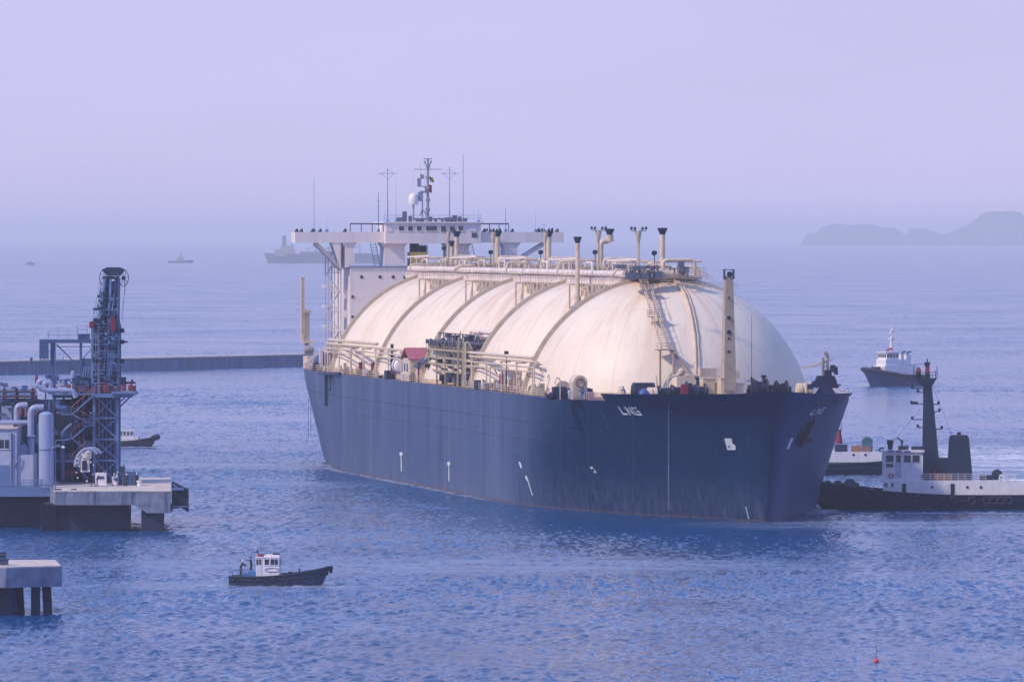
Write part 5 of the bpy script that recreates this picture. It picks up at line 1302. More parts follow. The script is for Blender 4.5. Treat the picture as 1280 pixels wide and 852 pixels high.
mb = MB(); x = TX(1125.5); mb.lathe([(.3, 0), (.45, .4), (.35, .7), (.5, .8), (.5, 1.5)], (x, 0, TZ(563)), 10); mb.build('searchlight', dark, tug)
mb = MB(); x = TX(1142); z = TZ(563); mb.box((x, .3, z + .3), (1.6, 1.2, .6)); mb.bend([(x + .3, .3, z + .4), (x + .2, .3, z + 1.3), (x + 1.0, .3, z + 1.9)], .13, 6); mb.lathe([(.16, -.2), (.2, .5)], (x + .2, .3, z + 1.0), 8); mb.box((x - 2.1, .3, z + .3), (1.8, 1.5, .5)); mb.build('water_cannon', dark, tug)
# tower mast
mb = MB(); xa, xb = TX(1165), TX(1189); xc = (xa + xb) / 2; zm = TZ(478)
vs = [(xb, -1.2, z1), (xa, -1.2, z1), (xa, 1.2, z1), (xb, 1.2, z1)]
xt = TX(1172); vs += [(TX(1177), -.5, zm), (TX(1167), -.5, zm), (TX(1167), .5, zm), (TX(1177), .5, zm)]
mb.add(vs, [(3, 2, 1, 0), (4, 5, 6, 7), (0, 1, 5, 4), (1, 2, 6, 5), (2, 3, 7, 6), (3, 0, 4, 7)]); tower = mb.build('mast_tower', tugtower, tug, smooth=False)
mb = MB(); mb.prism([(TX(1155), 0, zm + .6), (TX(1184), 0, zm + .6), (TX(1178), 0, zm - .6), (TX(1165), 0, zm - .6)], (0, -.9, 0), (0, .9, 0))
for px, z in ((1155, 2.4), (1184, 2.4), (1182, 1.8), (1158, 1.6)): mb.tube((TX(px), .6, zm + .5), (TX(px), .6, zm + z), .06, n=5)
mb.rail([(TX(1155), .85, zm + .6), (TX(1184), .85, zm + .6)], .9, .7, .05, 2)
mb.lathe([(.45, 0), (.3, 1.8), (.15, 2.4)], (TX(1172), 0, zm + .5), 8); mb.tube((TX(1172), 0, zm + 2.5), (TX(1172), 0, TZ(449)), .09, n=6); mb.bar((TX(1168), 0, TZ(454)), (TX(1176), 0, TZ(454)), .2); mb.box((TX(1171.5), 0, TZ(456)), (.8, .6, .6)); mb.lathe([(.5, 0), (.35, 1.0), (.4, 1.3), (.1, 1.8)], (TX(1161), 0, zm + .5), 8)
mb.build('mast_platform', tugtower, tower)
mb = MB(); mb.cut(); mb.box((TX(1172.5), .1, TZ(463)), (.55, .7, .9)); mb.cut(); mb.box((TX(1161), .1, TZ(464)), (.7, .7, .5)); mb.each('red_lantern', mat('lantern_red', (.25, .03, .05), .5), tower)
mb = MB()
for px0, px1, py in ((1153, 1167, 486), (1160, 1167, 491), (1152, 1167, 505.5), (1153, 1167, 525), (1160, 1167, 535), (1186, 1179, 506), (1187, 1181, 515), (1190, 1183, 537)):
    mb.cut(); a, b = (TX(px0), 0, TZ(py)), (TX(px1), 0, TZ(py)); mb.bar(a, b, .14); mb.bar(b, (TX(px1), 0, TZ(py + 4)), .12); mb.lathe([(.1, 0), (.2, .1), (.2, .4), (.08, .5)], a, 8)
mb.box((TX(1156), 0, TZ(504)), (1.0, .5, .35)); mb.each('lamp_bracket', tugtower, tower)
mb = MB(); mb.cut(); mb.tube((TX(1163), 0, TZ(512)), (TX(1131), 0, TZ(551)), .03, n=4); mb.cut(); mb.tube((TX(1178), 0, TZ(482)), (TX(1203), 0, TZ(545)), .03, n=4); mb.each('stay_wire', steeld, tower)
# funnel
mb = MB(); vs = []
fx0, fx1, ft0, ft1 = TX(1229), TX(1196), TX(1224), TX(1199)
zf = TZ(548)
vs = [(fx0, -1.6, z1), (fx1, -1.6, z1), (fx1, 1.6, z1), (fx0, 1.6, z1), (ft0, -1.3, zf), (ft1, -1.3, zf), (ft1, 1.3, zf), (ft0, 1.3, zf), (ft0 + .3, -1.1, zf + .45), (ft1 - .4, -1.1, zf + .45), (ft1 - .4, 1.1, zf + .45), (ft0 + .3, 1.1, zf + .45)]
mb.add(vs, [(3, 2, 1, 0), (8, 9, 10, 11), (0, 1, 5, 4), (1, 2, 6, 5), (2, 3, 7, 6), (3, 0, 4, 7), (4, 5, 9, 8), (5, 6, 10, 9), (6, 7, 11, 10), (7, 4, 8, 11)]); fn = mb.build('funnel', tugtower, tug, smooth=False)
mb = MB()
for k in range(9): mb.box((ft0 + .35 + k * (ft1 - ft0 - .6) / 8, 1.2, zf + .2), (.18, .12, .4))
mb.lathe([(.3, 0), (.3, .5)], ((ft0 + ft1) / 2, 0, zf + .4), 10); mb.build('funnel_louvres', dark, fn, kind='stuff')
mb = MB(); mb.bx((TX(1198), -1.4, z1), (TX(1186), 1.4, TZ(573))); mb.build('engine_casing', tugtower, tug, smooth=False)
mb = MB(); mb.lathe([(.02, 0), (.75, .02), (.8, -.05)], (TX(1182), 1.3, TZ(591)), 16, 'Y'); mb.build('hose_reel', dark, tug)
mb = MB(); mb.box((TX(1182), 1.42, TZ(590)), (.4, .1, .5)); mb.build('hose_reel_cap', redp, tug)
mb = MB(); mb.bx((TX(1202.5), 2.2, z1), (TX(1180), 3.0, TZ(592.5))); mb.build('orange_crate', orangep, tug, smooth=False)
mb = MB(); mb.rail([(TX(1167), 3.1, z1), (TX(1245), 3.1, z1)], 1.0, 1.1, .04); mb.build('railing', whitep, tug)
mb = MB(); mb.rail([(TX(1262), 3.2, z1 - .2), (TX(1281), 3.2, z1 - .2)], 1.1, 1.2, .09, 2); mb.bend([(TX(1262), 2, z1), (TX(1262), 2, TZ(595)), (TX(1268), 2, TZ(595)), (TX(1268), 2, z1)], .12, 6); mb.build('aft_rail', whitep, tug)
mb = MB(); mb.lathe([(.02, -.9), (.8, -.8), (.85, 0), (.8, .8), (.02, .9)], (TX(1259), 0, TZ(594)), 14, 'Y'); mb.box((TX(1246), 0, z1 + .3), (2.2, 3, .8)); mb.build('towing_winch', dark, tug)
mb = MB(); mb.ladder((TX(1101), 2.4, TZ(614)), (TX(1114), 2.4, TZ(594)), .8, (0, 1, 0), .4, .07); mb.build('boat_stair', whitep, tug)
mb = MB()
for px, w in ((1075, 1.1), (1060, .8), (1047, .8)):
    x = TX(px); mb.cut(); mb.lathe([(.85 * w, -w * .8), (.9 * w, -w * .8), (.6 * w, -w * .6), (.6 * w, w * .6), (.9 * w, w * .8)], (x, 0, 3.6), 14, 'Y'); mb.box((x, 0, 3.0), (1.4 * w, 2 * w, .9))
for px in (1085, 1052, 1068, 1040): mb.cut(); mb.lathe([(.2, 0), (.2, .8), (.3, .9)], (TX(px), 1.4, 3.1), 8)
mb.each('bow_winch', mat('winch_teal', (.05, .10, .14), .5, var=.4), tug)
mb = MB()
for px in (1127, 1168): mb.cut(); mb.torus((TX(px), 3.02, TZ(595)), .33, .09, 'Y', 14, 6)
mb.each('lifebuoy', railred, tug)

# ---- second work boat, half hidden behind the tanker's bow
D2 = Dz(594); S2 = F / D2
wb = thing('work_boat', 'low white workboat half hidden behind the tanker bow and tug', 'boat', ((1062 - 640) / S2, D2 + 3.5, 0), .02)
def build_simple(root, L_, B, sheer, zb, m, **kw): return build_craft(root, L_, B, sheer, zb, m, steeld, (.55,), **kw)
build_simple(wb, 24, 7, 1.9, 3.0, tugblack)
lx = lambda px: (px - 1062) / S2
lz = lambda py: H - (py - 292) / S2
mb = MB(); mb.bx((lx(1015), -2.9, 1.6), (lx(1116), 2.9, lz(565))); dh2 = mb.build('deckhouse', whitep, wb, smooth=False)
mb = MB(); mb.bx((lx(1015), -3.1, lz(577.5)), (lx(1117), -2.9, lz(579.5))); mb.build('sheer_strip', teal, dh2, smooth=False)
for px in (1067, 1082): mb = MB(); mb.lathe([(.02, -.03), (.18, -.03), (.24, .03)], (lx(px), -2.93, lz(568.5)), 12, 'Y'); mb.build('porthole', glass, dh2)
mb = MB(); c = (lx(1085), -.5, lz(553)); mb.lathe([(.95, -.9), (.95, .9)], c, 16, 'Y'); mb.box((lx(1085), 0, lz(561)), (1.8, 2, 1)); mb.build('net_winch', teal, wb)
mb = MB(); mb.bx((lx(1066), -1.5, lz(565)), (lx(1089), 1, lz(557.5))); mb.build('orange_crate', orangep, wb, smooth=False)
mb = MB(); mb.lathe([(.02, -.6), (.5, -.5), (.5, .5), (.02, .6)], (lx(1103), -1, lz(562.5)), 12, 'Y'); mb.torus((lx(1098), -1.6, lz(566)), .45, .07, 'Y'); mb.build('deck_gear', dark, wb)
mb = MB(); mb.rail([(lx(1072), -2.6, lz(565)), (lx(1097), -2.6, lz(565))], 1.3, .9, .05); mb.build('railing', steell, wb)
mb = MB(); mb.lathe([(.65, 0), (.55, .9), (.38, 1.8), (.3, 2.5)], (lx(1050), 0, lz(555)), 10); mb.build('red_cone', redp, wb)
mb = MB(); mb.tube((lx(1052), 0, lz(550)), (lx(1053), 0, lz(531)), .06, n=5); mb.bx((lx(1045), -1.6, lz(565)), (lx(1060), 1.4, lz(556))); mb.build('cone_base', steeld, wb)

# ---- background tug, bow to the left
D3 = Dz(482); S3 = F / D3
bt = thing('background_tug', 'blue-hulled tug with white house and fendered bow steaming in open water', 'tugboat', ((1117 - 640) / S3, D3 + 3, 0), math.pi + .55)
build_craft(bt, 20, 8.0, 2.9, 5.0, tugblue, steeld, (.8,), rake=3.0, stern_w=.8)
q_half, q_top, q_pt = craft_hull(20, 8.0, 2.9, 5.0, rake=3.0, stern_w=.8)
mb = MB(); mb.path([q_pt(u, .95, -1) for u in (.55, .7, .82, .9, .95, .985)] + [(10.2, 0, 4.7)] + [q_pt(u, .95, 1) for u in (.985, .95, .9, .82, .7, .55)], .5, 8); mb.build('bow_fender', rubber, bt)
for u in (.1, .2, .3, .4, .5): p = q_pt(u, .75, 1); tyre(bt, (p[0], p[1] + .2, p[2]), .5, .2)
mb = MB(); mb.bx((-6.5, -2.7, 2.0), (4.6, 2.7, 5.6)); dh3 = mb.build('deckhouse', whitep, bt, smooth=False)
mb = MB(); mb.bx((-.8, -2.4, 5.6), (4.0, 2.4, 7.3)); mb.bx((-.4, -2.1, 7.3), (3.6, 2.1, 9.2)); mb.bx((-.7, -2.4, 9.2), (3.9, 2.4, 9.4)); w3 = mb.build('wheelhouse', whitep, bt, smooth=False)
for k in (-1.5, -.5, .5, 1.5): win(w3, (3.63, k, 8.35), .75, .95, 'X')
for k in (0, 1.1, 2.2, 3.1): win(w3, (k, 2.13, 8.35), .75, .95)
mb = MB(); mb.tube((.6, 0, 9.4), (.4, 0, 13.6), .5, .32, n=8); mb.box((.4, 0, 13.0), (1.3, 1.6, .25)); mb.tube((.4, 0, 13.6), (.4, 0, 17.2), .12, n=6); mb.bar((.4, -1, 14.6), (.4, 1, 14.6), .15); mb.box((.4, 0, 14.9), (.8, .8, .6)); mb.bar((.4, -.8, 15.8), (.4, .9, 15.3), .15); mb.build('mast', housep, w3)
mb = MB(); mb.cut(); mb.box((.9, 0, 10.2), (.9, 1.0, .6)); mb.cut(); mb.box((2.8, 1.5, 9.9), (.8, .5, .5)); mb.each('mast_lantern', railred, w3)
for s in (-1.3, 1.3): mb = MB(); mb.bx((-4.8, s - .6, 5.6), (-3.2, s + .6, 8.6)); mb.build('funnel', whitep, bt, smooth=False); mb = MB(); mb.bend([(-4, s, 8.6), (-4, s, 9.2), (-5.2, s, 9.4)], .22, 8); mb.build('exhaust', dark, bt)
mb = MB(); mb.cut(); mb.rail([(-9, 2.9, 2.9), (-2, 3.6, 3.0), (4, 3.6, 3.2)], 1, 1.2, .05); mb.cut(); mb.rail([(-1, 2.3, 5.6), (4, 2.3, 5.6), (4, -2.3, 5.6)], 1, 1, .05); mb.each('railing', whitep, bt)
for k in (-2.3, 2.6): mb = MB(); mb.torus((4.65, k * .8, 4.6), .4, .1, 'X', 14, 6); mb.build('lifebuoy', railred, bt)
mb = MB(); mb.box((-7.8, 0, 2.9), (1.6, 2, 1.2)); mb.box((5.8, 0, 4.6), (1.6, 2.2, 1.4)); mb.bar((-3, 2.5, 5.6), (-10.5, 0, 6.0), .14); mb.build('towing_gear', steeld, bt)

# ---- small tug left, passing behind the loading tower
D4 = Dz(558.5); S4 = F / D4
lt = thing('small_tug', 'small dark tug emerging to the right of the loading tower', 'tugboat', ((166 - 640) / S4, D4 + 2, 0), .0)
build_craft(lt, 9.6, 3.4, 1.1, 2.0, tugblack, steeld, (.7,), rake=1.2)
h4, t4, p4 = craft_hull(9.6, 3.4, 1.1, 2.0, rake=1.2)
mb = MB(); mb.path([p4(.9, .95, -1), p4(.97, .95, -1), (4.8, 0, 1.9), p4(.97, .95, 1), p4(.9, .95, 1)], .55, 8); mb.build('bow_fender', rubber, lt)
mb = MB(); mb.bx((-3.9, -1.1, .9), (1.0, 1.1, 1.9)); mb.bx((-2.8, -1.0, 1.9), (.1, 1.0, 3.2)); mb.bx((-2.9, -1.1, 3.2), (.3, 1.1, 3.35)); w4 = mb.build('wheelhouse', whitep, lt, smooth=False)
for k in (-2.4, -1.7, -1.0, -.3): win(w4, (k, -1.03, 2.65), .45, .7)
mb = MB(); mb.tube((-2.6, 0, 3.4), (-2.8, 0, 5.0), .05, n=5); mb.bar((-3.1, 0, 4.3), (-2.4, 0, 4.2), .08); mb.build('mast', steeld, lt)
mb = MB(); mb.box((.6, 0, 1.5), (1.2, .6, .4)); mb.build('red_hose', redp, lt)

# ---- launch in the foreground with two men
D5 = Dz(732); S5 = F / D5
lb = thing('launch', 'small blue launch with a white cabin and tyres crossing the foreground', 'boat', ((350 - 640) / S5, D5 + 1.2, 0), -.10)
build_craft(lb, 12.2, 3.5, 1.05, 2.25, mat('launch_hull', (.022, .05, .11), .5, dirt=(.08, .11, .2), dirt_amt=.7, scale=1.2), mat('launch_deck', (.10, .16, .24), .6), (.62,), rake=1.1, stern_w=.72)
h5, t5, p5 = craft_hull(12.2, 3.5, 1.05, 2.25, rake=1.1, stern_w=.72)
for u in (.08, .24, .37, .46, .57): p = p5(u, .7, -1); tyre(lb, (p[0], p[1] - .14, p[2]), .24, .11)
mb = MB(); mb.path([p5(.95, .98, -1), (6.15, 0, 2.15), p5(.95, .98, 1)], .22, 8); mb.tube((6.05, 0, 1.5), (6.15, 0, 2.1), .2, n=8); mb.build('bow_fender', rubber, lb)
cx0, cx1 = (320.5 - 350) / S5, (349.8 - 350) / S5
mb = MB(); mb.bx((cx0, -1.05, .7), (cx1, 1.05, 3.35)); cab = mb.build('cabin', whitep, lb, smooth=False)
mb = MB(); mb.bx((cx0 - .1, -1.15, 3.35), (cx1 + .08, 1.15, 3.45)); mb.bx((cx0 + 1.0, -1.0, 3.45), (cx1, 1.0, 3.68)); mb.build('roof', whitep, cab, smooth=False)
for px, w in ((322.5, .28), (326, .28), (334.3, .55), (341.3, .45), (346.4, .38)): win(cab, ((px - 350) / S5, -1.07, 2.85), w, .68)
for k in (-.5, .5): win(cab, (cx1 + .02, k, 2.85), .7, .65, 'X')
mb = MB(); mb.box(((324.8 - 350) / S5, -1.07, 1.75), (.55, .05, 1.9)); mb.build('door', mat('door_white', (.66, .68, .8), .5), cab, smooth=False)
mb = MB(); mb.torus(((341 - 350) / S5, -1.09, 1.9), .85, .035, 'Y', 22, 5, .28); mb.build('cabin_grab_rail', steell, cab)
mb = MB(); mb.lathe([(.4, 0), (.38, .2), (.2, .32)], (cx0 + .45, 0, 3.45), 12); mb.build('roof_hatch', redp, cab)
mb = MB(); mb.tube((cx0 + .15, .2, 3.4), (cx0 + .05, .2, 4.3), .04, n=5); mb.box((cx0, .2, 4.05), (.25, .1, .3)); mb.lathe([(.25, 0), (.28, .1), (.1, .2)], (cx1 - .7, 0, 3.68), 10); mb.tube((cx1 - .7, 0, 3.68), (cx1 - .7, 0, 4.05), .03, n=4); mb.box((cx1 - .3, .2, 3.78), (.5, .5, .15)); mb.build('antenna', steeld, cab)
mb = MB(); mb.bx(((303 - 350) / S5, -.9, .7), ((320 - 350) / S5, .9, 1.5)); mb.bx(((313 - 350) / S5, -1.0, .8), ((320 - 350) / S5, 1.0, 1.75)); mb.build('engine_box', mat('blue_locker', (.06, .20, .52), .5), lb, smooth=False)
mb = MB(); mb.bend([p5(.01, 1, -1), (-6.0, -1.1, 1.75), (-4.9, -1.45, 1.85), (-3.4, -1.5, 1.85)], .05, 5); mb.bend([p5(.01, 1, 1), (-6.0, 1.1, 1.75), (-4.9, 1.45, 1.85), (-3.4, 1.5, 1.85)], .05, 5); mb.tube((-4.9, -1.45, .9), (-4.9, -1.45, 1.85), .04, n=4); mb.tube((-6.0, -1.1, 1.75), (-6, 1.1, 1.75), .05, n=5); mb.build('stern_rail', steell, lb)
mb = MB(); mb.tube((2.3, 0, 1.2), (2.3, 0, 2.05), .09, n=8); mb.bar((2.1, 0, 1.9), (2.5, 0, 1.9), .07); mb.box((1.2, 0, 1.4), (.5, .5, .5)); mb.box((.5, .3, 1.3), (.7, .5, .35)); mb.build('bow_bitt', dark, lb)
LM = frame(lb)
person(LM @ Vector(((299.5 - 350) / S5, .1, 1.05)), -1.5, 'work', cloth_d, helm_w, 'man in dark clothes and white cap bending at the launch stern', scale=1.15)
person(LM @ Vector(((312.5 - 350) / S5, .4, 1.5)), 1.35, 'point', cloth_d, helm_y, 'man in dark jacket reaching out towards the stern beside the launch cabin', scale=1.08)

# ---- buoy
D6 = Dz(827.5); b0 = P(1095.5, 827, D6)
by = thing('marker_buoy', 'small red float buoy with thin black pole in the lower right water', 'buoy', (b0.x, D6, 0))
mb = MB(); mb.lathe([(.1, -.25), (.24, -.15), (.27, .05), (.22, .22), (.08, .36), (.02, .38)], (0, 0, .05), 14); mb.build('float', buoyred, by)
mb = MB(); mb.tube((0, 0, .2), (.02, 0, 1.75), .035, .02, n=6); mb.build('pole', dark, by)
mb = MB(); mb.lathe([(.28, -.06), (.285, 0), (.24, .04)], (0, 0, -.02), 14); mb.build('collar', rubber, by)

# ---- distant vessels
def far_vessel(label, px, py, L_, B, sheer, zb, rz, boxes, nm='distant_ship', m=farship, cat='ship'):
    D = Dz(py); r_ = thing(nm, label, cat, ((px - 640) / F * D, D, 0), rz)
    build_craft(r_, L_, B, sheer, zb, m, m, (), rake=L_ * .03, keel=-2)
    for (n_, a, b, mm) in boxes: mb = MB(); mb.bx(a, b); mb.build(n_, mm, r_, smooth=False)
    return r_
D = Dz(328.5); k = D / F
r_ = far_vessel('hazy cargo ship on the horizon left of the tanker bridge', 405, 328.5, 150 * k, 24, 10 * k, 12 * k, math.pi, [
    ('superstructure', (36 * k, -10, 8 * k), (62 * k, 10, 17 * k), farwhite), ('bridge', (38 * k, -8, 17 * k), (54 * k, 8, 22 * k), farwhite),
    ('funnel', (47.5 * k, -3, 22 * k), (52 * k, 3, 34 * k), farship), ('deck_cargo', (-20 * k, -9, 10 * k), (30 * k, 9, 14 * k), farship), ('hatch_covers', (-60 * k, -9, 10 * k), (-30 * k, 9, 12 * k), farship)])
mb = MB(); mb.cut(); mb.tube((40 * k, 0, 20 * k), (40 * k, 0, 27 * k), 1.0, .6, n=6)
for q in (-10, -45, 10): mb.cut(); mb.tube((q * k, 0, 10 * k), (q * k, 0, 24 * k), .8, .5, n=6); mb.bar((q * k, 0, 22 * k), ((q + 12) * k, 0, 15 * k), 1.0)
mb.each('mast', farship, r_)
D = Dz(328.5); k = D / F
r_ = far_vessel('faint small coaster alone on the hazy horizon at left', 226, 328.5, 32 * k, 9, 2.6 * k, 3.6 * k, .0, [('deckhouse', (-5 * k, -3, 2 * k), (4 * k, 3, 7 * k), farwhite), ('wheelhouse', (-2 * k, -2, 7 * k), (2 * k, 2, 10 * k), farwhite)])
mb = MB(); mb.tube((1 * k, 0, 9 * k), (1 * k, 0, 15 * k), .9, .5, n=6); mb.build('mast', farship, r_)
D = Dz(331); k = D / F
r_ = far_vessel('tiny barely visible craft at the far left horizon', 38, 331, 12 * k, 5, 2.0 * k, 2.6 * k, .0, [('deckhouse', (-3 * k, -2, 1.5 * k), (2 * k, 2, 4.5 * k), farwhite)], 'distant_boat', cat='boat')

# ------------------------------------------------------------------ island
def island(px_pts, D, label, depth=900, seed=1):
    rnd = random.Random(seed); k = D / F; prof = pchip([p for p, _ in px_pts], [(311 - y) * k for _, y in px_pts])
    x0, x1 = px_pts[0][0], px_pts[-1][0]; N = 180; M = 16; vs = []
    nz = [rnd.uniform(-1, 1) for _ in range(N * M * 2)]
    for i in range(N + 1):
        px = x0 + (x1 - x0) * i / N; h = max(prof(px), 0)
        for j in range(M + 1):
            v = j / M; env = math.sin(math.pi * v) ** .7 if 0 < v < 1 else 0
            jit = (nz[(i * M + j) % len(nz)] * 1.2 + math.sin(i * .35 + j) * 1.0) * env * min(1, h / 40)
            vs.append(((px - 640) * k, D + (v - .5) * depth, (h * (.72 + .2 * math.sin(i * .12 + j * .8) if j != M // 2 else 1) * env if j != M // 2 else h) + jit - (2 if env == 0 else 0)))
    q = M + 1; mb = MB(); mb.add(vs, [(i * q + j, i * q + j + 1, (i + 1) * q + j + 1, (i + 1) * q + j)[::-1] for i in range(N) for j in range(M)])
    o = mb.build('island_hill', forest); o['kind'] = 'structure'; o['label'] = label; return o
DI = 26000
island([(1004, 311), (1008, 297), (1018, 295.5), (1028, 288), (1048, 284.5), (1060, 286), (1075, 285), (1090, 285), (1100, 288), (1118, 290), (1130, 296.5), (1134, 296), (1137, 289), (1150, 290), (1165, 293), (1180, 296.5), (1192, 294), (1205, 287), (1216, 281), (1230, 271), (1240, 269.5), (1262, 268.5), (1272, 270), (1282, 276), (1330, 292), (1390, 311)], DI, 'hazy wooded island on the right horizon')

# ------------------------------------------------------------------ breakwater
DB0 = Dz(474); DB1 = Dz(457.5)
bw = thing('breakwater', 'long low concrete breakwater wall running behind the jetty to the tanker', 'breakwater', (0, DB0, 0))
def bwpt(px, f): # f 0..1 along
    D = DB0 + (DB1 - DB0) * f; return Vector(((px - 640) / F * D, D, 0))
A = bwpt(-420, -.2); B = bwpt(440, 1.1); L_ = (B - A).length; dirv = (B - A).normalized(); nv = Vector((-dirv.y, dirv.x, 0))
NSEG = 66
for i in range(NSEG):
    a = A + dirv * (L_ * i / NSEG + .08); b = A + dirv * (L_ * (i + 1) / NSEG - .08); a = a - Vector((0, DB0, 0)); b = b - Vector((0, DB0, 0))
    hh = 3.35 + .04 * (i % 3); mb = MB(); mb.prism([a + Vector((0, 0, -2)), b + Vector((0, 0, -2)), b + nv * 7 + Vector((0, 0, -2)), a + nv * 7 + Vector((0, 0, -2))], (0, 0, 0), (0, 0, hh + 2)); mb.build('wall_block', mat('breakwater_stone', (.13, .18, .32), .85, var=.2, scale=.15, dirt=(.06, .09, .18), dirt_amt=.8, streak=.5) if 'breakwater_stone' not in MATS else MATS['breakwater_stone'], bw, smooth=False)
mb = MB(); a = A - Vector((0, DB0, 0)); b = B - Vector((0, DB0, 0)); mb.prism([a - nv * .3 + Vector((0, 0, 3.45)), b - nv * .3 + Vector((0, 0, 3.45)), b + nv * 7.3 + Vector((0, 0, 3.45)), a + nv * 7.3 + Vector((0, 0, 3.45))], (0, 0, 0), (0, 0, .45)); mb.build('coping', concrete, bw, smooth=False)
c = P(38, 460, DB0 + 6); pl = thing('beacon_post', 'short dark beacon post standing on the breakwater top', 'post', (c.x, DB0 + 10, 3.9)); mb = MB(); mb.tube((0, 0, 0), (0, 0, 1.5), .25, n=8); mb.lathe([(.4, 1.5), (.4, 2.1), (.05, 2.4)], (0, 0, 0), 8); mb.build('post', steeld, pl)

# ------------------------------------------------------------------ loading platform
JD = 1007.; JZ = 5.75; s = F / JD
def J(px, py, D=JD): return P(px, py, D)
jx = lambda px, D=JD: (px - 640) / F * D
jz = lambda py, D=JD: H - (py - 292) / F * D
plat = thing('loading_platform', 'concrete jetty platform on dark piers carrying the loading tower', 'jetty', (jx(140), JD, 0))
mb = MB(); poly = [(jx(69), JD, 0), (jx(213.5), JD, 0), (jx(213.5, 1062), 1062, 0), (jx(62, 1062), 1062, 0), (jx(62, 1018), 1018, 0)]
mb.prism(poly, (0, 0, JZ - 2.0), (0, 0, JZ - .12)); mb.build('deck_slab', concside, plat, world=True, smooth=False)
mb = MB(); mb.prism([(p_[0], p_[1] + (-.03 if p_[1] < 1010 else .03), 0) for p_ in poly], (0, 0, JZ - .12), (0, 0, JZ)); mb.build('deck_surface', concrete, plat, world=True, smooth=False)
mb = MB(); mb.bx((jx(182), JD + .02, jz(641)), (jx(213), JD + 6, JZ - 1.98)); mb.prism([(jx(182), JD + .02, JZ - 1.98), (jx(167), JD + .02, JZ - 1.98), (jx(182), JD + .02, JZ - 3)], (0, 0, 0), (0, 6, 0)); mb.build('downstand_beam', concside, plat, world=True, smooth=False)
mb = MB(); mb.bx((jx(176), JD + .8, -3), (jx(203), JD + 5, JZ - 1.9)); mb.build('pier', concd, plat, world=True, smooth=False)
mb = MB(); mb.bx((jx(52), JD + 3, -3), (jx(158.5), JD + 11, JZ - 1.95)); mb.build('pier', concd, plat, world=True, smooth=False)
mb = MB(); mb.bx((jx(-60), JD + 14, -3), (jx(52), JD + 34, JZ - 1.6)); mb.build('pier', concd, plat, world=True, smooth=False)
mb = MB(); mb.bx((jx(-60, 1020), 1018, JZ - 1.0), (jx(62, 1018) - .03, 1062, JZ - .02)); mb.build('side_deck', steel, plat, world=True, smooth=False)
mb = MB()
for k in range(7): mb.cut(); mb.bx((jx(48) + k * .35, JD + 2.6 - k * .1, -1), (jx(48) + k * .35 + .12, JD + 2.98, JZ - 2))
mb.each('pier_fin', steeld, plat, world=True, smooth=False)
mb = MB(); mb.rail([(jx(-20), 1017.8, JZ), (jx(45), 1017.8, JZ), (jx(62), 1012, JZ), (jx(65), 1009, JZ)], 1.1, 1.6, .045); mb.rail([(jx(-20), 1021, JZ), (jx(62), 1021, JZ)], 1.1, 1.6, .045); mb.build('railing', steell, plat, world=True)
mb = MB(); mb.bx((jx(-60, 1018), 1017.5, JZ - 1.2), (jx(63), 1017.8, JZ + .05)); mb.build('edge_beam', steell, plat, world=True, smooth=False)
for px, w in ((70, 1.0), (90, .7)): mb = MB(); mb.torus((jx(px), JD + 4, JZ + .08), w * .5, .08, 'Z', 12, 5); mb.build('rope_coil', dark, plat, world=True)
for px, D_ in ((174, JD + 20),): mb = MB(); mb.lathe([(.35, 0), (.28, .2), (.25, .5), (.42, .6), (.4, .75), (.02, .8)], (jx(px, D_), D_, JZ), 12); mb.build('bollard', whitep, plat, world=True)
# fender panel
fe = thing('fender_panel', 'dark rubber fender panel hanging on the right end of the jetty platform', 'fender', (jx(224), JD + 2, jz(620)))
mb = MB(); mb.prism([(jx(214), JD + 1, jz(602)), (jx(230), JD + 1, jz(610.5)), (jx(234), JD + 1, jz(611)), (jx(234), JD + 1, jz(640.5)), (jx(230), JD + 1, jz(637)), (jx(226), JD + 1, jz(635)), (jx(216), JD + 1, jz(636)), (jx(214), JD + 1, jz(636))], (0, 0, 0), (0, 3.2, 0)); mb.build('panel', rubber, fe, world=True, smooth=False)
mb = MB(); mb.bx((jx(214), JD + .4, jz(612.5)), (jx(229), JD + .95, jz(609.5))); mb.bx((jx(214.5), JD + .6, jz(634)), (jx(233.5), JD + .98, jz(632.5))); mb.tube((jx(216), JD + .7, jz(605)), (jx(222), JD + .7, jz(611)), .12, n=5); mb.build('bracket', steell, fe, world=True, smooth=False)

# ---- building at left
bd = thing('control_building', 'pale plastered pump building with stepped roof on the jetty deck', 'building', (jx(20, 1030), 1030, JZ))
BD = 1026
mb = MB(); mb.bx((jx(-40, BD), BD, JZ), (jx(20.5, BD), BD + 14, jz(536, BD))); mb.build('wall', wallp, bd, world=True, smooth=False)
mb = MB(); mb.bx((jx(20.6, BD), BD + .3, JZ), (jx(41, BD), BD + 12, jz(568.5, BD))); mb.build('annex_wall', wallp, bd, world=True, smooth=False)
mb = MB(); mb.bx((jx(-42, BD), BD - .25, jz(536, BD)), (jx(21.2, BD), BD + 14.2, jz(534.4, BD))); mb.bx((jx(-10, BD), BD + 3, jz(534.4, BD)), (jx(14, BD), BD + 8, jz(532, BD))); mb.build('roof', concrete, bd, world=True, smooth=False)
mb = MB(); mb.bx((jx(-1, BD), BD - .06, jz(560.5, BD)), (jx(5, BD), BD + .02, jz(549.5, BD))); mb.bx((jx(5.6, BD), BD - .06, jz(560.5, BD)), (jx(10.8, BD), BD + .02, jz(549.5, BD))); w_ = mb.build('window', glass, bd, world=True, smooth=False)
mb = MB(); mb.bx((jx(5, BD), BD - .1, jz(560.5, BD)), (jx(5.6, BD), BD, jz(549.5, BD))); mb.bx((jx(-2, BD), BD - .12, jz(561.5, BD)), (jx(11.5, BD), BD, jz(560.5, BD))); mb.build('window_frame', whitep, bd, world=True, smooth=False)
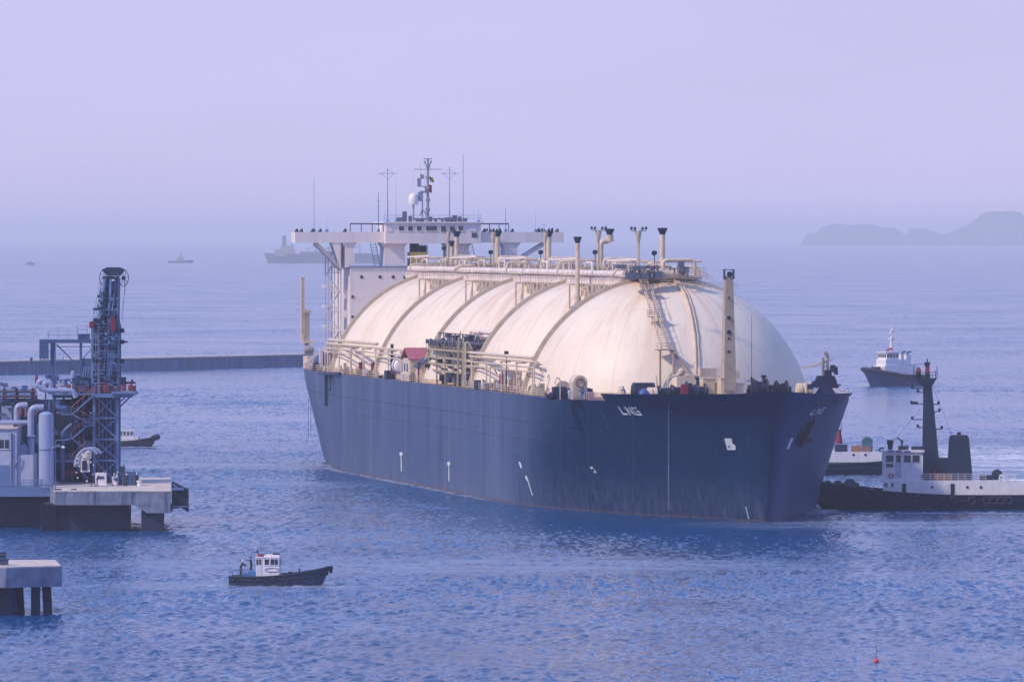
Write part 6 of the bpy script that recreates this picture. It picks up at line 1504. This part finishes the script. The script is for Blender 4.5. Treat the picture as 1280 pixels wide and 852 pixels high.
mb = MB(); mb.bx((jx(-5, BD), BD - .05, JZ), (jx(12, BD), BD + .02, jz(581, BD))); mb.build('shutter_door', steell, bd, world=True, smooth=False)
mb = MB(); mb.tube((jx(14.5, BD), BD - .15, JZ), (jx(14.5, BD), BD - .15, jz(541, BD)), .1, n=6); mb.bend([(jx(14.5, BD), BD - .15, jz(584, BD)), (jx(21, BD), BD - .1, jz(578, BD)), (jx(26, BD), BD + .1, jz(572, BD))], .09, 6); mb.build('downpipe', steel, bd, world=True)
# ---- vertical tank
vt = thing('vertical_tank', 'tall pale cylindrical tank with domed top beside the jetty building', 'tank', (jx(57.5, 1022), 1022, JZ))
r0 = 9.3 / F * 1022; zt_ = jz(516, 1022) - JZ; mb = MB(); mb.lathe([(r0, 0), (r0, zt_ - .5), (r0 * .93, zt_ - .15), (r0 * .7, zt_ + .05), (r0 * .35, zt_ + .18), (.01, zt_ + .22)], (0, 0, 0), 28); mb.build('shell', lagging, vt)
mb = MB(); 
for z in (.25, zt_ * .5): mb.lathe([(r0, z), (r0 + .05, z), (r0 + .05, z + .12), (r0, z + .12)], (0, 0, 0), 28)
mb.tube((.3, 0, zt_), (.3, 0, zt_ + .5), .12, n=6); mb.build('band', steel, vt)
# ---- street lamp on the deck
lp = thing('jetty_lamp', 'curved white lamp post standing in front of the stair tower', 'lamp post', (jx(64.5, 1014), 1014, JZ))
zl = jz(558, 1014) - JZ; mb = MB(); mb.bend([(0, 0, 0), (0, 0, zl), (13 / F * 1014, 0, zl + .05)], .09, 8, .9); mb.build('pole', steell, lp)
mb = MB(); mb.lathe([(.08, .1), (.22, 0), (.26, -.16), (.1, -.22)], (14.5 / F * 1014, 0, zl), 10); mb.build('lamp_head', whitep, lp)
mb = MB(); mb.bend([(.5, .2, 0), (.5, .2, zl + .9), (2.4, .2, zl + .9)], .06, 6, .3); mb.build('side_pole', steell, lp)

# ---- loading tower
TDp = 1040.; tx = lambda px, D=TDp: (px - 640) / F * D; tz = lambda py, D=TDp: H - (py - 292) / F * D
tw = thing('loading_tower', 'blue-grey steel lattice tower with stairs and platforms on the jetty', 'tower', (tx(133), TDp, JZ))
L0, L1 = tx(118.5), tx(147.5); LY0, LY1 = TDp - 2, TDp + 3
ZP = tz(493)
def leg(x, y, z0, z1, w=.42):
    mb = MB(); mb.bar((x, y, z0), (x, y, z1), w); return mb.build('leg', steell, tw, world=True)
for x in (L0, L1):
    for y in (LY0, LY1): leg(x, y, JZ, ZP)
lv = [JZ, tz(574), tz(547.5), tz(521), ZP]
for i in range(4):
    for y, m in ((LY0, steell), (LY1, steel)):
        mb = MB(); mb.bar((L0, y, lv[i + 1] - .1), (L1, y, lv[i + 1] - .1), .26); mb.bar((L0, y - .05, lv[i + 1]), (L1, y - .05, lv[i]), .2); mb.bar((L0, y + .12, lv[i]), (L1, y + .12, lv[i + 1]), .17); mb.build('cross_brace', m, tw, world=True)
    mb = MB()
    for x in (L0, L1): mb.bar((x, LY0, lv[i + 1]), (x, LY1, lv[i + 1]), .22); mb.bar((x, LY0, lv[i]), (x, LY1, lv[i + 1]), .17)
    mb.build('side_brace', steel, tw, world=True, kind='stuff')
mb = MB(); mb.bx((L0 + .6, LY0 + .8, JZ), (L1 - .5, LY1 - 1, ZP - .5)); mb.bx((tx(88), TDp + 4, JZ), (tx(146), TDp + 9, tz(470))); mb.bx((tx(67), TDp + 5, JZ), (tx(90), TDp + 8, tz(500))); mb.build('pipe_core', steeld, tw, world=True, smooth=False)
mb = MB()
for k, px in enumerate((124, 129, 134, 139, 144)): mb.cut(); mb.tube((tx(px), LY0 + .55, JZ), (tx(px), LY0 + .55, ZP - .2), .22, n=8)
mb.cut(); mb.tube((tx(149.5), LY0, JZ), (tx(149.5), LY0, tz(345)), .13, n=8); mb.each('riser_pipe', steel, tw, world=True)
# main platform with cantilever
mb = MB(); mb.bx((tx(66), TDp - 3, ZP), (tx(170), TDp + 8, ZP + .18)); mb.bx((tx(118), TDp - 3.1, ZP - .35), (tx(167), TDp - 2.9, ZP + .25)); mb.bx((tx(141), TDp - 4.6, ZP + .2), (tx(171.5), TDp + 2, ZP + .5))
for k in (0, 2.5): mb.bar((tx(166), TDp - 3 + k, ZP), (tx(149), TDp - 2 + k, tz(509)), .16); mb.bar((tx(160), TDp - 3 + k, ZP), (tx(149), TDp - 2 + k, tz(503)), .12)
mb.build('main_platform', steell, tw, world=True, smooth=False)
mb = MB(); mb.rail([(tx(120), TDp - 3, ZP + .2), (tx(168), TDp - 3, ZP + .2), (tx(168), TDp + 4, ZP + .2)], 1.1, 1.3, .05); mb.rail([(tx(66), TDp - 3, ZP + .2), (tx(112), TDp - 3, ZP + .2)], 1.1, 1.3, .05); mb.build('railing', railred, tw, world=True)
# stairs (four flights) on the left face
def stair2(x0, y0, x1, y1, D):
    a, b = P(x0, y0, D), P(x1, y1, D); mb = MB()
    for dy in (-.45, .45): mb.bar(a + Vector((0, dy, 0)), b + Vector((0, dy, 0)), .22)
    for k in range(1, 12): c = a.lerp(b, k / 12); mb.box(tuple(c), (.3, .9, .05))
    mb.build('stair_flight', steell, tw, world=True)
    mb = MB(); mb.tube(a + Vector((0, -.45, 1.1)), b + Vector((0, -.45, 1.1)), .07, n=5)
    for k in range(5): c = a.lerp(b, k / 4) + Vector((0, -.45, 0)); mb.tube(c, c + Vector((0, 0, 1.1)), .04, n=4)
    mb.build('handrail', railred, tw, world=True)
SDp = TDp - 3.5
stair2(90, 517.5, 118, 493, SDp); stair2(90, 548, 108, 532.5, SDp); stair2(90, 577, 108, 561, SDp)
stair2(118, 532, 90, 517.5, SDp + 1.6); stair2(108, 561.5, 90, 548, SDp + 1.6); stair2(110, 598, 90, 577.5, SDp + 1.6)
mb = MB()
for (x0, x1, y_) in ((78, 91, 517.5), (78, 91, 548), (66, 92, 576), (106, 120, 532), (104, 120, 561)):
    mb.cut(); mb.bx((tx(x0), SDp - .6, tz(y_)), (tx(x1), SDp + 2.4, tz(y_) + .14))
mb.each('landing', steell, tw, world=True, smooth=False)
mb = MB()
for (x0, x1, y_) in ((78, 91, 517.5), (78, 91, 548), (66, 90, 576), (107, 119, 532), (107, 119, 561)): mb.cut(); mb.rail([(tx(x0), SDp - .5, tz(y_) + .1), (tx(x1), SDp - .5, tz(y_) + .1)], 1.1, .7, .05)
mb.each('landing_rail', steell, tw, world=True)
mb = MB()
for px in (68, 79, 90, 104): mb.cut(); mb.bar((tx(px), TDp + 1, JZ), (tx(px), TDp + 1, ZP), .3)
mb.cut(); mb.bx((tx(66), TDp - 1.5, tz(497)), (tx(97), TDp + 2, ZP - .02)); mb.each('stair_post', steel, tw, world=True, smooth=False)
# upper tower
ZU = tz(405)
mb = MB()
for x in (116, 124, 136, 149): mb.bar((tx(x), TDp - 1.5, ZP), (tx(x), TDp - 1.5, ZU if x < 140 else tz(365)), .34); mb.bar((tx(x), TDp + 2, ZP), (tx(x), TDp + 2, ZU), .34)
for z in (tz(478), tz(462), tz(446), tz(430), tz(416), ZU): mb.bar((tx(116), TDp - 1.55, z), (tx(149), TDp - 1.55, z), .2)
mb.bar((tx(136), TDp - 1.6, tz(462)), (tx(149), TDp - 1.6, tz(440)), .14); mb.bar((tx(136), TDp - 1.6, tz(440)), (tx(149), TDp - 1.6, tz(462)), .14)
mb.build('upper_frame', steell, tw, world=True)
mb = MB(); mb.cut(); mb.bx((tx(125), TDp - 1.2, tz(468)), (tx(137), TDp + 1.5, tz(430))); mb.bx((tx(115), TDp, tz(475)), (tx(136), TDp + 1.8, tz(408))); mb.cut(); mb.bx((tx(101), TDp - 1, tz(474)), (tx(122), TDp + 2, tz(448))); mb.each('cladding_panel', steel, tw, world=True, smooth=False)
for k in range(7): mb = MB(); mb.bar((tx(104 + k * 3), TDp - 1.3, tz(471)), (tx(105.5 + k * 3), TDp - 1.3, tz(458)), .2); mb.build('louvre', steell, tw, world=True)
mb = MB(); mb.bx((tx(101), TDp - 1.6, tz(473)), (tx(122), TDp - 1.0, tz(471))); mb.bx((tx(114), TDp - 2, tz(405)), (tx(134), TDp + 2, tz(403))); mb.bx((tx(148), TDp - 2, tz(428)), (tx(160), TDp, tz(426))); mb.bx((tx(148), TDp - 2.4, tz(411)), (tx(154), TDp, tz(410)))
for py in (413, 427, 451): mb.box((tx(152), TDp - 1, tz(py)), (.9, .5, .6))
mb.bx((tx(113), TDp - 1, tz(409)), (tx(119), TDp + 1, tz(401.5))); mb.bx((tx(118), TDp - 1, tz(404)), (tx(123.5), TDp + 1, tz(399.5))); mb.build('platform_plates', steeld, tw, world=True, smooth=False, kind='stuff')
mb = MB(); mb.cut(); mb.tube((tx(125.5), TDp - 2.2, tz(600)), (tx(125.5), TDp - 2.2, tz(408)), .07, n=6); mb.cut(); mb.tube((tx(120.5), TDp - 2.0, tz(470)), (tx(120.5), TDp - 2.0, tz(408)), .07, n=6); mb.each('red_hose', railred, tw, world=True)
# left gantry
mb = MB(); mb.bx((tx(50), TDp - 1.5, tz(428.5)), (tx(117), TDp + .5, tz(424))); mb.bx((tx(63.5), TDp - 1.2, ZP), (tx(69.5), TDp + .2, tz(424))); mb.bx((tx(98), TDp - 1, tz(424)), (tx(112), TDp + .5, tz(417))); mb.build('gantry_beam', steel, tw, world=True, smooth=False)
mb = MB(); mb.bar((tx(71), TDp - 1, tz(430)), (tx(94), TDp - 1, tz(453)), .18); mb.bar((tx(101.5), TDp - 1, tz(428)), (tx(101.5), TDp - 1, ZP), .36); mb.bar((tx(70), TDp - 1, tz(433)), (tx(116), TDp - 1, tz(433)), .1); mb.bar((tx(104), TDp - 1, tz(448)), (tx(117), TDp - 1, tz(433)), .13); mb.build('gantry_brace', steel, tw, world=True)
mb = MB(); mb.bx((tx(50), TDp - 1.7, tz(448)), (tx(61.5), TDp - 1.2, tz(425.5))); mb.rail([(tx(51), TDp - 1.5, tz(453)), (tx(61), TDp - 1.5, tz(453))], .8, .7, .06, 2); mb.build('signboard_box', steel, tw, world=True, smooth=False)
mb = MB(); mb.rail([(tx(61), TDp - 1.4, tz(424)), (tx(98), TDp - 1.4, tz(424))], 1.2, 1.3, .045, 2); mb.rail([(tx(97), TDp - 1.4, tz(417)), (tx(110), TDp - 1.4, tz(417))], 1.2, 1.3, .045, 2); mb.rail([(tx(69), TDp - 1.4, tz(455)), (tx(80), TDp - 1.4, tz(455))], 1.5, .9, .045, 2); mb.build('gantry_rail', steell, tw, world=True)
# red valve actuators / boxes
mb = MB()
for px, py, w, hh in ((142.5, 406, .9, 2.2), (115.5, 406, .8, 1.0), (132.5, 485, .7, 1.6), (156, 484, .8, 1.0), (164.5, 484, .9, 1.0), (88, 483, .5, .7), (84, 590, 1.0, .8), (92.5, 590, .8, .9), (46.5, 475, .4, 1.2)):
    mb.cut(); mb.box((tx(px), TDp - 2.4, tz(py)), (w * .8, .6, hh * .8)); mb.tube((tx(px), TDp - 2.4, tz(py) + hh * .4), (tx(px) + .1, TDp - 2.4, tz(py) + hh * .6), w * .2, n=6)
mb.each('red_actuator', redp, tw, world=True)
mb = MB()
for px, py, w, hh in ((143, 476, .8, 1.3), (155, 476, .7, 1.2), (163.5, 478, 1.5, .3), (165.5, 476, .3, .5), (143, 446, 1.2, 2.2)): mb.cut(); mb.box((tx(px), TDp - 1.0, tz(py)), (w, .8, hh))
mb.each('dark_actuator', steeld, tw, world=True)

# ---- loading arms folded upright
def loading_arm(px_b, px_t, dy, label, wheel):
    D = TDp + dy; ar = part_empty('loading_arm', tw, (tx(px_b, D), D, ZP))
    zt_, zb_ = tz(345, D), tz(470, D); mb = MB()
    mb.tube((tx(px_b, D), D, ZP), (tx(px_b, D), D, tz(425, D)), .42, n=10); mb.tube((tx(px_b, D), D, tz(425, D)), (tx(px_t, D), D, zt_), .42, .30, n=10); mb.build('inboard_arm', steel, ar, world=True)
    mb = MB(); mb.tube((tx(px_b - 3, D), D - .6, tz(455, D)), (tx(px_t - 2.2, D), D - .6, tz(348, D)), .24, n=8); mb.tube((tx(px_b + 2, D), D + .5, tz(440, D)), (tx(px_t + 1.5, D), D + .5, tz(348, D)), .22, n=8); mb.build('outboard_arm', steell, ar, world=True)
    mb = MB()
    for k in range(7): z = tz(425 - k * 10.5, D); f = (z - tz(425, D)) / (zt_ - tz(425, D)); x = tx(px_b + (px_t - px_b) * f, D); mb.box((x, D - .3, z), (.85, .7, .16))
    mb.box((tx(px_b - 1, D), D - .5, tz(432, D)), (1.1, .9, 1.6)); mb.build('arm_clamp', steeld, ar, world=True)
    return ar
loading_arm(121, 134, 0, 'leftmost steel loading arm folded upright against the tower', 1)
loading_arm(128, 137.5, 1.4, 'second loading arm from the left, folded upright beside the leftmost', 0)
loading_arm(136, 141.5, 0, 'third loading arm from the left, folded upright near the tower middle', 0)
loading_arm(132, 139.5, 2.4, 'x', 0)
loading_arm(145, 147, 1.2, 'rightmost steel loading arm standing nearly vertical on the tower', 1)
# dense secondary steel, small pipes, cages and rails that fill the tower
rnd = random.Random(77)
mb = MB()
for i in range(34):      # thin risers and cable trays leaning with the arms
    x0 = rnd.uniform(119, 147); y0 = rnd.uniform(440, 490); y1 = rnd.uniform(348, 420); x1 = x0 + (490 - y1) * rnd.uniform(.03, .09)
    x1 = min(x1, 150); d = rnd.uniform(-2.0, 1.5); mb.tube((tx(x0), TDp + d, tz(y0)), (tx(x1), TDp + d, tz(y1)), rnd.uniform(.05, .13), n=5)
mb.build('thin_risers', steell, tw, world=True, kind='stuff')
mb = MB()
for i in range(90):
    y = rnd.uniform(365, 488); lo = 118 + max(0, (410 - y)) * .13; x = rnd.uniform(lo, 148); mb.box((tx(x), TDp + rnd.uniform(-2.2, 1), tz(y)), (rnd.uniform(.2, 1.1), .4, rnd.uniform(.12, .7)))
mb.build('tower_fittings', steeld, tw, world=True, kind='stuff')
mb = MB()
for i in range(70):
    y = rnd.uniform(372, 488); lo = 118 + max(0, (410 - y)) * .13; x = rnd.uniform(lo, 148); mb.box((tx(x), TDp - 2.3, tz(y)), (rnd.uniform(.1, .6), .3, rnd.uniform(.08, .35)))
for y in (395, 412, 428, 446, 462): mb.rail([(tx(118), TDp - 2.4, tz(y)), (tx(150), TDp - 2.4, tz(y))], .9, .8, .035, 2)
mb.build('tower_light_fittings', steell, tw, world=True, kind='stuff')
mb = MB()
for i in range(60):      # under the main platform and behind the stairs
    x, y = rnd.uniform(66, 117), rnd.uniform(498, 600)
    if rnd.random() < .5: mb.tube((tx(x), TDp + rnd.uniform(0, 3), tz(y)), (tx(x + rnd.uniform(-14, 14)), TDp + rnd.uniform(0, 3), tz(y)), rnd.uniform(.06, .2), n=6)
    else: mb.tube((tx(x), TDp + rnd.uniform(0, 3), tz(y)), (tx(x), TDp + rnd.uniform(0, 3), tz(min(600, y + rnd.uniform(5, 30)))), rnd.uniform(.06, .18), n=6)
for i in range(50):
    x, y = rnd.uniform(52, 112), rnd.uniform(470, 492); mb.box((tx(x), TDp - rnd.uniform(0, 2), tz(y)), (rnd.uniform(.2, .9), .4, rnd.uniform(.2, .8)))
mb.build('small_pipework', steel, tw, world=True, kind='stuff')
mb = MB()
for (x, y, w, hh) in ((73, 508, .9, .8), (76, 515, 1.3, .35), (70, 540, .8, .9), (96, 526, .5, .5), (100, 555, .5, 1.2), (72, 556, 1.1, .4), (80, 478, 1.2, 1.2), (62, 480, 1.4, .7), (92, 468, .8, 1.2)):
    mb.lathe([(w * .2, -hh * .5), (w * .45, -hh * .35), (w * .45, hh * .35), (w * .2, hh * .5)], (tx(x), TDp - 1.6, tz(y)), 10)
mb.build('small_vessels', lagging, tw, world=True, kind='stuff')
# apex sheaves and hood
hd = part_empty('arm_headgear', tw, (tx(142), TDp, tz(350)))
mb = MB(); mb.prism([(tx(127.5), TDp - 1.2, tz(337)), (tx(134), TDp - 1.2, tz(334)), (tx(150), TDp - 1.2, tz(334)), (tx(156.5), TDp - 1.2, tz(337)), (tx(150), TDp - 1.2, tz(344.5)), (tx(134), TDp - 1.2, tz(344.5))], (0, 0, 0), (0, 2.6, 0)); mb.build('hood', steeld, hd, world=True, smooth=False)
for px in (130.5, 154.5):
    D = TDp + .1; c = Vector((tx(px), D, tz(347.5))); mb = MB(); Rw = 10.2 / F * TDp; rx = 5.6 / F * TDp; pts = []
    ang = math.acos(rx / Rw)     # wheel turned away from the viewer
    ex = Vector((math.cos(ang), math.sin(ang), 0))
    for k in range(25): a = 2 * math.pi * k / 24; pts.append(c + ex * (Rw * math.cos(a)) + Vector((0, 0, Rw * math.sin(a))))
    mb.path(pts, .055, 6)
    for k in range(8): a = 2 * math.pi * k / 8 + .2; mb.tube(c, c + ex * (Rw * math.cos(a)) + Vector((0, 0, Rw * math.sin(a))), .04, n=5)
    mb.lathe([(.02, -.4), (.3, -.3), (.3, .3), (.02, .4)], tuple(c), 10, 'Y'); mb.build('sheave_wheel', steeld, hd, world=True)
mb = MB(); mb.box((tx(142), TDp - 1.3, tz(350)), (.4, .1, .25)); mb.build('lamp_lens', whitep, hd, world=True)
mb = MB()
for (x0, x1, y1) in ((125, 117, 395), (127, 120, 395), (131, 126, 395), (158, 152, 392), (156.5, 153, 400)): mb.cut(); mb.tube((tx(x0), TDp, tz(350)), (tx(x1), TDp, tz(y1)), .03, n=4)
mb.each('cable', steeld, hd, world=True)

# ---- process pipes left of the tower
PD = 1036.; qx = lambda px: (px - 640) / F * PD; qz = lambda py: H - (py - 292) / F * PD
pr = thing('pipe_rack', 'tangle of pale lagged pipes and steel rack left of the tower', 'pipework', (qx(30), PD, JZ))
def pipe(pts, r, m=lagging, n=12, dy=0, rad=None):
    mb = MB(); mb.bend([Vector((qx(x), PD + dy, qz(y))) for x, y in pts], r, n, rad); mb.build('pipe', m, pr, world=True)
pipe([(42, 598), (42, 508), (58, 508)], .50, dy=-6, rad=1.6); pipe([(23, 530), (23, 506), (36, 506)], .50, dy=-3, rad=1.5); pipe([(2, 527), (10, 527), (38, 527)], .38, dy=-5); pipe([(48, 480), (58, 487), (94, 487), (97, 496)], .36, dy=-4.5, rad=1); pipe([(-20, 541), (26, 543)], .3, dy=-4, m=steell)
pipe([(50, 482), (50, 476), (60, 474), (60, 490)], .42, dy=-3, rad=.8); pipe([(58, 482), (58, 478), (66, 477), (66, 492)], .42, dy=-4, rad=.8); pipe([(-10, 487), (44, 487)], .5, dy=2); pipe([(-10, 494), (46, 494)], .35, dy=1, m=steell)
pipe([(73, 498), (73, 509), (84, 509)], .35, dy=-2, m=steell); pipe([(-5, 566), (24, 566), (30, 575)], .45, dy=-2)
pipe([(78, 600), (78, 540), (90, 530)], .3, dy=0, m=steel); pipe([(48, 600), (48, 530), (62, 520), (62, 500)], .28, dy=0, m=steel)
mb = MB(); mb.lathe([(.05, -.3), (1.4, 0), (1.45, 2), (1.2, 2.6)], (qx(22), PD - 2, qz(562)), 16, 'Y'); mb.build('round_vessel', wallp, pr, world=True)
mb = MB(); mb.bx((qx(-10), PD + 4, JZ), (qx(66), PD + 6, qz(500))); mb.bx((qx(20), PD + 1, JZ), (qx(47), PD + 2, qz(545))); mb.bx((qx(-10), PD, qz(503)), (qx(46), PD + 3, qz(498))); mb.build('rack_panel', steeld, pr, world=True, smooth=False)
mb = MB(); rnd = random.Random(4)
for px in (4, 18, 30, 44, 56, 66): mb.bar((qx(px), PD + 1.5, JZ), (qx(px), PD + 1.5, qz(490)), .25)
for py in (503, 520, 535, 550): mb.bar((qx(-5), PD + 1.6, qz(py)), (qx(68), PD + 1.6, qz(py)), .2)
for i in range(26): x, y = rnd.uniform(0, 68), rnd.uniform(476, 560); mb.box((qx(x), PD - rnd.uniform(0, 2.5), qz(y)), (rnd.uniform(.2, .9), .5, rnd.uniform(.2, .9)))
mb.bar((qx(4), PD - 1, qz(507)), (qx(21), PD - 1, qz(516)), .12); mb.build('rack_frame', steel, pr, world=True, kind='stuff')
mb = MB(); mb.cut(); mb.bx((qx(2), PD - .5, qz(530)), (qx(15), PD + 1, qz(507))); mb.cut(); mb.bx((qx(36), PD - 7, qz(543.5)), (qx(48), PD - 5, qz(542.5))); mb.each('valve_box', lagging, pr, world=True, smooth=False)
mb = MB(); mb.rail([(qx(-5), PD - 1, qz(500)), (qx(44), PD - 1, qz(500))], 2.0, 1.3, .055, 3); mb.build('walkway_rail', railred, pr, world=True)
mb = MB()
for px in (6, 21, 41): mb.cut(); mb.lathe([(.25, 0), (.3, .5), (.3, 1.2), (.15, 1.7)], (qx(px), PD - .6, qz(499)), 8)
mb.each('walkway_valve', steeld, pr, world=True)
mb = MB(); mb.bx((qx(45.5), PD - 2, qz(479)), (qx(48), PD - 1.6, qz(468))); mb.build('red_white_post', redp, pr, world=True, smooth=False)
mb = MB()
for i in range(14): mb.tube((qx(24 + i * 2.1), PD - 4, qz(512 + (i * 7) % 9)), (qx(24 + i * 2.1), PD - 4, qz(508 + (i * 5) % 8)), .14, n=6)
mb.build('red_valve_wheels', railred, pr, world=True, kind='stuff')
# bright hose arch on the deck under the tower
hs = thing('hose_carriage', 'pale curved hose carriage with a white frame under the tower stairs', 'hose rack', (tx(105), 1030, JZ))
mb = MB(); pts = []
for k in range(9): a = math.pi * (1 - k / 8 * .75); pts.append(Vector((tx(110, 1030) + 1.9 * math.cos(a), 1030, jz(583, 1030) + 2.6 * math.sin(a))))
mb.cut(); mb.path(pts, .22, 8); mb.cut(); mb.path([p + Vector((.5, .6, .1)) for p in pts], .2, 8); mb.each('hose', lagging, hs, world=True)
mb = MB(); mb.bx((tx(100, 1030), 1031, jz(590, 1030)), (tx(111, 1030), 1032, jz(573, 1030))); mb.build('frame_panel', whitep, hs, world=True, smooth=False)
mb = MB(); mb.bx((tx(102, 1030), 1030.8, jz(588, 1030)), (tx(108.5, 1030), 1031, jz(576, 1030))); mb.build('opening', steeld, hs, world=True, smooth=False)
mb = MB(); mb.lathe([(.01, 0), (.7, .1), (.8, .9), (.4, 1.3)], (tx(107, 1031), 1033, jz(573, 1031)), 12); mb.build('hose_cover', pipewhite, hs, world=True)
mb = MB(); rnd = random.Random(6)
for i in range(14): mb.box((tx(rnd.uniform(95, 118), 1030), 1029.5, JZ + rnd.uniform(.2, 4.8)), (rnd.uniform(.1, .25), .2, rnd.uniform(.15, .35)))
mb.build('hose_clamps', whitep, hs, world=True, kind='stuff')
# deck machinery in front of the tower
for (px, w, hh, m, nm, lb_) in ((126, 1.6, 1.7, whitep, 'equipment_cabinet', 'pale equipment cabinet left of the white barrel on the jetty deck'), (145, 1.0, 1.3, whitep, 'barrel', 'white barrel standing between the workers on the jetty deck'), (163, 1.6, 1.8, steel, 'pump_unit', 'blue-grey pump unit on a skid at the right of the deck group'), (152, .9, 2.6, steeld, 'electric_panel', 'dark upright electric panel against the tower foot')):
    D = 1030; th = thing(nm, lb_, nm.replace('_', ' '), (jx(px, D), D, JZ))
    mb = MB()
    if nm == 'barrel': mb.lathe([(.45, 0), (.5, .3), (.5, 1.0), (.42, 1.25), (.01, 1.3)], (0, 0, 0), 16)
    else: mb.box((0, 0, hh / 2 + .12), (w, 1, hh)); mb.box((0, 0, .06), (w + .2, 1.2, .12))
    mb.build('body', m, th, smooth=nm == 'barrel')
    mb = MB(); mb.box((0, -.53, hh * .65), (w * .6, .06, .4)); mb.tube((w * .3, 0, hh), (w * .3, 0, hh + .5), .08, n=6); mb.build('fittings', steel, th)
    if nm == 'pump_unit': mb = MB(); mb.rail([(-1.1, -.8, 0), (1.1, -.8, 0)], 1.6, .5, .07); mb.build('guard_rail', steell, th)
def jp(px, py_feet, pose, cl, hat, lb_, face=0.):
    D = Dz(py_feet, JZ); person(Vector((jx(px, D), D, JZ)), face, pose, cl, hat, lb_)
jp(116.5, 607.3, 'walk', cloth_d, helm_w, 'jetty worker in dark clothes walking, leftmost of the deck group', 1.4)
jp(121, 607, 'work', cloth_d, helm_w, 'jetty worker leaning to the pale cabinet beside the walking man', -1.2)
jp(128.5, 605, 'stand', cloth_l, helm_w, 'jetty worker in pale coverall standing behind the pale cabinet', 2.8)
jp(140.5, 606.5, 'work', cloth_l, helm_w, 'jetty worker in pale coverall stooping left of the white barrel', -1.3)
jp(147, 605, 'stand', cloth_l, helm_w, 'jetty worker in pale coverall upright behind the white barrel', 2.9)
jp(158, 607.3, 'stand', cloth_d, helm_w, 'jetty worker in dark clothes standing left of the pump unit', 2.2)
jp(171, 606.5, 'stand', cloth_d, helm_w, 'jetty worker in dark clothes at the right of the pump unit', 3.6)
c = P(107, 519, SDp); person(Vector((tx(113, SDp), SDp + .6, tz(532, SDp) + .15)), 1.5, 'stand', cloth_b, helm_w, 'worker in white helmet on the upper stair landing of the tower')

# ------------------------------------------------------------------ mooring dolphin
DD = 784.; dx_ = lambda px, D=DD: (px - 640) / F * D; dz_ = lambda py, D=DD: H - (py - 292) / F * D
md = thing('mooring_dolphin', 'concrete mooring dolphin on raking piles at the lower left edge', 'dolphin', (dx_(30), DD, 0))
zt_ = dz_(709.5); mb = MB()
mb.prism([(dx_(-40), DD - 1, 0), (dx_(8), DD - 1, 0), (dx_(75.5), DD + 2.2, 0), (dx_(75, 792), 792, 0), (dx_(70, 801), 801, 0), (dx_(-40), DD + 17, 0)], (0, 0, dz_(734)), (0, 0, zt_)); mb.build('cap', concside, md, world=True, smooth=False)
mb = MB(); mb.prism([(dx_(-40), DD - .8, 0), (dx_(8), DD - .8, 0), (dx_(74), DD + 2.6, 0), (dx_(73, 792), 792, 0), (dx_(69, 801), DD + 16.7, 0), (dx_(-40), DD + 16.7, 0)], (0, 0, zt_), (0, 0, zt_ + .12)); mb.build('top_slab', concrete, md, world=True, smooth=False)
for (x0, x1, w, dy) in ((41, 42, 11, 4), (54, 58, 11, 5), (17, 23, 9, 8), (-2, 2, 22, 3), (12, 12, 18, 10)):
    mb = MB(); a = Vector((dx_(x0), DD + dy, dz_(732))); b = Vector((dx_(x1), DD + dy - 1, -3)); mb.bar(a, b, w / F * DD); mb.build('pile', concd if x0 != 12 else bluep, md, world=True)
mb = MB(); mb.rail([(dx_(-5), DD + .5, zt_ + .1), (dx_(9.5), DD + .5, zt_ + .1)], 1.35, 1.2, .05); mb.build('railing', steell, md, world=True)
mb = MB(); mb.box((dx_(1), DD + 3, zt_ + .9), (.7, .7, 1.4)); mb.lathe([(.4, 0), (.3, .3), (.5, .6), (.02, .7)], (dx_(2), DD + 5, zt_ + .12), 10); mb.build('mooring_hook', dark, md, world=True)

# ------------------------------------------------------------------ haze
HZ = 61000
mb = MB(); mb.bx((-HZ, -900, -8), (HZ, HZ, 112)); hz = mb.build('haze', None, smooth=False)
hz.data.materials.clear(); hm = bpy.data.materials.new('haze_air'); hm.use_nodes = True; hn = hm.node_tree.nodes; hl = hm.node_tree.links
hn.clear(); ho = hn.new('ShaderNodeOutputMaterial'); pv = hn.new('ShaderNodeVolumePrincipled'); pv.inputs['Color'].default_value = (.95, .96, 1.0, 1); pv.inputs['Density'].default_value = .00007; pv.inputs['Anisotropy'].default_value = .0
hl.new(pv.outputs[0], ho.inputs['Volume']); hz.data.materials.append(hm); hz['kind'] = 'stuff'; hz['label'] = 'pale sea haze'
print('objects', len(bpy.data.objects), 'tris', sum(len(m.loop_triangles) or len(m.polygons) * 2 for m in bpy.data.meshes))
